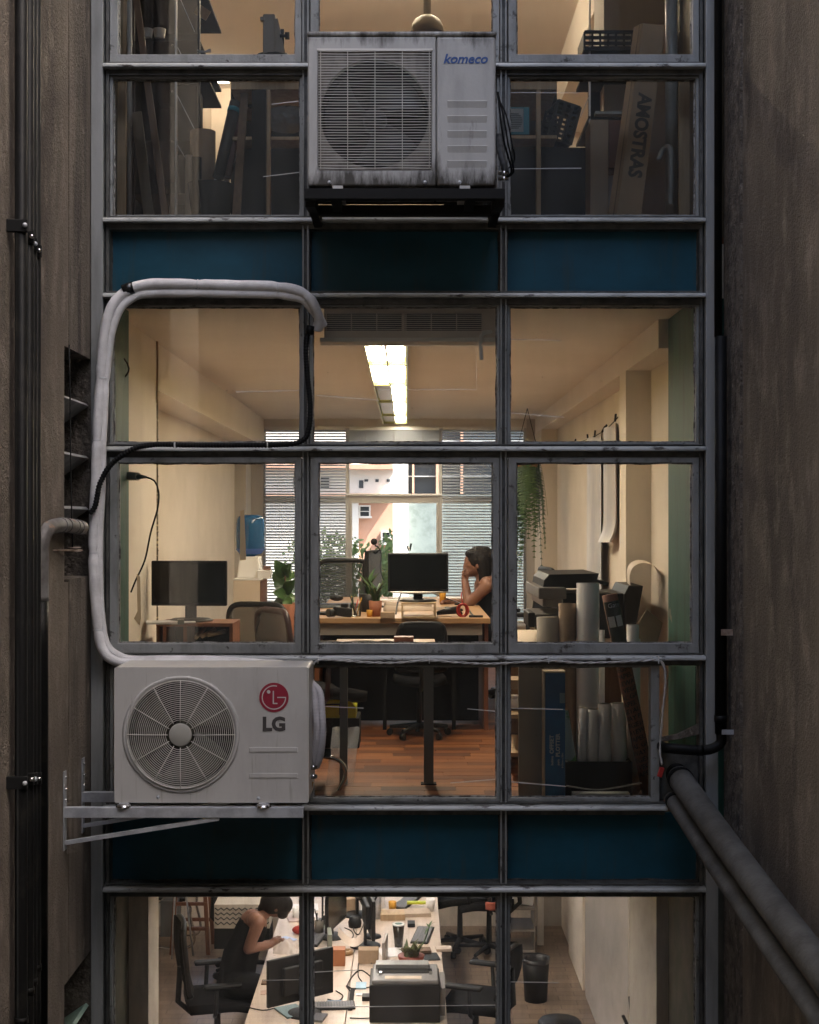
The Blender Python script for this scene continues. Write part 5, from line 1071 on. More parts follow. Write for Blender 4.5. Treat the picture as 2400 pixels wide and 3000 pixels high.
# ---- plotter and rolls on the right
k7 = 7.7 / F
pl_ = thing('plotter', 'black large-format plotter with curled paper feeding out of its top', 'plotter', P(1740, 1880, 7.8))
def pb(xa, xb, ya, yb2, d0, d1, m=BLACK, nm='body', bev=.006, pr=None):
    k_ = d0 / F; return G().box((xa - VX) * k_, (xb - VX) * k_, d0 - D, d1 - D, ZC - (yb2 - VY) * k_, ZC - (ya - VY) * k_).build(nm, m, pr or pl_, bevel=bev)
PLG = M('plotter_grey', (.10, .09, .085), .4)
pb(1640, 1865, 1738, 1885, 7.75, 8.2)
pb(1578, 1660, 1722, 1755, 7.45, 8.25, PLG, 'output_housing'); pb(1590, 1650, 1755, 1778, 7.55, 8.2, M('plotter_panel', (.22, .19, .17), .4), 'front_panel')
pb(1548, 1568, 1795, 1838, 7.4, 7.7, BLACK, 'tray_end'); pb(1568, 1660, 1800, 1845, 7.45, 8.0, PLG, 'paper_tray')
k_ = 7.6 / F
G().prism([((1588 - VX) * k_, ZC - (1722 - VY) * k_), ((1592 - VX) * k_, ZC - (1698 - VY) * k_), ((1606 - VX) * k_, ZC - (1682 - VY) * k_), ((1752 - VX) * k_, ZC - (1679 - VY) * k_), ((1745 - VX) * k_, ZC - (1700 - VY) * k_), ((1730 - VX) * k_, ZC - (1704 - VY) * k_), ((1725 - VX) * k_, ZC - (1722 - VY) * k_)], 7.55 - D, 8.2 - D).build('scanner_lid', BLACK, pl_, bevel=.004)
G().tube(smooth_path([P(1700, 1712, 7.8), P(1750, 1704, 7.8), P(1782, 1712, 7.8)], .02), .012, 8).build('handle', BLACK, pl_)
G().prism([((1862 - VX) * k7, ZC - (1845 - VY) * k7), ((1885 - VX) * k7, ZC - (1716 - VY) * k7), ((1842 - VX) * k7, ZC - (1716 - VY) * k7), ((1830 - VX) * k7, ZC - (1740 - VY) * k7), ((1830 - VX) * k7, ZC - (1845 - VY) * k7)], 7.7 - D, 8.2 - D).build('roll_holder', BLACK, pl_, bevel=.004)
cp = [P(1846, 1725, 7.8), P(1843, 1690, 7.8), P(1852, 1662, 7.8), P(1876, 1649, 7.8), P(1905, 1653, 7.8), P(1925, 1668, 7.8), P(1938, 1690, 7.8)]
cs_ = smooth_path(cp, .01); g = G()
vs = [];
for p in cs_: vs += [p + Vector((0, -.03, 0)), p + Vector((.02, .22, .01))]
g.add(vs, [(2 * i, 2 * i + 1, 2 * i + 3, 2 * i + 2) for i in range(len(cs_) - 1)], True).build('curled_paper', M('paper_cream', (.62, .53, .45), .7), pl_)
ptb = thing('plotter_table', 'cream counter under the plotter by the right wall', 'table', P(1540, 1850, 7.6))
dd = 7.35; G().box((1500 - VX) * dd / F, 1.25, dd - D, 8.35 - D, ZC - (1888 - VY) * dd / F - .03, ZC - (1888 - VY) * dd / F).build('top_board', BEIGE, ptb, bevel=.003)
G().box((1500 - VX) * dd / F + .02, 1.22, 8.1 - D, 8.13 - D, 0, ZC - (1888 - VY) * dd / F - .03).build('back_panel', WOODB, ptb)
for i, (zz) in enumerate((.12, .32)): G().box((1490 - VX) * dd / F, (1520 - VX) * dd / F + .06, dd - D + .1, 8.1 - D, zz, zz + .02).build('shelf_board', WOODL, ptb)
for i, (xa, ya, xb, yb2, h_) in enumerate(((1502, 2030, 1520, 2062, .05), (1495, 2085, 1520, 2120, .02))):
    G().obox(P(1500, 2000 + i * 55, 7.7), (.14, .2, .05)).build('paper_box', PAPER if i else CARD, label=('tan box on the shelf behind the beige panel', 'white paper ream on the shelf behind the beige panel')[i], cat='box')
def vroll(label, xa, xb, yt, d, zb=.02, m=PAPER, xoff=0, hollow=True, name='paper_roll', cat='roll', grp='rolls and tubes by the right pane'):
    k_ = d / F; r_ = abs(xb - xa) / 2 * k_; c0 = P((xa + xb) / 2 + xoff, yt, d); c0.z = zb; c1 = P((xa + xb) / 2, yt, d)
    t = thing(name, label, cat, c0, grp)
    if hollow: G().pipe(c0, c1, r_, r_ * .86, 24).build('tube', m, t)
    else: G().cyl(c0, c1, r_, n=24).build('tube', m, t)
    return t, c0, c1, r_
vroll('tall thick white paper roll standing in front of the plotter', 1689, 1756, 1708, 6.95)
vroll('brown cardboard tube left of the tall white roll', 1636, 1688, 1768, 6.98, m=KRAFT)
vroll('short wide greige tube leaning by the plotter tray', 1572, 1640, 1808, 7.0, m=BEIGEG, xoff=8)
vroll('slim white roll right of the tall white one', 1752, 1772, 1846, 7.02)
vroll('white roll with torn wrapping at the right', 1836, 1872, 1830, 6.95, m=PAPER)
vroll('wrapped white roll behind the torn one', 1838, 1876, 1872, 7.05, m=PAPER)
vroll('short white roll in the black bin, leftmost', 1697, 1724, 2074, 6.72, zb=.12, xoff=-6)
vroll('short white roll in the black bin, second from left', 1722, 1754, 2078, 6.7, zb=.12)
vroll('short fat white roll in plastic, middle of the black bin', 1752, 1792, 2062, 6.72, zb=.12)
vroll('short white roll in the black bin, right of the wrapped one', 1786, 1832, 2060, 6.76, zb=.12, xoff=10)
vroll('brown kraft tube behind the short white rolls', 1642, 1690, 1900, 7.0, m=KRAFT, xoff=20)
bn = thing('storage_bin', 'black bin holding the short white rolls', 'bin', P(1750, 2340, 6.75))
k_ = 6.66 / F; G().box((1655 - VX) * k_, (1852 - VX) * k_, 6.66 - D, 6.67 - D, 0.0, ZC - (2232 - VY) * k_).build('front', BLACKM, bn)
G().box((1655 - VX) * k_, (1665 - VX) * k_, 6.67 - D, 6.95 - D, 0.0, ZC - (2232 - VY) * k_).build('side', BLACKM, bn); G().box((1842 - VX) * k_, (1852 - VX) * k_, 6.67 - D, 6.95 - D, 0, ZC - (2232 - VY) * k_).build('side', BLACKM, bn)
# leaning patterned tube with printed rows of words
c0, c1 = P(1905, 2330, 6.62), P(1786, 1742, 6.62); r_ = .036
lt = thing('printed_tube', 'leaning red-brown cardboard tube printed with dark words', 'tube', c0)
PT = M('printed_tube_card', (.22, .085, .05), .75, col2=(.17, .06, .035), ns=12)
G().pipe(c0, c1, r_, r_ * .8, 28).build('tube', PT, lt)
ax = (c1 - c0).normalized(); side = ax.cross(Vector((0, 1, 0))).normalized(); side = -side if side.x < 0 else side; L = (c1 - c0).length
fwd = Vector((0, -1, 0)) - ax * (-ax.y); fwd.normalize()
def ring_pt(s_, u, rr): th = u / r_; return c0 + ax * s_ + (side * math.sin(th) + fwd * math.cos(th)) * rr
g = G().sheet(lambda u, v: ring_pt(L - .03 - .26 * v, (u - .5) * 2.6 * r_, r_ * 1.012), 16, 6); g.build('label_band', M('tube_label', (.02, .03, .025), .5), lt)
for q in (-1, 1): G().sheet(lambda u, v: ring_pt(L - .10 - .05 * v, (q * .55 + (u - .5) * .9) * r_, r_ * 1.03), 6, 3).build('label_square', PRINTW, lt)
text('label_word', 'Gate', PRINTW, lt, .03, Matrix(), extrude=0, bend=lambda c_: ring_pt(L - .05 + c_.y, c_.x + .006, r_ * 1.03))
for i, wd_ in enumerate(('GATEWAY', 'VEGETAL', 'PAPEL V', 'ATEWAY P', 'L VEGET', 'TAL GATE', 'PAPEL VE', 'GETAL G', 'WAY PAP', 'VEGETAL', 'GATEWAY', 'PAPEL V', 'TAL GAT', 'EWAY PA', 'VEGETAL', 'L VEGET', 'PAPEL V')):
    text('printed_words', wd_, INK, lt, .03, Matrix(), bold=.0007, extrude=0, bend=lambda c_, i=i: ring_pt(L - .315 - i * .033 + c_.y + c_.x * .18, c_.x, r_ * 1.012))
# blue box with lettering
k_ = 6.6 / F; bxx0, bxx1, bzt = (1598 - VX) * k_, (1656 - VX) * k_, ZC - (1972 - VY) * k_
bb = thing('plotter_paper_box', 'tall blue carton with white vertical lettering standing by the pane', 'box', ((bxx0 + bxx1) / 2, .2, 0))
G().box(bxx0, bxx1, .2, .29, .005, bzt).build('carton', LBLUE, bb, bevel=.002); G().box(bxx0 - .008, bxx1 + .002, .205, .295, bzt - .03, bzt + .008).build('cap', BEIGE, bb, bevel=.002)
G().box(bxx0 - .008, bxx0 - .0005, .205, .29, .005, bzt - .03).build('side_flap', BEIGE, bb)
def vtext(s_, px, py_, size, bold, m=PRINTW, nm='printed_word', par=bb): text(nm, s_, m, par, size, Matrix.Translation(((px - VX) * k_, .1985, ZC - (py_ - VY) * k_)) @ FACE @ Matrix.Rotation(R(90), 4, 'Z'), bold=bold, extrude=.0004, align='LEFT')
vtext('OFFSET', 1617, 2208, .026, .0009); vtext('PLOTTER', 1635, 2217, .026, .0009); vtext('bobina', 1618, 2242, .016, .0003); vtext('para', 1636, 2242, .016, .0003); vtext('610mm x 50m', 1648, 2250, .012, .0001)
G().box((1640 - VX) * k_, (1655 - VX) * k_, .198, .1995, ZC - (2060 - VY) * k_, ZC - (2030 - VY) * k_).build('sticker', M('sticker_grey', (.2, .3, .4), .6), bb)
G().box((1519 - VX) * 6.75 / F, (1597 - VX) * 6.75 / F, .35, .37, .01, 1.35 - (1900 - VY) * 6.75 / F).build('laminate_panel', BEIGEG, label='upright greige board left of the blue carton', cat='board', bevel=.002)
cdb = thing('cardboard_sheet', 'tan cardboard offcut standing on its corner at the right of the rolls', 'cardboard', P(1900, 1885, 7.1))
G().prism([P(x, y, 7.1).xz[:] for x, y in ((1866, 1832), (1895, 1786), (1942, 1825), (1924, 1888), (1866, 1900))], .7, .708).build('sheet', CARD, cdb)
G().obox(P(1760, 2328, 6.55), (.26, .06, .02)).build('paper_pad', PAPER, label='white pad lying at the foot of the black bin', cat='paper')
wobble([P(1660, 2302, 6.5), P(1740, 2314, 6.5), P(1800, 2308, 6.5), P(1880, 2294, 6.5)], .004).build('white_wire', CABLEW, label='thin white wire sagging across the black bin', cat='cable')
g = G().sheet(lambda u, v: P(1655 + 25 * u * (.4 + v), 2080 + 150 * v, 6.72), 4, 6); g.build('folded_print', M('print_greenwhite', (.5, .55, .48), .6, col2=(.15, .35, .08), ns=8, lo=.58, hi=.62), label='folded white and green print beside the blue carton', cat='paper')
# ================================================================ UPPER STOREROOM
zU = FF
LITU = M('tube_lit_added', (1, .83, .60), .5, emit=60.0)
LITB = M('tube_lit_soft', (1, .85, .65), .5, emit=12.0)
def batten(label, x0, x1, y, z, dy=.06):
    t = thing('fluorescent_batten', label, 'ceiling light', ((x0 + x1) / 2, y, z), 'fluorescent battens of the top storey')
    G().box(x0, x1, y - dy / 2, y + dy / 2, z + .03, z + .075).build('housing', WHITE, t); G().cyl((x0 + .02, y, z + .012), (x1 - .02, y, z + .012), .016, n=12).build('tube', LITB if y > 4 else LITU, t)
    for s_ in (x0, x1 - .02): G().box(s_, s_ + .02, y - .02, y + .02, z - .006, z + .03).build('end_cap', WHITE, t)
zcu = zU + 2.37
q0 = P(580, 242, 11.6); batten('glowing fluorescent tube at the back of the storeroom, above the white wall', q0.x, P(678, 242, 11.6).x, q0.y, q0.z)
batten('unseen fluorescent tube added to brighten the storeroom ceiling above the old unit', -.6, .6, 2.6, zcu - .076)  # out-of-view tube, added to brighten the storeroom
pn = thing('pendant_lamp', 'unlit grey dome pendant lamp hanging above the old outdoor unit', 'lamp', P(1252, 0, 8.6))
c0 = P(1252, 98, 8.6); k_ = 8.6 / F
SHD = M('shade_grey', (.3, .26, .21), .6)
G().lathe([(10 * k_, 52 * k_), (22 * k_, 49 * k_), (36 * k_, 40 * k_), (45 * k_, 25 * k_), (50 * k_, 0), (48 * k_, 0), (40 * k_, 28 * k_)], c0, 32).build('lamp_shade', SHD, pn)
G().cyl(c0 + Vector((0, 0, 50 * k_)), Vector((c0.x, c0.y, zcu)), 11 * k_, n=16).build('stem', SHD, pn)
# steel shelving
def U(x, y, d): return P(x, y, d)
def ubox(xa, xb, ya, yb2, d0, d1, name, mat, parent=None, bev=0, **k): 
    k_ = d0 / F; return G().box((xa - VX) * k_, (xb - VX) * k_, d0 - D, d1 - D, ZC - (yb2 - VY) * k_, ZC - (ya - VY) * k_).build(name, mat, parent, bevel=bev, **k)
sv = thing('steel_shelving', 'black steel shelving with pale diagonal braces behind the upper left panes', 'shelving', U(450, 640, 7.4))
ubox(380, 586, -250, 645, 7.9, 7.92, 'back_panel', BLACKM, sv)  # black backing added to keep the space behind the shelves dark
for yy in (-80, 112, 165, 405, 560): ubox(386, 584, yy, yy + 8, 7.05, 7.89, 'shelf', BLACKM, sv)
for xx, w_, m in ((513, 4, STEEL), (580, 5, BLACK), (388, 5, BLACK)): ubox(xx, xx + w_, -300, 640, 7.0, 7.03, 'upright', m, sv)
for xa, ya, xb, yb2 in ((516, 272, 575, 388), (516, 418, 548, 470), (530, 0, 570, 92), (516, 130, 534, 165)): G().beam(U(xa, ya, 7.02), U(xb, yb2, 7.02), .012, .003).build('brace', STEEL, sv)
for yy in (132, 268, 414): G().ball(U(505, yy, 6.99), .006, 8).build('bolt', CHROME, sv)
ubox(516, 578, 250, 640, 7.3, 7.5, 'side_panel', BLACKM, sv)
for i, (xx, r_, lb) in enumerate(((432, 17, 'white plastic cup on the top shelf, left one'), (468, 19, 'white plastic cup on the top shelf, right one'))):
    c0 = U(xx, 112, 7.2); k_ = 7.2 / F; G().lathe([(r_ * .75 * k_, 0), (r_ * k_, 26 * k_), (r_ * .9 * k_, 26 * k_), (r_ * .65 * k_, 3 * k_), (0, 3 * k_), (0, 0), (r_ * .75 * k_, 0)], c0, 20).build('cup', M('cup_white', (.5, .48, .45), .5), label=lb, cat='cup')
def lean(label, xa, ya, xb, yb2, w, th, d0, d1, m, name='board', cat='board'):
    G().beam(U(xa, ya, d0), U(xb, yb2, d1), w * d0 / F, th, (0, 1, 0)).build(name, m, label=label, cat=cat, bevel=.002) if False else G().beam(U(xa, ya, d0), U(xb, yb2, d1), w * d0 / F, th, (0, 1, 0)).build(name, m, label=label, cat=cat)
lean('long brown plank leaning before the upper left shelving', 392, -60, 486, 640, 19, .02, 6.95, 6.78, WOODB)
lean('shorter brown plank leaning low in the upper left corner', 400, 330, 438, 640, 30, .02, 6.9, 6.8, M('board_dull', (.10, .075, .045), .7))
lean('tan board upright against the left jamb of the top storey', 352, 200, 352, 642, 36, .02, 6.62, 6.6, WOODL)
G().cyl(U(380, -200, 6.75), U(380, 645, 6.75), .012, n=12).build('thin_pipe', M('pvc_grey', (.42, .42, .4), .4), label='thin grey pipe upright at the upper left jamb', cat='pipe')
vroll('wide kraft tube standing in the black storeroom bin', 557, 632, 386, 7.05, zU + .3, KRAFT, grp='tubes in the storeroom')
vroll('short black tube in front of the wide kraft tube', 562, 591, 462, 6.9, zU + .2, BLACK, grp='tubes in the storeroom')
vroll('pale grey tube left of the wide kraft tube', 543, 566, 455, 7.0, zU + .2, BEIGEG, grp='tubes in the storeroom')
bn = thing('waste_bin', 'round black bin holding tubes in the upper left pane', 'bin', U(620, 640, 6.95)); c0 = U(618, 640, 6.98); k_ = 6.98 / F
G().lathe([(55 * k_, 0), (68 * k_, 98 * k_), (64 * k_, 98 * k_), (52 * k_, .01)], c0, 28).build('bucket', BLACKM, bn)
for i, (xa, ya, xb, yb2, r_, m, lb) in enumerate(((690, 300, 640, 520, 17, BLACK, 'black tube leaning right of the kraft tube'), (700, 345, 668, 520, 10, M('tube_maroon', (.07, .02, .02), .6), 'maroon tube leaning behind the black one'), (655, 480, 632, 540, 14, PAPER, 'short white paper roll low in the bin'), (688, 440, 660, 545, 9, PAPER, 'slim white paper roll right in the bin'))):
    G().pipe(U(xb, yb2, 7.0 + .02 * i), U(xa, ya, 7.1 + .02 * i), r_ * 7 / F, r_ * 5.6 / F, 20).build('leaning_tube', m, label=lb, cat='tube')
G().cyl(U(686, 318, 7.09), U(683, 330, 7.085), .031, n=20).build('teal_band', TEAL, label='teal band round the leaning black tube', cat='band')
lean('red-brown board leaning beside the black panel in the upper left pane', 718, 250, 692, 640, 22, .02, 7.15, 6.8, WOODB)
ubox(738, 782, 262, 645, 7.0, 7.05, 'panel_board', BLACKM, label='tall black panel left of the pine shelf', cat='panel')
lean('second dark board leaning under the storeroom table', 700, 270, 745, 300, 40, .02, 7.4, 7.3, BLACKM)
def pine(label, xl, xr, ups, ys, d0):
    t = thing('pine_shelf', label, 'shelf', U((xl + xr) / 2, 640, d0))
    for a, b in ups: ubox(a, b, 262, 645, d0, d0 + .04, 'upright', WOODL, t, .002)
    ubox(xl, xr, 238, 262, d0 + .05, d0 + .6, 'top_board', WOODL, t, .002)
    for yy in ys: ubox(xl, xr, yy, yy + 10, d0 + .045, d0 + .5, 'shelf_board', WOODL, t, .002)
    ubox(xl, xr, 262, 645, d0 + .61, d0 + .63, 'back_panel', BLACKM, t)  # black sheet added so the area behind stays dark
    ubox(xl + 3, xr - 3, 420, 640, d0 + .2, d0 + .22, 'dark_front', BLACKM, t)
    return t
pine('pine wood shelf left of the old outdoor unit', 676, 905, ((778, 792),), (400,), 7.0)
pine('pine wood shelf right of the old outdoor unit', 1300, 1632, ((1572, 1585),), (396,), 7.0)
c0 = U(845, 350, 7.15)
g = G().sheet(lambda u, v: c0 + Vector(((u - .5) * .22, -.06 * math.sin(math.pi * u) * math.sin(math.pi * v) + .012 * noise.noise(Vector((u * 9, v * 9, 1))), (v - .5) * .14 * (1 - .3 * (2 * u - 1) ** 2))), 24, 16)
g.build('plastic_bag', M('bag_plastic', (.2, .2, .2), .12, trans=.3), label='glossy grey plastic-wrapped bundle on the pine shelf', cat='bag')
tb = thing('framed_sheet', 'teal board with white sheet and round grey print on the right pine shelf', 'picture', U(1515, 392, 7.06))
ubox(1478, 1551, 314, 393, 7.04, 7.05, 'board', TEAL, tb); ubox(1478, 1534, 318, 386, 7.036, 7.04, 'sheet', M('sheet_grey', (.4, .42, .42), .7), tb)
for q in range(9):
    hw = 26 * math.sin(math.acos((q - 4) / 5)); k_ = 7.03 / F; ubox(1505 - hw, 1505 + hw, 332 + q * 5.2, 334.5 + q * 5.2, 7.033, 7.036, 'print_stripe', M('print_grey', (.14, .16, .17), .7), tb)
ubox(1588, 1728, 432, 645, 7.25, 7.3, 'black_board', BLACKM, label='black board standing left of the tilted crate', cat='board')
def crate(label, c0, w, h, dp, rot):
    t = thing('plastic_crate', label, 'crate', (0, 0, 0)); 
    for s_ in (-1, 1):
        for zz in (0, .33, .66, 1): G().box(-w / 2, w / 2, s_ * dp / 2 - .004, s_ * dp / 2 + .004, zz * h - .008, zz * h + .008).build('rail', BLACK, t)
        n = 8
        for q in range(n + 1): G().box(-w / 2 + w * q / n - .005, -w / 2 + w * q / n + .005, s_ * dp / 2 - .004, s_ * dp / 2 + .004, 0, h).build('rib', BLACK, t)
    for s_ in (-1, 1): G().box(s_ * w / 2 - .004, s_ * w / 2 + .004, -dp / 2, dp / 2, 0, h).build('end_panel', BLACK, t)
    G().box(-w / 2, w / 2, -dp / 2, dp / 2, -.004, .004).build('bottom', BLACK, t)
    t.location = c0; t.rotation_euler = rot
crate('black plastic crate tilted on its side below the storeroom shelf', U(1668, 385, 7.3), .20, .12, .2, (0, R(-75), .2))
crate('black plastic crate with square holes on top of the right shelving', U(1795, 166, 7.3), .32, .085, .24, (0, 0, 0))
sv = thing('steel_shelving', 'black steel shelving behind the tall cartons at the upper right', 'shelving', U(1780, 640, 7.5))
ubox(1724, 1900, 232, 645, 7.75, 7.77, 'back_panel', BLACKM, sv); ubox(1727, 1731, -100, 640, 7.2, 7.23, 'upright', STEEL, sv)
for yy in (168, 340): ubox(1725, 1900, yy, yy + 8, 7.2, 7.74, 'shelf', BLACKM, sv)
G().beam(U(1727, 280, 7.19), U(1700, 345, 7.19), .01, .003).build('brace', STEEL, sv)
ubox(1730, 1783, 350, 640, 6.95, 7.15, 'tall_carton', CARD, label='tall tan carton at the right of the storeroom', cat='box', bev=.002)
ubox(1784, 1832, 352, 492, 7.0, 7.15, 'red_carton', M('card_red', (.16, .07, .045), .8), label='dark red-brown carton beside the tall tan carton', cat='box', bev=.002)
ubox(1745, 1830, 325, 334, 7.1, 7.15, 'pale_strip', M('strip_grey', (.3, .32, .3), .6), label='pale strip lying under the black upper right shelf', cat='strip')
# long sample carton with lettering
am = thing('sample_carton', 'long narrow carton leaning at the right with bold black lettering', 'box', U(1840, 640, 6.75))
d0, d1 = 6.92, 6.72
A, B, C_, E = U(1884, 68, d0), U(1949, 74, d0), U(1877, 640, d1), U(1806, 640, d1); dpt = Vector((.03, .10, 0))
G().add([A, B, C_, E, A + dpt * 0 + Vector((-.035, .06, 0)), B + Vector((0, .1, 0)), C_ + Vector((0, .1, 0)), E + Vector((-.035, .06, 0))], [(0, 1, 2, 3), (4, 7, 6, 5), (0, 4, 5, 1), (3, 2, 6, 7), (0, 3, 7, 4), (1, 5, 6, 2)]).build('carton', CARD, am)
ez = (C_ - B).normalized(); ey_ = Vector((0, -1, 0)); ex = ez; up_ = (B - A).normalized(); nrm = ex.cross(up_).normalized()
up2 = nrm.cross(ex).normalized()
nrm = nrm if nrm.y < 0 else -nrm
mt = Matrix((ex.to_4d(), up2.to_4d(), nrm.to_4d(), (0, 0, 0, 1))).transposed()
for i in range(3): mt[i][3] = 0; mt[3][i] = 0
mt[3][3] = 1
ctr = (A + B + C_ + E) / 4 + (C_ - B) * .08 + nrm * .0015
if (mt.to_3x3() @ Vector((0, 1, 0))).x < 0: pass
text('carton_lettering', 'AMOSTRAS', INK, am, .088, Matrix.Translation(ctr) @ mt, bold=.0035, sx=.98, extrude=.0004)
G().add([A + Vector((-.012, .01, 0)), A + Vector((-.016, .02, 0)), E + Vector((-.016, .02, 0)), E + Vector((-.012, .01, 0))], [(0, 1, 2, 3)]).build('side_crease', M('card_dark', (.2, .14, .09), .85), am)
PVC = M('pvc_pipe', (.36, .37, .36), .4, col2=(.28, .28, .27), ns=6)
G().cyl(U(1967, -200, 6.85), U(1967, 645, 6.85), 18 * 6.85 / F, n=20).build('drain_pipe', PVC, label='grey vertical drain pipe at the upper right jamb', cat='pipe')
G().tube(smooth_path([U(1930, 470, 6.75), U(1942, 440, 6.75), U(1958, 430, 6.72), U(1966, 445, 6.7), U(1966, 500, 6.7), U(1964, 600, 6.7)], .01), .013, 12).build('drain_trap', PVC, label='thin grey bent pipe in front of the drain pipe', cat='pipe')
ubox(1990, 2042, 225, 642, 6.6, 6.62, 'tan_board', WOODL, label='tan board against the upper right jamb', cat='board')
# sewing-machine like stand and small items against the top panes
ms = thing('drill_stand', 'grey-tan column stand with side knob silhouetted in the top left pane', 'stand', U(790, 168, 6.9)); MSM = M('machine_tan', (.22, .19, .155), .5)
ubox(770, 806, 40, 166, 6.88, 6.98, 'column', MSM, ms, .006); G().beam(U(800, 60, 6.9), U(822, 160, 6.9), .03, .05).build('arm', MSM, ms)
ubox(762, 776, 48, 60, 6.87, 6.9, 'cap', MSM, ms, .003); G().cyl(U(820, 105, 6.88), U(842, 105, 6.88), .008, n=10).build('knob_shaft', BLACK, ms); G().cyl(U(836, 105, 6.88), U(848, 105, 6.88), .018, n=14).build('knob', BLACK, ms); ubox(822, 832, 85, 160, 6.9, 6.92, 'post', BLACK, ms)
G().ball(U(800, 170, 6.92), .5, 14, (.19, .1, .06)).build('base', BLACK, ms)
ubox(676, 905, 165, 238, 7.05, 7.6, 'table_edge', WOODL, label='pine table edge below the column stand', cat='table')
pp_ = thing('pliers', 'small pliers lying on the ledge of the top left pane', 'pliers', U(600, 150, 6.7))
for dy in (-3, 4): G().tube([U(578, 150 + dy, 6.7), U(600, 152, 6.7), U(618, 148 - dy * .5, 6.7)], [.003, .004, .007], 6).build('handle', STEEL, pp_)
G().obox(U(593, 36, 7.3), (.07, .04, .05), (.3, .5, .3)).build('small_box', WOODL, label='small wooden block hanging by the upper left shelving', cat='block')

# ================================================================ LOWER OFFICE
zL = -FF; ZD = zL + .74
def oL(px, py_, h=0): d = (ZC - ZD - h) * F / (py_ - VY); return P(px, py_, d)
def fLr(px, py_): d = (ZC - zL) * F / (py_ - VY); return P(px, py_, d)
LIT_MID = LIT; LIT = M('lamp_diffuser_unseen', (1, .9, .82), .5, emit=7.5)  # out-of-view lamps added because the lower office was too dark
for i in range(4): ceiling_light('', -.5, -.26, 1.0 + i * 1.6, 2.4 + i * 1.6, zL + 2.37, False, 'unseen lights added to the lower office')
for i, o in enumerate([o for o in COL.objects if o.get('label') == '']): o['label'] = 'unseen ceiling light added to brighten the lowest office, %s from the pane' % ('first', 'second', 'third', 'fourth')[i]
# window at the back
wl2 = thing('office_window', 'bright window at the back of the lowest office', 'window', (0, YB, zL + .55))
for xx in (-2.2, -1.5, -.75, 0, .6, 1.2): G().box(xx, xx + .05, YB + .06, YB + .12, zL + .55, zL + 2.2).build('frame_bar', WF, wl2)
for zz in (.55, 1.2, 2.15): G().box(-2.2, 1.25, YB + .07, YB + .11, zL + zz, zL + zz + .05).build('frame_rail', WF, wl2)
G().box(-2.2, 1.25, YB + .085, YB + .09, zL + .6, zL + 2.15).build('pane', CLEARG, wl2); G().box(-2.25, 1.3, YB - .1, YB + .2, zL + .53, zL + .55).build('sill', WHITE, wl2)
dl = thing('desk', 'long pale double desk of the lowest office covered in equipment', 'desk', (-.4, 2.4, zL)); DW = M('desk_pale', (.58, .47, .38), .35, col2=(.52, .42, .34), sc=(1, 8, 8), ns=3)
G().box(-1.06, -.41, 2.3, 7.0, ZD - .03, ZD).build('top_board', DW, dl, bevel=.003); G().box(-.405, .257, 2.3, 7.0, ZD - .03, ZD).build('top_board', DW, dl, bevel=.003)
for xx in (-1.0, -.42, .2): 
    for yy in (2.4, 4.5, 6.8): G().box(xx, xx + .05, yy, yy + .05, zL, ZD - .03).build('leg', STEEL, dl)
def keyboard(label, c0, rz, w=.43, dp=.135, m=None):
    t = thing('keyboard', label, 'keyboard', (0, 0, 0), 'keyboards on the lower desk'); G().box(-w / 2, w / 2, -dp / 2, dp / 2, 0, .014).build('base', m or BLACK, t, bevel=.003); g = G()
    for i in range(15):
        for j in range(5): g.box(-w / 2 + .012 + i * (w - .02) / 15, -w / 2 + .012 + (i + .84) * (w - .02) / 15, -dp / 2 + .01 + j * (dp - .016) / 5, -dp / 2 + .01 + (j + .82) * (dp - .016) / 5, .0142, .021)
    g.build('keys', M('key_grey', (.16, .16, .17), .5), t, kind='stuff'); t.location = c0; t.rotation_euler = (0, 0, rz)
keyboard('black keyboard right of the iced drink', oL(1238, 2742), R(82)); keyboard('dark keyboard left of the central screens', oL(925, 2750), R(80)); keyboard('black keyboard at the far end of the lower desk', oL(1190, 2645), R(70)); keyboard('keyboard under the papers by the printer', oL(975, 2950), R(5), .3)
# printer
pr = thing('printer', 'black desktop printer with grey top in the lowest middle pane', 'printer', oL(1190, 2930)); py0 = 9.23 - D
zp = ZC - (2873 - VY) * 9.23 / F
G().box(-.25, .21, py0, py0 + .36, ZD, zp - .03).build('body', BLACK, pr, bevel=.006)
PTG = M('printer_grey', (.15, .145, .145), .45)
G().box(-.235, .2, py0 + .004, py0 + .36, zp - .03, zp).build('top_cover', PTG, pr, bevel=.01)
G().box(-.215, .14, py0 + .24, py0 + .34, zp + .001, zp + .03).build('rear_flap', M('printer_flap', (.2, .2, .195), .4), pr, bevel=.004)
G().box(-.2, .16, py0 + .15, py0 + .24, zp - .001, zp + .004).build('paper_slot', BLACKM, pr); G().box(-.15, .09, py0 + .03, py0 + .09, zp + .0005, zp + .003).build('label_plate', M('label_tan', (.5, .4, .3), .5), pr)
for xx in (-.19, .14): G().box(xx, xx + .02, py0 + .12, py0 + .15, zp, zp + .014).build('guide', CHROME, pr)
G().prism([(py0 + .03, zp - .06), (py0 + .24, zp - .02), (py0 + .24, ZD + .05), (py0 + .05, ZD + .03)], .21, .245, 'x').build('side_door', PTG, pr)
# monitors
t = monitor('big dark monitor seen from behind, split by the lower left mullion', oL(880, 2965), .52, .31, R(180 + 38), foot=.08); 
G().obox((-.05, .052, .16), (.05, .004, .04)).build('sticker', M('label_tan', (.5, .4, .3), .5), t)
monitor('tall dark monitor turned edge-on at the middle of the lower desk', oL(985, 2745), .48, .30, R(75), foot=.09)
monitor('narrow dark monitor edge-on behind the cardboard box', oL(1085, 2770), .48, .30, R(98), foot=.10)
monitor('far dark monitor near the lower back window', oL(1060, 2680), .46, .28, R(100), foot=.1)
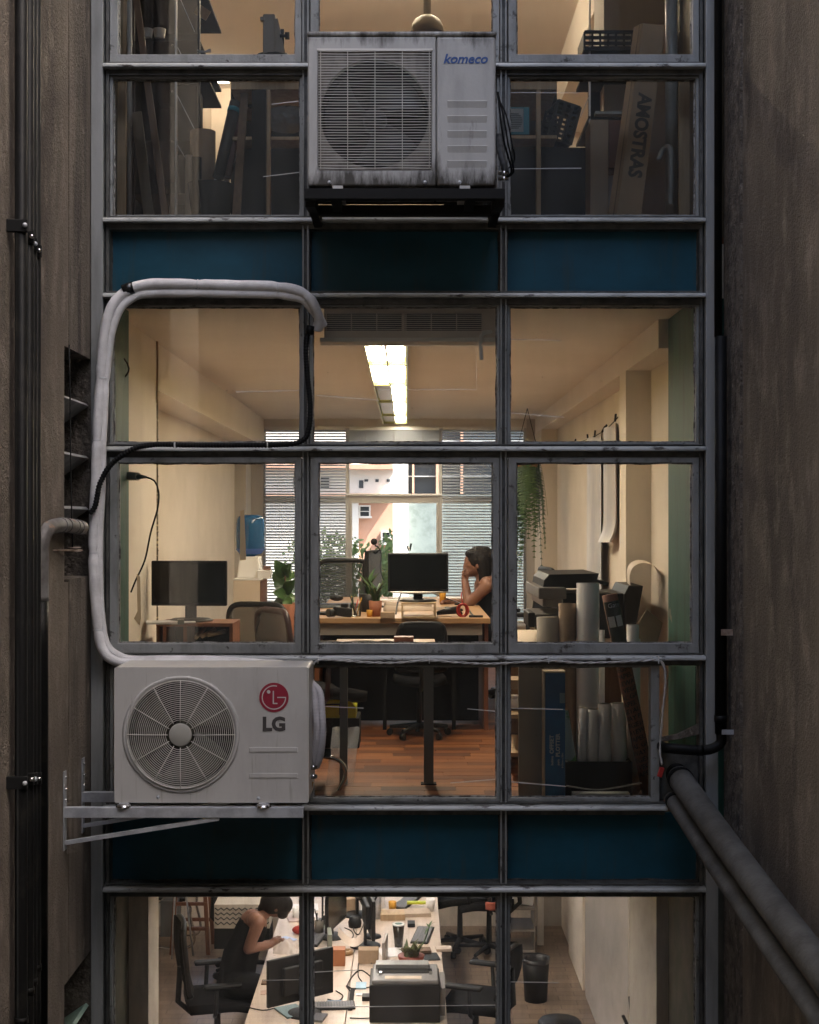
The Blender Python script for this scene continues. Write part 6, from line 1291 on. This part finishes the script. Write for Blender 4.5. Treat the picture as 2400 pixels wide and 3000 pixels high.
# desk clutter
def flat(label, px, py_, w, dp, h, rz, m, name, cat, lift=0): c_ = oL(px, py_); G().obox(c_ + Vector((0, 0, h / 2 + lift)), (w, dp, h), (0, 0, rz)).build(name, m, label=label, cat=cat, bevel=min(.002, h / 3))
TEALG = M('notebook_bluegrey', (.16, .25, .27), .5)
flat('blue-grey notebook at the near left of the lower desk', 855, 2965, .16, .22, .012, .5, TEALG, 'notebook', 'notebook')
flat('blue notebook under the cables', 980, 2945, .10, .14, .012, .1, M('notebook_blue', (.05, .12, .22), .4), 'notebook', 'notebook')
flat('blue phone box between the cables left of the printer', 1058, 2890, .075, .13, .012, 0, M('blue_card', (.25, .42, .55), .4), 'phone_case', 'case')
flat('tan flat tray left of the big dark monitor', 790, 2880, .11, .09, .012, 0, WOODB, 'tray', 'tray'); flat('pinkish envelope below the tan tray', 785, 2908, .10, .08, .004, .1, M('env_pink', (.5, .34, .28), .7), 'envelope', 'paper')
flat('cardboard box standing before the narrow monitor', 1080, 2818, .15, .10, .10, 0, CARD, 'cardboard_box', 'box'); flat('orange wooden block left of the cardboard box', 992, 2825, .10, .10, .12, 0, M('block_orange', (.36, .14, .06), .6), 'wood_block', 'block')
flat('tan carton at the far end of the lower desk', 1030, 2665, .12, .10, .10, .1, CARD, 'carton', 'box'); flat('flat black book stack under the keyboard', 1220, 2790, .22, .10, .025, .1, WOODB, 'book_stack', 'book')
flat('pale box behind the seated woman hand', 905, 2700, .15, .10, .05, .2, PAPER, 'paper_box', 'box'); flat('pink folder beside the red pouch', 880, 2695, .2, .12, .012, .2, M('folder_pink', (.5, .4, .38), .6), 'folder', 'paper')
flat('white papers spread at the left of the lower desk', 880, 2660, .3, .2, .008, .1, PAPER, 'paper_stack', 'paper'); flat('white papers under the iced drink', 1170, 2790, .3, .22, .006, .2, PAPER, 'paper_stack', 'paper'); flat('tan wrapping paper behind the iced drink', 1200, 2680, .34, .16, .03, .1, M('wrap_tan', (.42, .33, .25), .7), 'wrapping_paper', 'paper')
flat('lime green ruler on a black case at the far right of the lower desk', 1220, 2658, .16, .05, .02, 0, LIME, 'ruler_case', 'case', .03); flat('white phone by the woman hands', 845, 2752, .07, .13, .008, .9, M('phone_blue', (.35, .45, .7), .3), 'phone', 'phone')
flat('dark strip cover running between the near desk halves', 1030, 2930, .03, .42, .015, 0, BLACKM, 'cable_cover', 'cover'); flat('pale handbook at the right desk edge', 1300, 2783, .12, .09, .02, .1, DW, 'handbook', 'book'); flat('black mouse by the printer', 1072, 2928, .05, .08, .03, 0, BLACK, 'computer_mouse', 'mouse'); flat('black mouse near the iced drink', 1205, 2712, .06, .1, .03, 0, BLACK, 'computer_mouse', 'mouse'); flat('white pad under the coiled cables', 1062, 2915, .09, .05, .006, 0, PAPER, 'note_pad', 'paper')
flat('grey slab standing on edge at the middle of the lower desk', 966, 2790, .03, .2, .16, .1, M('slab_greygreen', (.2, .22, .18), .6), 'slab', 'board'); flat('pale panel on edge right of the cardboard box', 1128, 2815, .02, .26, .17, -.08, M('panel_grey', (.34, .3, .27), .5), 'panel', 'board')
g = G().sheet(lambda u, v: oL(990 + 75 * u, 2790) + Vector((0, .12 * v, .13 - .09 * math.sin(u * 2.6) + .03 * v)), 12, 4); g.build('open_leaflet', M('leaflet', (.55, .45, .37), .6), label='curled open leaflet leaning by the orange block', cat='paper')
cu = thing('iced_drink', 'tall dark iced drink with white-ringed lid on the lower desk', 'cup', oL(1168, 2775)); c0 = oL(1168, 2775); 
G().lathe([(0, 0), (.03, 0), (.045, .17), (.0, .172)], c0, 24).build('cup', M('drink_dark', (.03, .02, .012), .15), cu); G().lathe([(.045, .17), (.049, .172), (.049, .18), (.035, .182), (.033, .178), (0, .178)], c0, 24).build('lid', WHITE, cu); G().lathe([(.03, .1805), (.022, .1815), (.0, .1815)], c0, 20).build('lid_mark', M('lid_mark', (.03, .1, .09), .5), cu)
rp = thing('potted_plant', 'red pot with spiky succulent behind the printer', 'plant', oL(1200, 2830)); c0 = oL(1205, 2835)
G().lathe([(0, 0), (.07, 0), (.10, .09), (.09, .095), (0, .08)], c0, 24).build('pot', M('pot_red', (.22, .045, .025), .5), rp)
rnd = random.Random(21)
for i in range(34):
    a = rnd.uniform(0, 6.28); l_ = rnd.uniform(.06, .15); b0 = c0 + Vector((rnd.uniform(-.05, .05), rnd.uniform(-.05, .05), .08)); leaf(b0, b0 + Vector((math.cos(a) * l_ * .6, math.sin(a) * l_ * .6, l_ * rnd.uniform(.5, 1))), .028, M('succulent', (.10, .10, .03), .5, col2=(.05, .08, .02), ns=9), rp)
wobble([c0 + Vector((.03, 0, .1)), c0 + Vector((.10, 0, .2)), c0 + Vector((.13, 0, .3))], .004).build('long_stem', LEAFD, rp)
for i in range(7): leaf(c0 + Vector((.13, 0, .29)), c0 + Vector((.13 + .05 * math.cos(i), .04 * math.sin(i), .29 + .05 * math.sin(i * 1.3))), .015, LEAF, rp)
pc = thing('pen_cup', 'grey pen cup right of the lower left mullion', 'cup', oL(935, 2735)); c0 = oL(935, 2738); G().lathe([(0, 0), (.035, 0), (.035, .11), (.03, .11), (.028, .01)], c0, 20).build('cup', M('cup_olive', (.16, .14, .11), .6), pc)
for i in range(5): G().cyl(c0 + Vector((rnd.uniform(-.02, .02), rnd.uniform(-.02, .02), .02)), c0 + Vector((rnd.uniform(-.04, .04), rnd.uniform(-.03, .03), rnd.uniform(.15, .2))), .004, n=6).build('pen', BLACK, pc)
for i, pts in enumerate(([(1090, 2825), (1055, 2815), (1050, 2860), (1060, 2880), (1040, 2900), (1015, 2890), (1030, 2910)], [(1095, 2870), (1060, 2845), (1035, 2860), (1020, 2895), (1080, 2895), (1092, 2880)], [(1025, 2985), (1060, 2986), (1090, 2985)], [(1010, 2720), (1030, 2730), (1035, 2745), (1020, 2760)], [(1050, 2690), (1035, 2720), (1050, 2740), (1068, 2705)], [(985, 2905), (1005, 2920), (990, 2935), (960, 2930)], [(720, 2952), (770, 2962), (810, 2955), (840, 2950)])):
    wobble([oL(a, b) + Vector((0, 0, .006)) for a, b in pts], .0042).build('desk_cable', BLACK, label='black cable %s' % ('looping from the cardboard box to the blue phone box', 'coiled around the blue phone box', 'running straight left of the printer foot', 'curling behind the leaflet', 'looping among the far monitors', 'beside the blue notebook', 'trailing along the left desk edge')[i], cat='cable', group='cables on the lower desk')
g = G().sheet(lambda u, v: oL(800 + 85 * u, 2762 + 38 * v) + Vector((0, 0, .07 * math.sin(math.pi * u) * math.sin(math.pi * min(1, v * 1.1)) + .018 * noise.noise(Vector((u * 8, v * 7, 0))))), 26, 16); g.build('plastic_bag', sheer('bag_clear', (.6, .52, .46), .6), label='crinkled clear plastic bag before the woman hands', cat='bag')
G().ball(oL(885, 2735) + Vector((0, 0, .03)), .5, 16, (.16, .12, .07)).build('red_pouch', M('pouch_red', (.32, .03, .02), .6), label='red pouch behind the clear plastic bag', cat='pouch')
# chairs
office_chair('black office chair with red cloth behind the right side of the lower desk', fLr(1370, 2830) + Vector((-.05, .5, 0)), R(95), mesh=False, bh=.55)
office_chair('black office chair pulled close to the printer, low right', (P(1345, 2850, 10.4).x + .12, 10.35 - D, zL + .02), R(70), mesh=False, bh=.30)
office_chair('black chair of the woman in the lowest office', (P(640, 2850, 10.4).x, 10.35 - D, zL + .03), R(-75), mesh=False, bh=.5)
G().sheet(lambda u, v: P(1425 + 30 * u, 2642 + 22 * v, 11.2) + Vector((0, -.03 * math.sin(3 * u), 0)), 6, 4).build('red_cloth', M('cloth_red', (.34, .08, .05), .8), label='red cloth over the back of the far right chair', cat='cloth', solid=.02)
rs = thing('round_stool', 'round black stool at the bottom of the right lower pane', 'stool', fLr(1640, 3020)); c0 = P(1640, 3000, 10.6)
G().lathe([(0, .03), (.15, .028), (.165, .01), (.16, 0), (0, 0)], c0, 32).build('seat', BLACK, rs); G().cyl(c0, Vector((c0.x, c0.y, zL)), .025, n=12).build('column', BLACK, rs); G().lathe([(0, .03), (.16, .01), (.16, 0)], (c0.x, c0.y, zL), 24).build('base', BLACK, rs)
bk = thing('waste_basket', 'black waste basket with bin liner on the floor by the right wall', 'bin', fLr(1570, 2930)); c0 = fLr(1570, 2930); k_ = (c0.y + D) / F
G().lathe([(0, .003), (33 * k_, 0), (40 * k_, 115 * k_ * 1.08), (38 * k_, 115 * k_ * 1.08), (31 * k_, .02), (0, .02)], c0, 28).build('basket', BLACK, bk)
G().lathe([(39 * k_, 110 * k_), (42 * k_, 126 * k_), (36 * k_, 122 * k_), (34 * k_, 90 * k_)], c0, 28).build('bin_liner', M('liner_black', (.02, .02, .022), .2, bump=.8, bs=40), bk)
# back right: small cabinet with printer
sc_ = thing('low_cabinet', 'low cabinet with papers at the back right of the lowest office', 'cabinet', fLr(1535, 2800)); c0 = fLr(1530, 2800); k_ = (c0.y + D) / F
for zz in (0.03, .22, .42): G().box(c0.x - 42 * k_, c0.x + 38 * k_, c0.y, c0.y + .4, zL + zz, zL + zz + .02).build('shelf', M('cab_grey', (.3, .27, .25), .5), sc_)
for xx in (-42, 36): G().box(c0.x + xx * k_, c0.x + (xx + 2) * k_, c0.y + .002, c0.y + .398, zL, zL + .44).build('side', M('cab_grey', (.3, .27, .25), .5), sc_)
G().obox((c0.x, c0.y + .2, zL + .55), (.24, .25, .2), (0, .12, 0)).build('paper_printer', PAPER, label='cream machine tilted on the low back cabinet', cat='machine', bevel=.01)
G().obox((c0.x + .2, c0.y + .35, zL + .5), (.06, .06, 1.0)).build('white_post', WHITE, label='white post right of the low back cabinet', cat='post')
# door and glossy panel on the right wall
dr = thing('door', 'cream door with black lever handle on the right wall', 'door', (1.5, 6.2, zL)); G().box(1.488, 1.519, 5.7, 6.75, zL + .005, zL + 2.1).build('leaf', WALL, dr, bevel=.003)
hq = P(1642, 2780, 1.488 * F / (1642 - VX)); G().box(1.47, 1.488, hq.y - .02, hq.y + .02, hq.z - .1, hq.z + .1).build('handle_plate', BLACK, dr); G().cyl((1.44, hq.y, hq.z), (1.47, hq.y, hq.z), .01, n=10).build('handle_neck', BLACK, dr); G().cyl((1.44, hq.y, hq.z), (1.44, hq.y + .12, hq.z), .011, n=10).build('lever', BLACK, dr)
GLOSSW = M('glossy_panel', (.62, .58, .55), .16, bump=.06, bs=8)
G().box(1.492, 1.518, 3.2, 5.55, zL + .02, zL + 2.2).build('glossy_panel', GLOSSW, label='tall glossy whiteboard panel mirroring the window on the right wall', cat='panel')
for i, (xx, lean_) in enumerate(((1845, 12), (1895, 6), (1915, -2), (1825, 30))): G().cyl(P(xx + lean_, 3040, 9.4), P(xx, 2920 + 25 * (i % 2) + 30 * (i == 3), 9.4), .011, n=10).build('thin_rod', BLACK, label='thin dark rod at the bottom right, %s' % ('tallest one', 'second from right', 'rightmost', 'most slanted one')[i], cat='rod', group='thin rods in the corner')
# left back: stools, tripod, chevron box
def stool(label, c0, s=1):
    t = thing('wooden_stool', label, 'stool', c0); h = .72 * s; w_ = .17
    for a, b in ((-1, -1), (1, -1), (1, 1), (-1, 1)): G().beam(c0 + Vector((a * w_, b * w_, 0)), c0 + Vector((a * w_ * .75, b * w_ * .75, h)), .035, .035).build('leg', WOODR, t)
    G().box(c0.x - .15, c0.x + .15, c0.y - .15, c0.y + .15, c0.z + h, c0.z + h + .03).build('seat', WOODR, t)
    for zz in (.22, .45): G().box(c0.x - .16, c0.x + .16, c0.y - .165, c0.y - .14, c0.z + zz * s, c0.z + zz * s + .03).build('rung', WOODR, t); G().box(c0.x - .16, c0.x + .16, c0.y + .14, c0.y + .165, c0.z + zz * s, c0.z + zz * s + .03).build('rung', WOODR, t)
stool('tall red-brown wooden stool at the back left of the lowest office', fLr(560, 2790) + Vector((0, .1, 0)))
cs2 = thing('chrome_chair', 'chrome tube chair behind the wooden stool', 'chair', fLr(500, 2740)); c0 = fLr(490, 2760)
for s_ in (-1, 1): G().tube(smooth_path([c0 + Vector((-.25, s_ * .2, .45)), c0 + Vector((.2, s_ * .2, .42)), c0 + Vector((.25, s_ * .2, .3)), c0 + Vector((.25, s_ * .2, .02)), c0 + Vector((-.25, s_ * .2, .02))], .02), .013, 10).build('frame_tube', CHROME, cs2)
G().box(c0.x - .22, c0.x + .2, c0.y - .2, c0.y + .2, c0.z + .44, c0.z + .47).build('seat', BLACK, cs2)
tp = thing('tripod', 'thin grey tripod standing before the wooden stool', 'tripod', fLr(525, 2810)); c0 = fLr(528, 2800)
for a in (0, 2.1, 4.2): G().cyl(c0 + Vector((.12 * math.cos(a), .12 * math.sin(a), 0)), c0 + Vector((-.02, 0, 1.2)), .009, n=8).build('leg', STEEL, tp)
G().cyl(c0 + Vector((-.02, 0, 1.15)), c0 + Vector((-.02, 0, 1.45)), .012, n=8).build('centre_post', STEEL, tp)
cv = thing('chevron_box', 'cream storage box with dark zigzag stripes behind the woman', 'box', P(700, 2690, 12)); d0 = 12.0; k_ = d0 / F
ubox(628, 790, 2650, 2720, d0, d0 + .25, 'box', M('box_cream', (.5, .44, .36), .7), cv)
for q in range(4):
    pts = []
    for j in range(19): pts.append(P(630 + 158 * j / 18, 2660 + q * 14 + (7 if j % 2 else 0), d0 - .004))
    G().tube(pts, .006, 4, True, False).build('zigzag_stripe', INK, cv)
ubox(628, 790, 2720, 2780, d0, d0 + .3, 'black_cabinet', BLACKM, label='low black cabinet under the zigzag box', cat='cabinet')
ubox(470, 520, 2640, 2745, 13.2, 13.4, 'grey_cabinet', M('cab_dark', (.12, .13, .14), .5), label='dark grey cabinet by the lower back window', cat='cabinet')
ubox(690, 880, 2600, 2660, 13.0, 13.2, 'pale_board', M('board_pale', (.4, .36, .32), .7), label='pale board leaning by the lower back window', cat='board')
# ---- second woman, seated at the left of the lower desk, facing right
d2 = 10.45
def V(x, y, dd=0): return P(x, y, d2 + dd)
w2 = thing('person', 'woman in a black sleeveless dress bending over the lower desk', 'person', V(690, 2870))
caps = [(V(690, 2880), V(705, 2800), .125, .12), (V(705, 2800), V(742, 2705), .12, .105), (V(748, 2695, -.13), V(748, 2695, .15), .062, .062), (V(755, 2692), V(790, 2662), .05, .045),
        (V(758, 2700, -.17), V(728, 2780, -.15), .05, .04), (V(728, 2780, -.15), V(790, 2768, -.06), .04, .028), (V(790, 2768, -.06), V(806, 2756, -.03), .028, .03),
        (V(760, 2700, .17), V(742, 2775, .2), .046, .038), (V(742, 2775, .2), V(800, 2762, .1), .037, .027), (V(800, 2762, .1), V(815, 2752, .06), .027, .028),
        (V(690, 2880, -.1), V(790, 2890, -.1), .09, .065), (V(690, 2880, .12), V(790, 2890, .12), .09, .065), (V(790, 2890, -.1), V(790, 3050, -.1), .06, .045), (V(790, 2890, .12), V(790, 3050, .12), .06, .045)]
for q in range(4): caps += [(V(808, 2754, -.06 + q * .02), V(822, 2748 + q * 2, -.05 + q * .02), .0095, .0085), (V(822, 2748 + q * 2, -.05 + q * .02), V(829, 2754 + q, -.05 + q * .018), .0085, .008)]
for q in range(4): caps.append((V(816, 2751, .03 + q * .02), V(832, 2750 + q, .02 + q * .02), .009, .008))
caps += [(V(806, 2752, -.0), V(818, 2744, .01), .01, .009), (V(812, 2748, .02), V(822, 2744, .0), .01, .008)]
balls = [(V(808, 2650), .092, (1.1, .82, 1.0)), (V(826, 2662), .062, (1.1, .9, .95)), (V(842, 2672), .014, (1.2, .8, 1)), (V(834, 2682), .026, (1, 1, .8)), (V(808, 2662, -.078), .02, (1, .4, 1.2))]
figure('body', SKIN, w2, caps, balls, .007, 3)
figure('hair', HAIR, w2, [(V(790, 2640), V(768, 2662), .07, .035)], [(V(806, 2642), .10, (1.12, .92, 1.0)), (V(835, 2650), .06, (1.0, 1.1, 1.1)), (V(828, 2672), .05, (.9, 1.4, 1.0))], .008, 3)
figure('dress', CLOTH, w2, [(V(688, 2890), V(704, 2800), .14, .132), (V(704, 2800), V(738, 2718), .132, .115), (V(745, 2708, -.075), V(757, 2690, -.07), .03, .022), (V(745, 2708, .09), V(757, 2690, .09), .03, .022), (V(690, 2885, -.1), V(795, 2895, -.1), .105, .085), (V(690, 2885, .12), V(795, 2895, .12), .105, .085), (V(790, 2890, -.1), V(790, 3000, -.1), .085, .08), (V(790, 2890, .12), V(790, 3000, .12), .085, .08)], (), .009, 2)

# ---- more things left about on the lower desk
def small(label, px, py_, prof, m, name, cat, n=18): G().lathe(prof, oL(px, py_), n).build(name, m, label=label, cat=cat)
small('white mug near the far left end of the lower desk', 870, 2690, [(0, 0), (.035, 0), (.038, .09), (.033, .09), (.031, .01), (0, .01)], WHITE, 'mug', 'mug')
small('clear water glass by the pen cup', 955, 2725, [(0, 0), (.03, 0), (.034, .11), (.031, .11), (.028, .01)], glass_mat('tumbler_glass', (.85, .9, .9), .05), 'tumbler', 'glass')
small('roll of brown tape behind the orange block', 1015, 2795, [(.025, 0), (.05, 0), (.05, .03), (.025, .03), (.025, 0)], M('tape_brown', (.3, .18, .08), .3), 'tape_roll', 'tape')
small('steel bottle at the far middle of the lower desk', 1105, 2690, [(0, 0), (.033, 0), (.035, .16), (.02, .19), (.02, .22), (0, .22)], STEEL, 'steel_bottle', 'bottle')
small('black round speaker in front of the far monitor', 1040, 2715, [(0, 0), (.05, 0), (.055, .04), (.04, .08), (0, .085)], BLACK, 'speaker', 'speaker')
small('white paper cup at the far right of the lower desk', 1262, 2668, [(0, 0), (.028, 0), (.04, .1), (.037, .1), (.026, .01)], WHITE, 'paper_cup', 'cup')
small('yellow pot of clips right of the far keyboard', 1150, 2665, [(0, 0), (.03, 0), (.034, .07), (.03, .07), (.02, .02)], YEL, 'clip_pot', 'pot')
flat('open white magazine left of the far monitors', 1000, 2655, .26, .18, .01, .3, PAPER, 'magazine', 'magazine'); flat('black tablet beside the red pot', 1262, 2805, .12, .17, .01, .15, SCREEN, 'tablet', 'tablet'); flat('grey calculator near the blue notebook', 935, 2985, .08, .14, .016, -.2, M('calc_grey', (.12, .12, .13), .5), 'calculator', 'calculator')
flat('black binder standing at the far end of the lower desk', 1100, 2650, .05, .22, .26, .1, BLACKM, 'binder', 'binder'); flat('white binder beside the black binder', 1118, 2652, .045, .22, .25, .1, PAPER, 'binder', 'binder'); flat('wooden tray of papers left of the far keyboard', 1150, 2690, .2, .15, .05, .05, WOODL, 'letter_tray', 'tray')
for i, (a, b, lb) in enumerate(((945, 2700, 'desk lamp with bent black arm by the left screens'), (1090, 2745, 'desk lamp with bent black arm right of the middle screens'))):
    t = thing('desk_lamp', lb, 'lamp', oL(a, b)); c0 = oL(a, b); G().lathe([(0, .015), (.07, .012), (.075, 0)], c0, 20).build('base', BLACK, t); G().tube([c0, c0 + Vector((.0, .02, .25)), c0 + Vector((.1, .0, .42))], .008, 8).build('arm', BLACK, t); G().lathe([(.02, .06), (.05, 0), (.045, 0)], c0 + Vector((.12, 0, .38)), 18).build('shade', BLACK, t)
office_chair('black mesh office chair at the far left of the lower desk', (-1.45, 12.6 - D, zL), R(-85), bh=.5)
office_chair('black mesh office chair at the far right of the lower desk', (.75, 13.1 - D, zL), R(80), bh=.55)
